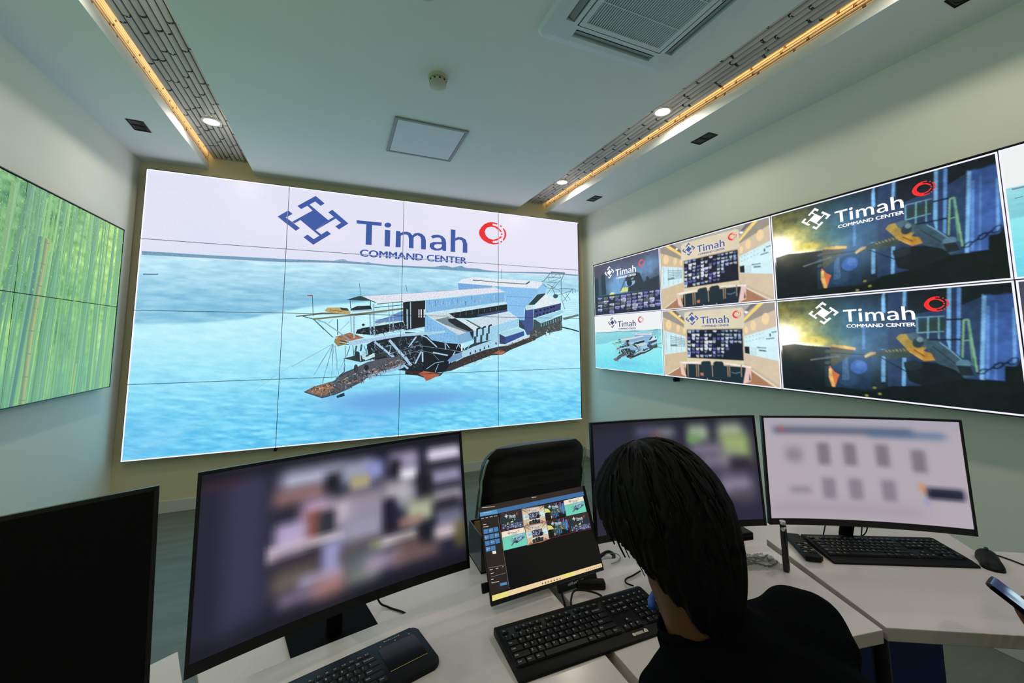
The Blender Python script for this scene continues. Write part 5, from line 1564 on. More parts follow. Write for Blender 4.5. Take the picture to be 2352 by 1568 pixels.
# ------------------------------------------------------------------ wedge desks of the curved console
ZT, ZS = .75, .70     # worktop, lower rear shelf
def desk(label, FL, FR, BR, BL, inset=(0.0, 0.0), cut=.03):
    cx, cy = (FL[0]+FR[0])/2, (FL[1]+FR[1])/2
    t = thing('desk', label, 'desk', (cx, cy, 0), 0, 'white wedge desks of the curved console')
    L = lambda p: (p[0]-cx, p[1]-cy)
    FL, FR, BR, BL = map(L, (FL, FR, BR, BL))
    V = lambda p: Vector((p[0], p[1], 0))
    b = BM(); add_prism(b, [FL, FR, BR, BL], ZT-.032, ZT, 0, .002)
    for f in b.faces:
        f.material_index = 1 if abs(f.normal.z) < .5 else 0
    obj('worktop', b, (M_desk, M_deskedge), t)
    dl = (V(BL)-V(FL)).normalized(); dr = (V(BR)-V(FR)).normalized(); bx = (V(BR)-V(BL)).normalized()
    SL, SR = V(BL)-dl*.05+bx*inset[0], V(BR)-dr*.05-bx*inset[1]; TL, TR = V(BL)+dl*.26+bx*inset[0], V(BR)+dr*.26-bx*inset[1]
    b = BM(); add_prism(b, [(p.x, p.y) for p in (SL, SR, TR, TL)], ZS-.025, ZS, 0, .002); obj('rear_shelf', b, M_desk, t)
    # end panels, beam and board
    for A, d, s in ((V(FL), dl, 1), (V(FR), dr, -1)):
        b = BM()
        for q in (.10, .36):
            p = A+d*q+bx*s*.06; add_tube(b, [(p.x, p.y, ZT-.032), (p.x+d.x*(.02 if q > .2 else -.02), p.y+d.y*(.02 if q > .2 else -.02), .0)], .019, 10)
        p0 = A+d*.08+bx*s*.06; p1 = A+d*.38+bx*s*.06; add_tube(b, [(p0.x, p0.y, .06), (p1.x, p1.y, .06)], .012, 8)
        fixn(b); obj('leg', b, M_darkmetal, t, True, 40)
    b = BM(); m0 = V(BL)-dl*.10+bx*.03; m1 = V(BR)-dr*.10-bx*cut; n = Vector((-bx.y, bx.x, 0))*.009
    add_prism(b, [(m0.x, m0.y), (m1.x, m1.y), (m1.x+n.x, m1.y+n.y), (m0.x+n.x, m0.y+n.y)], .12, ZS-.027); obj('modesty_board', b, M_navy, t)
    return t
desk('white wedge desk carrying the large lit monitor and the small touchpad keyboard', (1.518, -3.730), (2.166, -3.615), (2.166, -3.122), (1.361, -3.288))
desk('white wedge desk in front of the seated person, under the long wired keyboard', (2.189, -3.612), (2.840, -3.728), (2.990, -3.298), (2.190, -3.157))
desk('white wedge desk on the right with a keyboard, a mouse and a remote control', (2.857, -3.727), (3.442, -4.043), (3.720, -3.715), (3.016, -3.309), (0.0, .085), .34)
desk('white wedge desk at the left edge behind the switched off monitor', (.922, -4.070), (1.498, -3.738), (1.335, -3.290), (.640, -3.690))

# ------------------------------------------------------------------ curved monitors
RC = 1.8
def curve_y(x): return -(RC-math.sqrt(RC*RC-x*x))
def monitor(label, cx, cy, cz, yaw, tilt, pict, W=.612, H=.358, base=None, zb=ZS, neck_back=.07, group=None):
    """cx,cy,cz: midpoint of the panel's edge chord"""
    ya = R(yaw); bk = Vector((-math.sin(ya), math.cos(ya), 0)); sag = -curve_y(W/2)
    C0 = Vector((cx, cy, cz))+bk*sag
    foot = C0+bk*neck_back
    t = thing('monitor', label, 'monitor', (foot.x, foot.y, zb), ya, group)
    cl = Vector((0, -neck_back, cz-zb)); Mt = Matrix.Translation(cl) @ Matrix.Rotation(-R(tilt), 4, 'X')
    n = 28; ch, bz = .020, .007   # chin and bezel widths
    b = BM(); rows = []
    for i in range(n+1):
        x = -W/2+W*i/n; y = curve_y(x); th = .012+.026*max(0, 1-(abs(x)/(W*.42))**2)
        rows.append([b.verts.new(Mt @ Vector(p)) for p in ((x, y, -H/2), (x, y, H/2), (x, y+.012, H/2), (x, y+th, H*.30), (x, y+th, -H*.38), (x, y+.014, -H/2))])
    for A, B in zip(rows, rows[1:]):
        for k in range(6): b.faces.new((A[k], A[(k+1) % 6], B[(k+1) % 6], B[k]))
    b.faces.new(rows[0]); b.faces.new(rows[-1][::-1]); fixn(b)
    obj('housing', b, M_bezel, t, True, 35)
    b = BM()
    for z0, z1 in ((-H/2, -H/2+ch), (H/2-bz, H/2)):
        pr = None
        for i in range(n+1):
            x = -W/2+W*i/n; y = curve_y(x); q = [b.verts.new(Mt @ Vector(p)) for p in ((x, y-.0028, z0), (x, y-.0028, z1), (x, y+.001, z1), (x, y+.001, z0))]
            if pr:
                for k in range(4): b.faces.new((pr[k], pr[(k+1) % 4], q[(k+1) % 4], q[k]))
            else: b.faces.new(q)
            pr = q
        b.faces.new(pr[::-1])
    for s in (-1, 1):
        x0, x1 = sorted((s*W/2, s*(W/2-bz))); y = curve_y(W/2); add_box(b, x0, x1, y-.0028, y+.002, -H/2, H/2, M=Mt)
    fixn(b); obj('bezel', b, M_bezel, t)
    sw, sh = W-2*bz, H-ch-bz; Mn = np.array(Mt)
    def warp(P):
        x = P[..., 0]; y = P[..., 1]-(RC-np.sqrt(RC*RC-x*x))-.0006; z = P[..., 2]-H/2+ch
        Q = np.stack([x, y, z], -1); return Q @ Mn[:3, :3].T+Mn[:3, 3]
    bg, items, m = pict
    picture('screen', t, m, sw, sh, bg, items, res=(64, 36), warp=warp)
    b = BM(); top = Mt @ Vector((0, .03, -.04))
    add_tube(b, [(0, .012, .008), (0, .012, .06), (top.x, top.y, top.z)], [.020, .020, .020], 14); fixn(b); nk = obj('stand_neck', b, M_stand, t, True, 40)
    b = BM()
    if base == 'plate': add_prism(b, rrect(.205, .15, .006, 3, 0, .04), 0, .010, 0, .002)
    elif base == 'vee':
        for s in (-1, 1): add_prism(b, [(-.012*s, .02), (.014*s, .03), (s*.19, -.105), (s*.165, -.125)], 0, .012, 0, .002)
        add_prism(b, rrect(.09, .07, .02, 4, 0, .015), 0, .016, 0, .002)
    else: add_prism(b, rrect(.23, .16, .03, 5, 0, .02), 0, .010, 0, .002)
    obj('stand_base', b, M_stand, t)
    return t
def blobs(base, items, gr=1.0):
    """a blurred picture: soft rectangles (cx, cy, half w, half h, softness, colour, strength)"""
    def fn(u, v):
        c = np.broadcast_to(np.array(base, float), u.shape+(3,)).copy()
        for cx, cy, a, h, s, col, k in items:
            wx = sst(a*gr+s-np.abs(u-cx), 0, 2*s); wy = sst(h*gr*1.25+1.9*s-np.abs(v-cy), 0, 3.8*s); c = mixc(c, col, np.clip(wx*wy*k*1.1, 0, 1))
        return c
    return fn
rm = random.Random(12); B1 = [(.135, .55, .05, .6, .05, (58, 56, 84), .8), (.06, .07, .05, .01, .03, (80, 44, 52), .8), (.5, .02, .5, .02, .04, (20, 20, 28), .9)]
for q in [(.36,.14,.09,.04,.04,(176,178,202),.9),(.31,.24,.07,.03,.035,(150,112,108),.8),(.44,.2,.03,.04,.03,(24,22,30),.9),(.53,.16,.05,.05,.035,(150,156,176),.9),(.6,.17,.03,.04,.03,(140,146,200),.9),(.54,.24,.03,.03,.02,(170,160,120),.9),(.73,.14,.05,.04,.03,(170,160,190),.8),(.69,.2,.02,.05,.03,(24,22,34),.9),(.75,.25,.03,.03,.025,(232,230,240),.9),(.92,.15,.06,.035,.03,(214,208,226),1),(.91,.24,.07,.03,.03,(36,32,44),.9),
 (.92,.33,.06,.04,.03,(148,144,174),.9),(.92,.42,.06,.03,.03,(40,38,52),.9),(.92,.48,.06,.03,.03,(176,170,180),.9),(.82,.38,.03,.07,.03,(30,28,36),.9),(.74,.42,.03,.05,.03,(120,122,140),.9),(.7,.36,.05,.05,.04,(186,182,186),.8),(.57,.4,.06,.07,.05,(160,150,166),.8),(.46,.42,.04,.06,.04,(190,178,190),.9),(.37,.42,.04,.08,.04,(196,166,196),.9),(.36,.46,.025,.06,.025,(126,78,70),.9),(.41,.48,.025,.06,.025,(48,48,58),.95),(.28,.5,.04,.06,.03,(180,164,200),.9),(.27,.57,.05,.03,.02,(196,180,200),.9),(.41,.57,.06,.02,.02,(206,196,200),.9),
 (.55,.56,.07,.07,.05,(152,148,170),.9),(.66,.55,.02,.09,.025,(30,26,44),.95),(.8,.54,.05,.05,.035,(172,176,150),.9),(.75,.6,.04,.02,.025,(160,120,112),.8),(.92,.57,.05,.05,.035,(40,38,48),.9),(.93,.65,.05,.04,.03,(108,110,134),.9),
 (.31,.68,.07,.05,.04,(52,46,54),.9),(.3,.76,.06,.04,.04,(110,100,92),.8),(.43,.72,.03,.08,.03,(152,150,196),.9),(.39,.8,.06,.02,.03,(160,160,200),.9),(.55,.7,.07,.03,.04,(92,80,80),.9),(.6,.71,.02,.02,.02,(168,170,110),.9),(.55,.78,.06,.05,.04,(86,92,100),.9),(.7,.7,.06,.02,.025,(196,190,190),.9),(.75,.78,.05,.04,.04,(98,76,74),.8),(.83,.72,.03,.05,.03,(24,26,36),.9),(.92,.74,.05,.03,.03,(206,190,196),.9),(.975,.78,.02,.06,.03,(90,86,50),.8),
 (.32,.88,.06,.03,.03,(140,124,150),.9),(.42,.88,.05,.05,.05,(170,124,116),.8),(.55,.87,.05,.04,.04,(120,124,120),.8),(.63,.82,.06,.03,.04,(168,152,176),.8),(.77,.84,.08,.03,.04,(118,94,92),.8)]: B1.append(q)
B1.append((.5, .985, .5, .02, .05, (18, 18, 26), .9)); B1.append((.23, .97, .1, .05, .06, (26, 26, 40), .6))
P1 = (blobs((36, 35, 52), B1, 1.3), [], M_deskscreen)
P2 = (blobs((42, 40, 58), [(.5, .02, .5, .02, .04, (28, 30, 38), .9), (.33, .1, .05, .03, .04, (86, 84, 112), .9), (.45, .12, .05, .03, .04, (120, 120, 128), .9), (.4, .16, .03, .02, .03, (110, 70, 80), .7), (.66, .14, .05, .05, .04, (150, 168, 140), .9), (.63, .2, .03, .03, .03, (104, 150, 90), .8), (.86, .13, .06, .05, .05, (160, 170, 150), .9), (.88, .3, .07, .09, .05, (150, 170, 110), .9), (.7, .3, .08, .03, .05, (140, 132, 150), .8), (.78, .42, .1, .05, .06, (128, 120, 140), .8), (.9, .5, .05, .07, .04, (42, 36, 50), .9), (.86, .66, .08, .06, .06, (136, 128, 148), .9), (.9, .8, .05, .05, .05, (80, 72, 84), .8), (.8, .93, .2, .05, .06, (40, 38, 60), .8)], 1.25), [], M_deskscreen)
B3 = [(.5, .02, .5, .02, .06, (160, 158, 176), .8), (.42, .125, .32, .014, .035, (58, 72, 98), .95), (.75, .15, .16, .014, .035, (74, 106, 140), .9), (.1, .115, .01, .014, .025, (190, 80, 84), .95), (.16, .37, .04, .05, .035, (138, 130, 138), .9), (.18, .72, .05, .02, .03, (136, 128, 136), .85)]
for x in (.325, .465, .63, .80): B3.append((x, .36 if x < .7 else .40, .028, .075, .022, (124, 116, 126), .95)); B3.append((x+.012, .70, .03, .07, .022, (134, 126, 138), .95 if x < .7 else 0))
B3 += [(.8, .655, .01, .03, .02, (206, 140, 100), 1), (.9, .70, .07, .035, .02, (34, 36, 56), 1), (.815, .79, .012, .01, .02, (130, 140, 200), .8), (.4, .9, .35, .02, .08, (148, 138, 150), .6)]
P3 = (blobs((176, 167, 176), B3, 1.15), [], M_deskscreen)
P0_ = (bg_flat((0, 0, 0)), [], M_screenoff)
GM = 'black curved monitors on the console'
monitor('black curved monitor in front on the left, showing a blurred grid of camera pictures', 1.633, -3.278, 1.013, 13.8, 8.8, P1, base='plate', neck_back=.10, group=GM)
monitor('dark screened black curved monitor directly behind the seated person', 2.635, -3.301, 1.0125, -11.3, 4.1, P2, base='vee', neck_back=.075, group=GM)
monitor('black curved monitor on the right showing a blurred pale page with grey squares', 3.219, -3.522, 1.0115, -31.1, 2.1, P3, base='disc', neck_back=.085, group=GM)
a0 = R(25.5); tr = Vector((1.287, -3.388)); c0 = tr-Vector((math.cos(a0), math.sin(a0)))*.306
m0 = Vector((c0.x+math.sin(a0)*.027, c0.y-math.cos(a0)*.027))
monitor('switched off black monitor at the left edge of the picture', m0.x, m0.y, 1.014, 25.5, 8.8, P0_, base='plate', neck_back=.10, group=GM)

# ------------------------------------------------------------------ portable display leaning on the desk
PWD, PHT, PTILT = .368, .2318, 22.0
ctr = Vector((2.14, -3.275, .895)); ctr = CAM+(ctr-CAM)*1.022
t = thing('portable_display', 'thin portable display leaning back, showing eight small pictures and a taskbar', 'display', (ctr.x+.03, ctr.y, ZT), R(3.8))
Mt = Matrix.Translation((-.03, 0, ctr.z-ZT)) @ Matrix.Rotation(-R(PTILT), 4, 'X')
b = BM(); add_box(b, -PWD/2, PWD/2, .0006, .009, -PHT/2, PHT/2, .0025, M=Mt); obj('housing', b, M_bezel, t)
def wpt(P):
    Q = P.copy(); Q[..., 2] = P[..., 2]-PHT/2; Mn = np.array(Mt); return Q @ Mn[:3, :3].T+Mn[:3, 3]
items = art_tris(PORT)
for nm, q in THUMBS:
    full = (0, 0, 1, 1)
    tint = {'SEA': (238, 226, 205), 'WELD': (30, 52, 52), 'ROOM': (176, 150, 112), 'NITE': (44, 50, 54)}[nm]
    sq = [(np.array([((0, 0), (0, 1), (1, 1)), ((0, 0), (1, 1), (1, 0))], float), lin(tint))]
    if nm == 'SEA': sq += [(np.array([((0, .30), (0, 1), (1, 1)), ((0, .30), (1, 1), (1, .28))], float), lin((120, 200, 180))), (np.array([((0, .55), (0, 1), (1, 1)), ((0, .55), (1, 1), (1, .4))], float), lin((110, 208, 184)))]
    if nm == 'WELD': sq += [(np.array([((0, .2), (0, .55), (.3, .55)), ((0, .2), (.3, .55), (.2, .3))], float), lin((220, 214, 130))), (np.array([((.35, .2), (.35, .9), (.75, .9)), ((.35, .2), (.75, .9), (.75, .2))], float), lin((44, 84, 88)))]
    src = {'SEA': art_tris(SEA, None, .97, .02, .97, .03)+logo((52, 58, 90), (206, 60, 60), .9924, .0098, 1.003, .0115), 'WELD': WELD_ALL, 'ROOM': ROOM_ALL, 'NITE': NITE_ALL}[nm]
    if nm == 'SEA': src = [(q_[0], q_[1]*.75) for q_ in src]
    items += quadmap(sq+src, q)
    q4 = np.array(q, float).reshape(4, 2)
    if nm != 'SEA':
        for i in range(4):
            a_, c_ = q4[i], q4[(i+1) % 4]; items += art_tris([((142, 30, 34), 7, [a_[0], a_[1], c_[0], c_[1]])])
picture('screen', t, M_deskscreen, PWD, PHT, bg_flat((14, 13, 14)), items, res=(8, 6), warp=wpt, step=4e-7, y0=.0004)
b = BM(); add_box(b, .02, .155, .0, .012, -PHT/2-.021, -PHT/2+.004, .003, M=Mt @ Matrix.Translation((0, 0, 0))); obj('logo_tab', b, M_bezel, t)
b = BM()
for k in range(9): add_box(b, .052+k*.0062, .0565+k*.0062, -.0008, .0002, -PHT/2-.0090, -PHT/2-.0050+(k % 3)*.0012, M=Mt)
obj('logo_mark', b, M_grey, t)
b = BM(); p0 = Mt @ Vector((.0, .010, .02)); p1 = Vector((p0.x, p0.y+.115, .006))
add_prism(b, [(-.07, 0), (.07, 0), (.07, .006), (-.07, .006)], 0, (p1-p0).length, M=Matrix.Translation(p0) @ (Vector((0, 0, 1)).rotation_difference((p1-p0).normalized())).to_matrix().to_4x4()); obj('kickstand', b, M_black, t)
b = BM(); add_box(b, -PWD/2-.018, -PWD/2, .003, .011, -.085, -.062, .002, M=Mt); obj('cable_plug', b, M_black, t)

# ------------------------------------------------------------------ keyboards (every key its own part)
LEG = {}
def key_mesh(w, d, h, legend, mk):
    k = (w, d, h, legend, mk.name)
    if k in LEG: return LEG[k]
    b = BM(); lo = rrect(w, d, .0015, 2); hi = rrect(w-.003, d-.003, .002, 2)
    A = [b.verts.new((p[0], p[1], 0)) for p in lo]; B_ = [b.verts.new((p[0], p[1], h)) for p in hi]
    for i in range(len(A)): b.faces.new((A[i], A[(i+1) % len(A)], B_[(i+1) % len(A)], B_[i]))
    b.faces.new(B_)
    if legend:
        T = text_tris(legend, .01); mn = T.reshape(-1, 2).min(0); mx = T.reshape(-1, 2).max(0); s = min(.0052/max(.4, mx[1]-mn[1]), (w*.75)/max(.1, mx[0]-mn[0]))
        if len(legend) > 1: s = min(.0036/.7, (w*.7)/(mx[0]-mn[0]))
        ox, oy = -w/2+.0032, d/2-.0030-(mx[1]-mn[1])*s
        if len(legend) > 1: oy = -.001
        for tri in T:
            f = b.faces.new([b.verts.new(((p[0]-mn[0])*s+ox, (p[1]-mn[1])*s+oy, h+.00012)) for p in tri]); f.material_index = 1
    me = bpy.data.meshes.new('key'); b.to_mesh(me); b.free(); me.materials.append(mk); me.materials.append(M_legend); LEG[k] = me
    return me
def put_key(t, x, y, z, w, d, h, legend, mk):
    o = bpy.data.objects.new('key', key_mesh(round(w, 4), round(d, 4), h, legend, mk)); COL.objects.link(o); o.parent = t; o.location = (x, y, z)
ROWS = [['`1234567890-=', 0], ['QWERTYUIOP[]\\', 0], ["ASDFGHJKL;'", 0], ['ZXCVBNM,./', 0]]
def main_block(t, x0, y0, z, u, h, mk, d=None):
    d = d or u
    for i, c in enumerate('`1234567890-='): put_key(t, x0+u*(i+.5), y0, z, u-.0012, d-.0012, h, c, mk)
    put_key(t, x0+u*14, y0, z, 2*u-.0012, d-.0012, h, 'Backspace', mk)
    put_key(t, x0+u*.75, y0-d, z, 1.5*u-.0012, d-.0012, h, 'Tab', mk)
    for i, c in enumerate('QWERTYUIOP[]'): put_key(t, x0+u*(i+2), y0-d, z, u-.0012, d-.0012, h, c, mk)
    put_key(t, x0+u*14.25, y0-d, z, 1.5*u-.0012, d-.0012, h, '\\', mk)
    put_key(t, x0+u*.875, y0-2*d, z, 1.75*u-.0012, d-.0012, h, 'Caps', mk)
    for i, c in enumerate("ASDFGHJKL;'"): put_key(t, x0+u*(i+2.25), y0-2*d, z, u-.0012, d-.0012, h, c, mk)
    put_key(t, x0+u*13.875, y0-2*d, z, 2.25*u-.0012, d-.0012, h, 'Enter', mk)
    put_key(t, x0+u*1.125, y0-3*d, z, 2.25*u-.0012, d-.0012, h, 'Shift', mk)
    for i, c in enumerate('ZXCVBNM,./'): put_key(t, x0+u*(i+2.75), y0-3*d, z, u-.0012, d-.0012, h, c, mk)
    put_key(t, x0+u*13.625, y0-3*d, z, 2.75*u-.0012, d-.0012, h, 'Shift', mk)
    x = x0
    for wd, lg in ((1.25, 'Ctrl'), (1.25, 'Win'), (1.25, 'Alt'), (6.25, ''), (1.25, 'Alt'), (1.25, 'Fn'), (1.25, ''), (1.25, 'Ctrl')):
        put_key(t, x+u*wd/2, y0-4*d, z, wd*u-.0012, d-.0012, h, lg, mk); x += wd*u
def full_keyboard(label, cx, cy, rz, W=.440, D=.158, light=True):
    t = thing('keyboard', label, 'keyboard', (cx, cy, ZT), rz, None)
    b = BM(); prof = [(-D/2, .0), (-D/2+.002, .007), (-D/2+.026, .0105), (D/2-.012, .019), (D/2-.002, .018), (D/2, .008), (D/2-.004, 0)]
    add_prism(b, prof, -W/2, W/2, 0, .003, M=Matrix(((0, 0, 1, 0), (1, 0, 0, 0), (0, 1, 0, 0), (0, 0, 0, 1)))); fixn(b)
    obj('body', b, M_black, t, True, 30)
    sl = math.atan2(.0085, D-.038); Mk = bpy.data.objects.new('key_deck', bpy.data.meshes.new('key_deck')); COL.objects.link(Mk); Mk.parent = t
    b = BM(); add_prism(b, rrect(W-.016, D-.050, .004, 3, 0, -.0), -.0008, .0006); b.to_mesh(Mk.data); b.free(); Mk.data.materials.append(M_blackg); Mk.location = (0, .006, .0150); Mk.rotation_euler = (sl, 0, 0)
    u = .0182; x0 = -W/2+.010; y0 = .022; z = .0006; mk = M_key
    main_block(Mk, x0, y0, z, u, .0045, mk, .0176)
    yF = y0+.0215
    put_key(Mk, x0+u*.5, yF, z, u-.0012, .0125, .0035, 'Esc', mk)
    for i in range(12): put_key(Mk, x0+u*(2+i+.5*(i//4)-.0)+.006, yF, z, u-.0016, .0125, .0035, 'F%d' % (i+1), mk)
    xn = x0+15*u+.010
    for i, l in enumerate(('Prt', 'Scr', 'Brk')): put_key(Mk, xn+u*(i+.5), yF, z, u-.0014, .0125, .0035, l, mk)
    for r, ls in enumerate((('Ins', 'Home', 'PgUp'), ('Del', 'End', 'PgDn'))):
        for i, l in enumerate(ls): put_key(Mk, xn+u*(i+.5), y0-.0176*r, z, u-.0014, .0162, .0045, l, mk)
    put_key(Mk, xn+1.5*u, y0-.0176*3, z, u-.0014, .0162, .0045, '^', mk)
    for i, l in enumerate('<v>'): put_key(Mk, xn+u*(i+.5), y0-.0176*4, z, u-.0014, .0162, .0045, l, mk)
    xp = xn+3*u+.007
    for r, ls in enumerate(('N/*-', '789+', '456', '123', '0.')):
        for i, l in enumerate(ls): put_key(Mk, xp+u*(i+.5)+(u*.5 if r == 4 else 0)*(1 if i == 0 else 1), y0-.0176*r, z, u-.0014, .0162, .0045, l, mk)
    put_key(Mk, xp+u*3.5, y0-.0176*3.5, z, u-.0014, .0338, .0045, 'En', mk)
    for i in range(4): put_key(Mk, xp+u*(i+.5), yF, z, u-.0014, .0105, .003, '*', mk)
    return t, Mk
k1, kd = full_keyboard('long black wired keyboard across the two middle desks, left of the seated person', 2.171, -3.449, R(-.5), .436)
b = BM(); x = .085
add_prism(b, [(x+.0045+.0045*math.cos(a), .0045*math.sin(a)) for a in np.linspace(0, 2*PI, 14)[:-1]], 0, .0002)
for i in range(6): add_box(b, x+.010+i*.0036, x+.0126+i*.0036, -.0038, .0036, 0, .0002)
add_prism(b, [(x+.032, -.004), (x+.036, .004), (x+.039, .0065), (x+.043, .005), (x+.0445, .0), (x+.043, -.0055), (x+.041, -.004)], 0, .0002)
o = obj('logo_mark', b, M_label, k1); o.location = (.0, -.0625, .0092); o.rotation_euler = (R(6), 0, 0)
k3, kd3 = full_keyboard('black keyboard in front of the pale lit monitor on the right desk', 3.285, -3.528, R(-26.5), .436, .165)
# touchpad keyboard
t = thing('touchpad_keyboard', 'small black keyboard with a touchpad and thin yellow line below the left lit monitor', 'keyboard', (1.628, -3.389, ZT), R(14.0))
W, D = .354, .139
b = BM(); add_prism(b, rrect(W, D, .016, 5), 0, .012, 0, .003); obj('body', b, M_black, t, True, 40)
b = BM(); add_prism(b, rrect(.086, .078, .006, 4, W/2-.058, .006), .0118, .0124); obj('touchpad', b, M_blackg, t)
b = BM(); add_box(b, W/2-.100, W/2-.016, -.0325, -.0312, .0122, .0128); obj('yellow_line', b, M_yellow, t)
b = BM()
for k in range(3): add_prism(b, [(W/2-.093+k*.034+.0015*math.cos(a), .0505+.0015*math.sin(a)) for a in np.linspace(0, 2*PI, 9)[:-1]], .0122, .0126)
obj('control_mark', b, M_legend, t)
b = BM()
for i in range(8): add_box(b, W/2-.082+i*.0048, W/2-.0786+i*.0048, .0585, .0608+(.0014 if i in (0, 2, 7) else 0), .0121, .0124)
obj('logo_mark', b, M_grey, t)
main_block(t, -W/2+.008, .026, .0115, .0157, .0026, M_key2, .0168)
for i in range(14): put_key(t, -W/2+.008+.0157*1.04*(i+.5), .0445, .0115, .0148, .0105, .002, ('Esc' if i == 0 else 'F%d' % i), M_key2)
# mouse
t = thing('mouse', 'black wired mouse beside the keyboard on the right desk', 'mouse', (3.505, -3.697, ZT), R(-24+90+52))
b = BM(); N, Mm = 20, 12; rows = []
for i in range(N+1):
    s = i/N; y = -.058+.116*s; wd = .0305*math.sqrt(max(0, 1-(2*s-1)**4))*(.92+.08*math.cos(6*s)); hh = .036*math.sqrt(max(0, 1-abs(2*s-.9)**3.2 if s < .95 else .12))*(1-.25*s)
    rows.append([b.verts.new((wd*math.cos(PI*k/Mm), y, hh*math.sin(PI*k/Mm)**.7)) for k in range(Mm+1)])
for A, B_ in zip(rows, rows[1:]):
    for k in range(Mm): b.faces.new((A[k], A[k+1], B_[k+1], B_[k]))
    b.faces.new((A[0], B_[0], B_[-1], A[-1]))
bmesh.ops.remove_doubles(b, verts=b.verts[:], dist=1e-6); fixn(b); obj('shell', b, M_black, t, True, 60)
b = BM(); add_tube(b, [(-.004, -.032, .031), (.004, -.032, .031)], .008, 14); fixn(b); obj('wheel', b, M_darkmetal, t, True, 40)
b = BM(); add_tube(b, smoothline([(0, -.057, .008), (.0, -.075, .006), (-.02, -.085, .004), (-.05, -.075, .003), (-.08, -.05, .003)]), .0022, 8); fixn(b); obj('lead', b, M_black, t, True)

# ------------------------------------------------------------------ small things on the desks
t = thing('remote_control', 'black remote control with rows of small buttons beside the upright black device', 'remote control', (3.055, -3.408, ZT), R(-36))
b = BM(); add_box(b, -.024, .024, -.082, .082, 0, .019, .006, seg=3); obj('body', b, M_black, t, True, 40)
b = BM(); add_box(b, .024, .030, -.072, -.03, .002, .016, .002); obj('side_clip', b, M_blackg, t)
for r in range(5):
    for c in range(3):
        b = BM(); add_box(b, -.0045, .0045, -.003, .003, 0, .0022, .0008); o = obj('button', b, M_key2 if (r+c) % 3 else M_grey, t); o.location = (-.013+c*.013, -.055+r*.015, .0188)
t = thing('pocket_device', 'slim black upright device with a small white label standing on the middle desk', 'device', (2.878, -3.470, ZT), R(20))
b = BM(); add_prism(b, rrect(.0205, .016, .006, 4), 0, .140, 0, .001, M=Matrix(((1, 0, -.05, 0), (0, 1, 0, 0), (0, 0, 1, 0), (0, 0, 0, 1)))); obj('body', b, M_blackg, t, True, 40)
b = BM(); add_tube(b, [(-.008, .0, .139), (-.009, 0, .149)], .0085, 14); add_tube(b, [(-.012, -.004, .13), (-.026, -.004, .131)], .006, 10); fixn(b); obj('cap', b, M_chrome, t, True, 40)
b = BM(); add_box(b, .002, .0088, -.0086, -.0079, .012, .030); obj('paper_label', b, M_label, t)
b = BM(); add_tube(b, smoothline([(-.018, -.004, .128), (-.030, -.01, .10), (-.033, -.012, .05), (-.026, -.014, .018), (-.018, -.012, .03), (-.019, -.008, .09), (-.015, -.004, .126)]), .0009, 6); fixn(b); obj('wrist_strap', b, M_black, t, True)
# crumpled clear bag
t = thing('plastic_bag', 'crumpled clear plastic bag lying on the desk right of the seated person', 'plastic bag', (2.835, -3.405, ZT), R(-20))
b = BM(); rp = random.Random(3); nx, ny = 22, 14; g = []
for j in range(ny+1):
    row = []
    for i in range(nx+1):
        x = -.075+.15*i/nx; y = -.04+.08*j/ny; e = min(i, nx-i, j*1.4, (ny-j)*1.4)/5
        row.append(b.verts.new((x+rp.uniform(-.003, .003), y+rp.uniform(-.003, .003), .0012+min(1, e)*(.014+rp.uniform(-.008, .010)))))
    g.append(row)
for j in range(ny):
    for i in range(nx): b.faces.new((g[j][i], g[j][i+1], g[j+1][i+1], g[j+1][i]))
obj('film', b, M_bag, t)
b = BM(); add_box(b, -.062, .055, .008, .022, .002, .009, .002); add_tube(b, smoothline([(-.06, -.02, .004), (-.02, -.012, .007), (.02, -.024, .004), (.06, -.01, .006), (.05, .012, .005)]), .003, 8); obj('dark_leads', b, M_darkmetal, t)
# black box under the middle monitor
t = thing('docking_box', 'flat black box on the rear shelf under the dark screened monitor', 'electronics box', (2.925, -3.200, ZS), R(-12))
b = BM(); add_box(b, -.085, .085, -.06, .06, .0, .062, .004); obj('case', b, M_black, t)
b = BM(); add_box(b, -.08, .08, -.0615, -.059, .006, .010); add_box(b, -.08, .08, -.0615, -.059, .050, .054); obj('front_groove', b, M_seam, t)
# open black file box behind the portable display
t = thing('file_box', 'open black box with a tan inside behind the left edge of the portable display', 'box', (2.105, -2.962, ZS), R(0))
b = BM(); w_, d_, h_ = .066, .068, .115; th = .004
for a in ((-w_, -w_+th, -d_, d_), (w_-th, w_, -d_, d_), (-w_+th, w_-th, -d_, -d_+th), (-w_+th, w_-th, d_-th, d_)): add_box(b, a[0], a[1], a[2], a[3], 0, h_)
add_box(b, -w_, w_, -d_, d_, 0, .004); obj('case', b, M_blackg, t)
b = BM(); add_box(b, -w_+th, w_-th, -d_+th, d_-th, .06, .064); add_box(b, -w_+.018, w_-th, d_-.0075, d_-th, .064, h_-.006); obj('lining', b, M_tan, t)
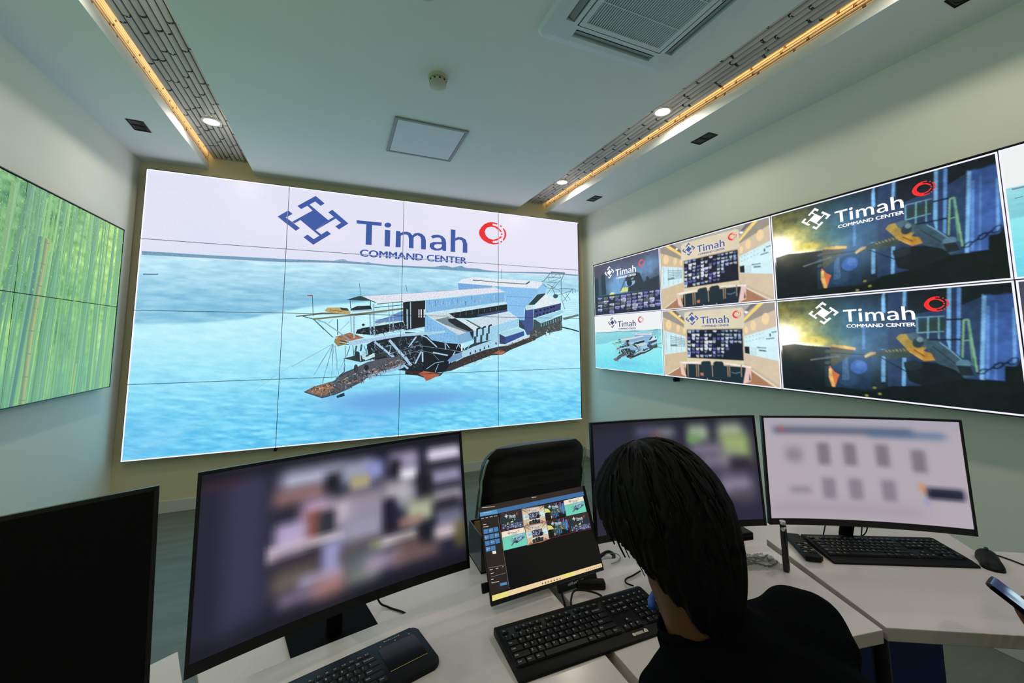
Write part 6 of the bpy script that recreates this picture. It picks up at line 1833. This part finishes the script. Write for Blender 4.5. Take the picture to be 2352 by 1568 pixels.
# adapter and cables
t = thing('cable_adapter', 'chunky black cable adapter lying between the portable display and the long keyboard', 'adapter', (2.277, -3.305, ZT), R(-23))
b = BM(); add_box(b, -.041, .041, -.0135, .0135, 0, .021, .005, seg=3)
for k in range(3): add_box(b, -.030+k*.006, -.027+k*.006, -.0138, .0138, .002, .0216)
obj('body', b, M_black, t, True, 40)
def cable(label, pts, r=.0022, m=None, cat='cable', name='cable'):
    b = BM(); add_tube(b, smoothline(pts), r, 8); fixn(b); o = obj(name, b, m or M_black, None, True); return tag(o, label, cat)
cable('black cable curving from the adapter down into the gap between the middle desks', [(2.238, -3.289, .761), (2.222, -3.284, .764), (2.20, -3.285, .766), (2.182, -3.305, .757), (2.177, -3.33, .735), (2.176, -3.34, .66), (2.176, -3.34, .45)], .0026)
cable('black keyboard cable looping over the desk gap beside the adapter', [(2.272, -3.366, .762), (2.262, -3.352, .765), (2.238, -3.330, .766), (2.212, -3.322, .766), (2.190, -3.340, .757), (2.178, -3.362, .735), (2.176, -3.37, .62), (2.176, -3.37, .44)], .0026)
cable('thin black cable on the shelf below the left lit monitor', [(1.700, -3.040, .80), (1.715, -3.065, .72), (1.742, -3.085, .7035), (1.775, -3.12, .7035), (1.79, -3.145, .7035)], .0026)
cable('black lead with a plug on the desk left of the seated person', [(2.425, -3.125, .712), (2.455, -3.110, .715), (2.485, -3.105, .716), (2.492, -3.125, .714), (2.47, -3.15, .712)], .006)
cable('pale grey cable loop on the desk left of the seated person', [(2.41, -3.185, .7535), (2.43, -3.175, .7535), (2.455, -3.185, .7535), (2.458, -3.205, .7535), (2.435, -3.225, .7535), (2.405, -3.23, .7535)], .0016, M_grey)
cable('black cable on the desk beside the jaw of the seated person', [(2.382, -3.362, .762), (2.378, -3.335, .757), (2.392, -3.318, .756), (2.425, -3.31, .755), (2.46, -3.30, .755)], .0024)
cable('thin black cable hanging under the pale lit monitor', [(3.20, -3.40, .80), (3.18, -3.385, .73), (3.13, -3.345, .7035), (3.09, -3.31, .7035)], .002)
cable('black cable looping behind the right keyboard', [(3.33, -3.45, .84), (3.325, -3.44, .75), (3.30, -3.42, .706), (3.25, -3.385, .705), (3.22, -3.375, .715), (3.26, -3.40, .73), (3.35, -3.44, .76), (3.36, -3.45, .83)], .002)

# ------------------------------------------------------------------ executive chairs
def exec_chair(label, x, y, rz, back_top=1.0):
    t = thing('office_chair', label, 'chair', (x, y, 0), rz, 'black leather office chairs')
    def slab(w0, w1, zs, y0, lean, thick, puff):
        b = BM(); rows = []; n = 14
        for j, (z, ww, yy, tk) in enumerate(zs):
            ring = []
            for i in range(n+1):
                s = -1+2*i/n; ex = ww*(1-.0*abs(s)); ring.append((s*ex, yy+.020*s*s, z, tk*(1-abs(s)**6*.75)))
            F = [b.verts.new((p[0], p[1]-p[3]/2, p[2])) for p in ring]; Bk = [b.verts.new((p[0], p[1]+p[3]/2, p[2])) for p in ring]
            rows.append(F+Bk[::-1])
        m = len(rows[0])
        for A, B_ in zip(rows, rows[1:]):
            for k in range(m): b.faces.new((A[k], A[(k+1) % m], B_[(k+1) % m], B_[k]))
        b.faces.new(rows[0][::-1]); b.faces.new(rows[-1]); return fixn(b)
    # local -y is the front of the chair; the back leans to +y
    T = back_top; zs = []
    for k in range(31):
        f = k/30; z = .50+(T-.50)*f; yy = .20+.10*f*f
        tk = .075+.014*math.sin(f*PI*3)**2
        if .70 < f < .74: tk -= .026
        if f > .74: tk = .095*math.sqrt(max(.02, 1-((f-.86)/.15)**2)); yy -= .012
        ww = .232+.014*math.sin(f*PI)-.045*max(0, (f-.86)/.14)**2.5; zs.append((z, ww, yy, max(tk, .02)))
    obj('backrest', slab(0, 0, zs, 0, 0, 0, 0), M_leather, t, True, 60)
    for s in (-1, 1):
        b = BM(); add_tube(b, [(s*(ww+.0005), yy+.018+tk*.30, z) for z, ww, yy, tk in zs[1:-2]], .0042, 8); fixn(b); obj('piping', b, M_piping, t, True)
    b = BM(); add_box(b, -.25, .25, -.25, .22, .42, .52, .035, seg=4); obj('seat', b, M_leather, t, True, 40)
    for s in (-1, 1):
        b = BM(); add_tube(b, smoothline([(s*.24, .17, .47), (s*.29, .15, .56), (s*.295, .08, .645), (s*.29, -.08, .655), (s*.285, -.17, .62), (s*.25, -.18, .47)]), .017, 10); fixn(b); obj('armrest', b, M_black, t, True)
    b = BM(); add_tube(b, [(0, 0, .09), (0, 0, .43)], .028, 16); fixn(b); obj('gas_column', b, M_chrome, t, True, 40)
    b = BM()
    for k in range(5):
        a = 2*PI*k/5+.3; add_tube(b, [(0, 0, .10), (.16*math.cos(a), .16*math.sin(a), .09), (.29*math.cos(a), .29*math.sin(a), .065)], [.03, .022, .016], 10)
    fixn(b); obj('star_base', b, M_chrome, t, True, 40)
    for k in range(5):
        a = 2*PI*k/5+.3; b = BM(); px, py = .29*math.cos(a), .29*math.sin(a); add_tube(b, [(px-.02*math.sin(a), py+.02*math.cos(a), .028), (px+.02*math.sin(a), py-.02*math.cos(a), .028)], .028, 14); fixn(b); obj('castor', b, M_black, t, True, 40)
    return t
exec_chair('tall black leather office chair standing beyond the desks behind the portable display', 2.345, -2.50, R(183), 1.03)
exec_chair('black leather office chair under the seated person', 2.36, -4.06, R(180-6), .84)

# ------------------------------------------------------------------ people
def eval_mesh(me, mods):
    """apply modifiers to a mesh without operators"""
    o = bpy.data.objects.new('tmp', me); COL.objects.link(o)
    for kind, kw in mods:
        m = o.modifiers.new(kind, kind)
        for k, v in kw.items(): setattr(m, k, v)
    bpy.context.view_layer.update(); dg = bpy.context.evaluated_depsgraph_get()
    r = bpy.data.meshes.new_from_object(o.evaluated_get(dg)); bpy.data.objects.remove(o, do_unlink=True)
    return r
def skinned(chains, sub=2):
    """chains: list of [(point, radius), ...]; the first point of a later chain may repeat an earlier one (a branch)"""
    V, Rr, Ed, idx = [], [], [], {}
    for ch in chains:
        prev = None
        for p, r in ch:
            k = tuple(round(c, 4) for c in p)
            if k not in idx: idx[k] = len(V); V.append(p); Rr.append(r if isinstance(r, tuple) else (r, r))
            i = idx[k]
            if prev is not None: Ed.append((prev, i))
            prev = i
    me = bpy.data.meshes.new('skin'); me.from_pydata(V, Ed, [])
    o = bpy.data.objects.new('tmp', me); COL.objects.link(o)
    m = o.modifiers.new('Skin', 'SKIN'); m.use_smooth_shade = True
    for i, r in enumerate(Rr): me.skin_vertices[0].data[i].radius = r
    me.skin_vertices[0].data[0].use_root = True
    s = o.modifiers.new('Sub', 'SUBSURF'); s.levels = sub; s.render_levels = sub
    bpy.context.view_layer.update(); dg = bpy.context.evaluated_depsgraph_get()
    r = bpy.data.meshes.new_from_object(o.evaluated_get(dg)); bpy.data.objects.remove(o, do_unlink=True); bpy.data.meshes.remove(me)
    return r
def limb(chains):
    """closed tapered capsules between neighbouring joints, to be fused by merge()"""
    tot = BM()
    for ch in chains:
        for (p, r), (q, t) in zip(ch, ch[1:]):
            b = BM()
            for c, a in ((p, r), (q, t)):
                rx, ry = a if isinstance(a, tuple) else (a, a); rz = min(rx, ry)
                for j in range(9):
                    ph_ = PI*j/8
                    for i in range(1 if j in (0, 8) else 16):
                        th_ = 2*PI*i/16; b.verts.new((c[0]+rx*math.sin(ph_)*math.cos(th_), c[1]+ry*math.sin(ph_)*math.sin(th_), c[2]+rz*math.cos(ph_)))
            bmesh.ops.convex_hull(b, input=b.verts[:])
            lone = [v for v in b.verts if not v.link_faces]
            if lone: bmesh.ops.delete(b, geom=lone, context='VERTS')
            fixn(b); m_ = bpy.data.meshes.new('capsule'); b.to_mesh(m_); b.free(); tot.from_mesh(m_); bpy.data.meshes.remove(m_)
    me = bpy.data.meshes.new('limb'); tot.to_mesh(me); tot.free(); return me
def merge(meshes, voxel, smooth_it=6, fac=.5):
    b = BM()
    for m in meshes: b.from_mesh(m)
    me = bpy.data.meshes.new('merged'); b.to_mesh(me); b.free()
    return eval_mesh(me, [('REMESH', dict(mode='VOXEL', voxel_size=voxel, use_smooth_shade=True)), ('SMOOTH', dict(iterations=smooth_it, factor=fac))])
def mesh_obj(name, me, m, parent, smooth=True):
    me.name = name; me.materials.clear(); me.materials.append(m)
    for p in me.polygons: p.use_smooth = smooth; p.material_index = 0
    o = bpy.data.objects.new(name, me); COL.objects.link(o); o.parent = parent; return o
def head_mesh(Mh):
    """head with face: local x right, y forward, z up, centre between the ears"""
    b = BM(); nu, nv = 72, 56; g = []
    for j in range(nv+1):
        ph = PI*j/nv; row = []
        for i in range(nu):
            th = 2*PI*i/nu; d = Vector((math.sin(ph)*math.sin(th), math.sin(ph)*math.cos(th), math.cos(ph)))
            rx, ry, rz = .074, .094, .112
            p = Vector((d.x*rx, d.y*ry, d.z*rz)); f = max(0, d.y)
            if d.z < 0:                       # jaw narrows, back of the skull tucks in
                k = min(1, -d.z*1.05); p.x *= 1-.22*k*k; p.y = p.y*(1-.16*k) if d.y > 0 else p.y*(1-.42*k); p.y += .014*k
            def bump(cx, cz, sx, sz, a):
                return a*math.exp(-((p.x-cx)/sx)**2-((p.z-cz)/sz)**2) if f > .2 else 0
            dy = bump(0, -.022, .012, .020, .022)+bump(0, -.006, .008, .024, .010)          # nose
            dy += bump(0, .030, .05, .012, .004)                                            # brow
            dy -= bump(-.031, .008, .014, .009, .009)+bump(.031, .008, .014, .009, .009)    # eye sockets
            dy += bump(-.031, .007, .009, .006, .006)+bump(.031, .007, .009, .006, .006)    # eyelids
            dy += bump(0, -.058, .022, .006, .006)+bump(0, -.069, .019, .006, .006)-bump(0, -.0635, .022, .0025, .005)  # lips
            dy += bump(0, -.092, .022, .014, .008)                                          # chin
            dy += bump(-.042, -.02, .018, .018, .004)+bump(.042, -.02, .018, .018, .004)    # cheeks
            p.y += dy; row.append(b.verts.new(p))
        g.append(row)
    for j in range(nv):
        for i in range(nu): 
            q = [g[j][i], g[j+1][i], g[j+1][(i+1) % nu], g[j][(i+1) % nu]]; b.faces.new(q)
    bmesh.ops.remove_doubles(b, verts=b.verts[:], dist=1e-5)
    for s in (-1, 1):                         # ears: a shell with a rolled rim
        pts = []; rr = []
        for k in range(15):
            a = R(-120+k*270/14); pts.append((s*(.074+.006*math.sin(a+1)), -.012-.016*math.cos(a)*.9, -.006+.028*math.sin(a))); rr.append(.0052)
        add_tube(b, pts, rr, 8)
        add_lathe(b, [(0, .004), (.012, .003), (.018, 0), (.012, -.004), (0, -.004)], 12, Matrix.Translation((s*.071, -.010, -.006)) @ Matrix.Rotation(PI/2, 4, 'Y'))
    fixn(b); bmesh.ops.transform(b, matrix=Mh, verts=b.verts[:])
    me = bpy.data.meshes.new('head'); b.to_mesh(me); b.free(); return me
def hand_chains(W0, fwd, upv, curl, size=1.0, side=1, spread=.10):
    """W0 wrist, fwd towards the knuckles, upv back of the hand; side +1 thumb on the right of fwd"""
    fwd = Vector(fwd).normalized(); upv = (Vector(upv)-fwd*fwd.dot(Vector(upv))).normalized(); rtv = fwd.cross(upv)*side
    W0 = Vector(W0); ch = []; palm = W0+fwd*.045*size
    ch.append([(tuple(W0), (.026*size, .019*size)), (tuple(palm), (.036*size, .014*size)), (tuple(W0+fwd*.085*size), (.034*size, .012*size))])
    out = [skinned(ch, 2)]
    for k, (off, ln, sp) in enumerate(((.030, .078, .10), (.010, .088, .02), (-.010, .082, -.05), (-.029, .064, -.14))):
        c = curl[k]; base = W0+fwd*(.078-.004*abs(k-1))*size+rtv*off*size; d = (fwd+rtv*sp*spread*8).normalized(); p = base-fwd*.02*size; pts = [(tuple(p), .0095*size)]; p = base; a = 0
        pts.append((tuple(p), .0092*size))
        for j, fr in enumerate((.46, .30, .24)):
            a += c[j]; dd = d*math.cos(a)-upv*math.sin(a); p = p+dd*ln*fr*size; pts.append((tuple(p), (.0085, .0078, .0066)[j]*size))
        out.append(skinned([pts], 2))
    c = curl[4]; p = W0+fwd*.022*size+rtv*.022*size; pts = [(tuple(p), .013*size)]; d = (fwd*.62+rtv*.78-upv*c[0]).normalized()
    for j, (l_, r_) in enumerate(((.036, .0115), (.034, .010), (.026, .0085))):
        p = p+d*l_*size; pts.append((tuple(p), r_*size)); d = (d+fwd*.25-upv*c[1]-rtv*c[2]).normalized()
    out.append(skinned([pts], 2)); return out
person = thing('person', 'person with short black hair and black shirt seated at the desk, seen from behind', 'person', (2.34, -4.03, 0), 0)
OFF = Vector((-2.34, 4.03, 0))
HC = Vector((2.112, -3.790, 1.155)); HAZ, HPIT, HROL = R(0), R(-24), R(-7)
Mh = Matrix.Translation(HC) @ Matrix.Rotation(HAZ, 4, 'Z') @ Matrix.Rotation(HPIT, 4, 'X') @ Matrix.Rotation(HROL, 4, 'Y')
hd = head_mesh(Mh)
nb, nt_ = (2.146, -3.832, .993), tuple(Mh @ Vector((-.014, -.012, -.07)))
SL_, SR_ = (2.101, -3.833, .893), (2.350, -3.853, .938)
PEL, WST, CH, UC = (2.34, -4.05, .60), (2.31, -4.02, .74), (2.24, -3.95, .86), (2.195, -3.882, .925)
KL, KR, FL_, FR_ = (2.24, -3.64, .56), (2.52, -3.66, .56), (2.22, -3.70, .09), (2.54, -3.72, .09)
EL, ER, WL, WR_ = (2.06, -3.80, .69), (2.47, -3.86, .69), (2.17, -3.69, .655), (2.40, -3.70, .655)
body = limb([
    [(PEL, (.14, .10)), (WST, (.128, .092)), (CH, (.135, .098)), (UC, (.095, .075)), (nb, (.058, .058)), (nt_, (.060, .060))],
    [(UC, (.095, .075)), (SL_, (.056, .056)), (EL, (.040, .040)), (WL, (.027, .024))],
    [(UC, (.095, .075)), (SR_, (.060, .060)), (ER, (.040, .040)), (WR_, (.027, .024))],
    [((2.26, -4.03, .57), (.085, .085)), (KL, (.058, .058)), (FL_, (.040, .040)), ((2.20, -3.58, .045), (.038, .030))],
    [((2.42, -4.04, .57), (.085, .085)), (KR, (.058, .058)), (FR_, (.040, .040)), ((2.56, -3.60, .045), (.038, .030))]])
relaxed = [(.25, .35, .25)]*4+[(.3, .15, .1)]
hl = hand_chains(WL, (.8, .55, -.15), (0, 0, 1), relaxed, .98, 1); hr = hand_chains(WR_, (-.7, .6, -.15), (0, 0, 1), relaxed, .98, -1)
bme = merge([hd, body]+hl+hr, .0048, 4, .5); bme.transform(Matrix.Translation(OFF)); mesh_obj('body', bme, M_skin, person)
# hair: a thick combed shell with locks, fringe swept to the left, longer at the nape
HAZ_ = [-180, -150, -125, -100, -85, -70, -55, -30, 0, 30, 55, 70, 85, 100, 125, 180]
HLO_ = [-.205, -.205, -.165, -.075, -.030, -.018, .006, .036, .046, .044, .012, -.030, -.060, -.062, -.140, -.205]
b = BM(); nu, nv = 260, 120; g = []
rh = random.Random(21); lock = [rh.random() for _ in range(400)]
def vn1(x): i = math.floor(x); f = x-i; f = f*f*(3-2*f); return lock[i % 400]*(1-f)+lock[(i+1) % 400]*f
for j in range(nv+1):
    ph = PI*.93*j/nv; row = []
    for i in range(nu):
        th = 2*PI*i/nu; d = Vector((math.sin(ph)*math.sin(th), math.sin(ph)*math.cos(th), math.cos(ph)))
        fr = d.y; az = math.degrees(math.atan2(d.x, d.y))   # 0 = face, +-180 = nape
        aa = abs(az)
        low = np.interp(az, HAZ_, HLO_)                      # lower edge of the hair (z)
        rx, ry, rz = .096, .116, .132
        p = Vector((d.x*rx, d.y*ry, d.z*rz))
        if d.z < 0:
            k = min(1, -d.z*1.05); p.x *= 1-.10*k*k; p.y = p.y*(1-.22*k) if d.y > 0 else p.y*(1-.05*k)
            if d.y < 0: p.z *= 1+.34*k
        flow = th*46/(2*PI)+2.2*d.z+.8*vn1(ph*9)
        s = (vn1(flow*1.0)-.5)*.0085+(vn1(flow*3.1+50)-.5)*.0050+(vn1(flow*7.3+90)-.5)*.0022
        s *= min(1, ph*1.6)
        sw = .014*math.exp(-((az+38)/26)**2)*math.exp(-((p.z-.055)/.045)**2)+.008*math.exp(-((az-20)/40)**2)*math.exp(-((p.z-.085)/.04)**2)
        q = p*(1+(s+sw)/p.length)
        edge = (p.z-low)/.016+(vn1(flow*2.3+33)-.5)*.7
        if edge < 1:
            k = max(0, min(1, 1-edge)); q = q*(1-.30*k*k*(3-2*k))
        row.append(b.verts.new(q))
    g.append(row)
for j in range(nv):
    for i in range(nu): b.faces.new((g[j][i], g[j+1][i], g[j+1][(i+1) % nu], g[j][(i+1) % nu]))
bmesh.ops.remove_doubles(b, verts=b.verts[:], dist=1e-6)
# loose locks along the fringe, the sides and the nape
for k in range(210):
    az = R(rh.choice((rh.uniform(-75, 60), rh.uniform(-180, 180), rh.uniform(120, 240)))); ph0 = rh.uniform(.35, 1.5); pts = []; rr = []
    ln = rh.uniform(.35, .7)
    for s in range(7):
        ph = ph0+ln*s/6; a2 = az+.10*s/6*math.sin(k); d = Vector((math.sin(ph)*math.sin(a2), math.sin(ph)*math.cos(a2), math.cos(ph)))
        p = Vector((d.x*.095, d.y*.1155, d.z*.1335))
        if d.z < 0: 
            kk = min(1, -d.z*1.05); p.x *= 1-.10*kk*kk; p.y = p.y*(1-.22*kk) if d.y > 0 else p.y*(1-.05*kk); p.z *= 1+(.34*kk if d.y < 0 else 0)
        lo_ = np.interp(math.degrees(math.atan2(d.x, d.y)), HAZ_, HLO_)-.005
        if p.z < lo_: break
        pts.append(p*(1.004+.012*math.sin(s*.9+k)*.4)); rr.append(.0026*(1-s/8))
    if len(pts) > 2: add_tube(b, pts, rr, 5)
fixn(b); bmesh.ops.transform(b, matrix=Matrix.Translation(OFF) @ Mh, verts=b.verts[:]); obj('hair', b, M_hair, person, True)
# shirt: follows the torso, short sleeves, standing collar
sh = limb([
    [((2.34, -4.05, .58), (.158, .122)), (WST, (.146, .110)), (CH, (.152, .115)), (UC, (.112, .092)), ((2.156, -3.845, .972), (.080, .078)), ((2.142, -3.826, 1.006), (.072, .072)), ((2.136, -3.818, 1.03), (.072, .072))],
    [(UC, (.112, .092)), (SL_, (.072, .072)), ((2.075, -3.815, .80), (.060, .060)), ((2.065, -3.805, .735), (.058, .058))],
    [(UC, (.112, .092)), (SR_, (.078, .076)), ((2.382, -3.85, .83), (.062, .062)), ((2.43, -3.855, .75), (.058, .058))]])
sm = merge([sh], .007, 8, .5)
b = BM(); b.from_mesh(sm); b.normal_update()
for v in b.verts: v.co += v.normal*(.0022*math.sin(v.co.z*95+v.co.x*60+2*math.sin(v.co.y*40))+.003)
cutn = (Vector((2.136, -3.818, 1.03))-Vector((2.156, -3.845, .972))).normalized(); cutp = Vector((2.140, -3.824, 1.012))
bmesh.ops.bisect_plane(b, geom=b.verts[:]+b.edges[:]+b.faces[:], plane_co=cutp, plane_no=cutn, clear_outer=True)
b.to_mesh(sm); b.free(); sm.transform(Matrix.Translation(OFF)); mesh_obj('shirt', sm, M_shirt, person)
def ring_about(c, n, r, h, lean, m, name, steps=40, gap=None, th=.003):
    """a soft band around axis n"""
    n = Vector(n).normalized(); x = n.orthogonal().normalized(); y = n.cross(x); b = BM(); rows = []
    for k in range(steps):
        a = 2*PI*k/steps; d = x*math.cos(a)+y*math.sin(a); c0 = Vector(c)
        rows.append([b.verts.new(c0+d*r), b.verts.new(c0+d*(r-lean)+n*h), b.verts.new(c0+d*(r-lean-th)+n*h), b.verts.new(c0+d*(r-th))])
    for k in range(steps):
        A, B_ = rows[k], rows[(k+1) % steps]
        for q in range(4): b.faces.new((A[q], B_[q], B_[(q+1) % 4], A[(q+1) % 4]))
    fixn(b); bmesh.ops.transform(b, matrix=Matrix.Translation(OFF), verts=b.verts[:]); return obj(name, b, m, person, True)
ring_about(Vector((2.142, -3.826, 1.000)), cutn, .071, .022, .006, M_shirt, 'collar')
cc = Vector((2.142, -3.826, 1.014))
lp = [cc+Vector((math.cos(R(q))*.0745, math.sin(R(q))*.0745, .004)) for q in range(146, 84, -8)]+[Vector(p) for p in ((2.150, -3.742, .98), (2.160, -3.745, .92), (2.175, -3.765, .84), (2.19, -3.80, .76))]
b = BM(); add_tube(b, [p+OFF for p in smoothline(lp, 4)], .006, 8); fixn(b); obj('lanyard', b, M_blue, person, True)
tr_ = merge([limb([
    [((2.34, -4.04, .63), (.154, .118)), (PEL, (.156, .118))], [(PEL, (.15, .115)), ((2.26, -4.02, .57), (.100, .098))], [(PEL, (.15, .115)), ((2.42, -4.03, .57), (.100, .098))],
    [((2.26, -4.02, .57), (.100, .098)), (KL, (.074, .074)), ((2.225, -3.69, .30), (.062, .062)), ((2.22, -3.70, .10), (.056, .056))],
    [((2.42, -4.03, .57), (.100, .098)), (KR, (.074, .074)), ((2.535, -3.71, .30), (.062, .062)), ((2.54, -3.72, .10), (.056, .056))]])], .012, 5, .5)
tr_.transform(Matrix.Translation(OFF)); mesh_obj('trousers', tr_, M_trouser, person)
for p0, p1 in (((2.22, -3.72, .055), (2.195, -3.52, .045)), ((2.54, -3.74, .055), (2.565, -3.54, .045))):
    s_ = skinned([[(p0, (.045, .050)), (tuple((Vector(p0)+Vector(p1))/2), (.046, .042)), (p1, (.042, .030))]], 2); s_.transform(Matrix.Translation(OFF)); mesh_obj('shoe', s_, M_black, person)

# the second person: a hand holding up a phone at the right edge
def ray(x, y): return fw+rt*((x-PPX)/F_PX)-up*((y-PPY)/F_PX)
PT0 = CAM+ray(2268, 1336)*.95                                       # near top corner of the phone
WX = (rt*.816-up*.154+fw*.557).normalized()                         # across the phone
LX = (rt*.431-up*.478-fw*.763); LX = (LX-WX*LX.dot(WX)).normalized()      # down the phone, towards the holder
NX = WX.cross(LX).normalized()
if NX.dot(up) < 0: NX = -NX
Mp = Matrix(((LX.x, WX.x, NX.x, PT0.x), (LX.y, WX.y, NX.y, PT0.y), (LX.z, WX.z, NX.z, PT0.z), (0, 0, 0, 1)))
ph = thing('phone', 'black smartphone with a bright bluish screen held up at the right edge', 'phone', tuple(PT0))
Ml = Matrix.Translation(-PT0) @ Mp
pw_, pl_ = .072, .152
b = BM(); add_prism(b, rrect(pl_, pw_, .010, 5, pl_/2, pw_/2), -.0095, 0, 0, .0022, M=Ml); obj('body', b, M_blackg, ph, True, 40)
Mn_ = np.array(Ml)
def wph(P):
    x = P[..., 0]; z = P[..., 2]; Q = np.stack([pl_/2-.002+x, z+.003, np.full(x.shape, .0004)+P[..., 1]*-1], -1); return Q @ Mn_[:3, :3].T+Mn_[:3, 3]
picture('screen', ph, M_deskscreen, pl_-.012, pw_-.006, blobs((150, 178, 196), [(.1, .5, .1, .6, .06, (34, 44, 84), .95), (.3, .3, .1, .2, .1, (200, 226, 236), .8), (.25, .7, .06, .1, .08, (70, 96, 120), .8), (.5, .6, .1, .3, .12, (196, 218, 246), .9), (.7, .3, .1, .3, .1, (110, 140, 190), .7)]), [], res=(40, 20), warp=wph)
hp = thing('person', 'hand of a person at the right edge of the frame holding the smartphone', 'person', tuple(PT0+LX*.20+WX*.03-NX*.05))
O2 = -(PT0+LX*.20+WX*.03-NX*.05)
hw = PT0+LX*.152+WX*.022-NX*.034
curlp = [(.35, .9, .6), (.35, .95, .6), (.35, .95, .6), (.3, .9, .6), (.1, -.45, .55)]
# palm lies under the phone, fingers come up round its far edge, thumb along the near edge
fdir = (-LX*.72+WX*.69).normalized(); backv = -NX
hc = hand_chains(hw, fdir, backv, curlp, 1.0, 1 if fdir.cross(backv).dot(WX) > 0 else -1)
fa = limb([[(tuple(hw), .024), (tuple(hw+LX*.07-NX*.03), .032), (tuple(hw+LX*.20-NX*.10), .042), (tuple(hw+LX*.30-NX*.12), .048)]])
hm = merge(hc+[fa], .0032, 4, .5); hm.transform(Matrix.Translation(O2)); mesh_obj('hand', hm, M_skin, hp)
sl_ = merge([limb([[(tuple(hw+LX*.17-NX*.085), .050), (tuple(hw+LX*.24-NX*.11), .056), (tuple(hw+LX*.34-NX*.13), .062)]])], .008, 4, .5); sl_.transform(Matrix.Translation(O2)); mesh_obj('sleeve', sl_, M_shirt, hp)
bpy.context.view_layer.update()
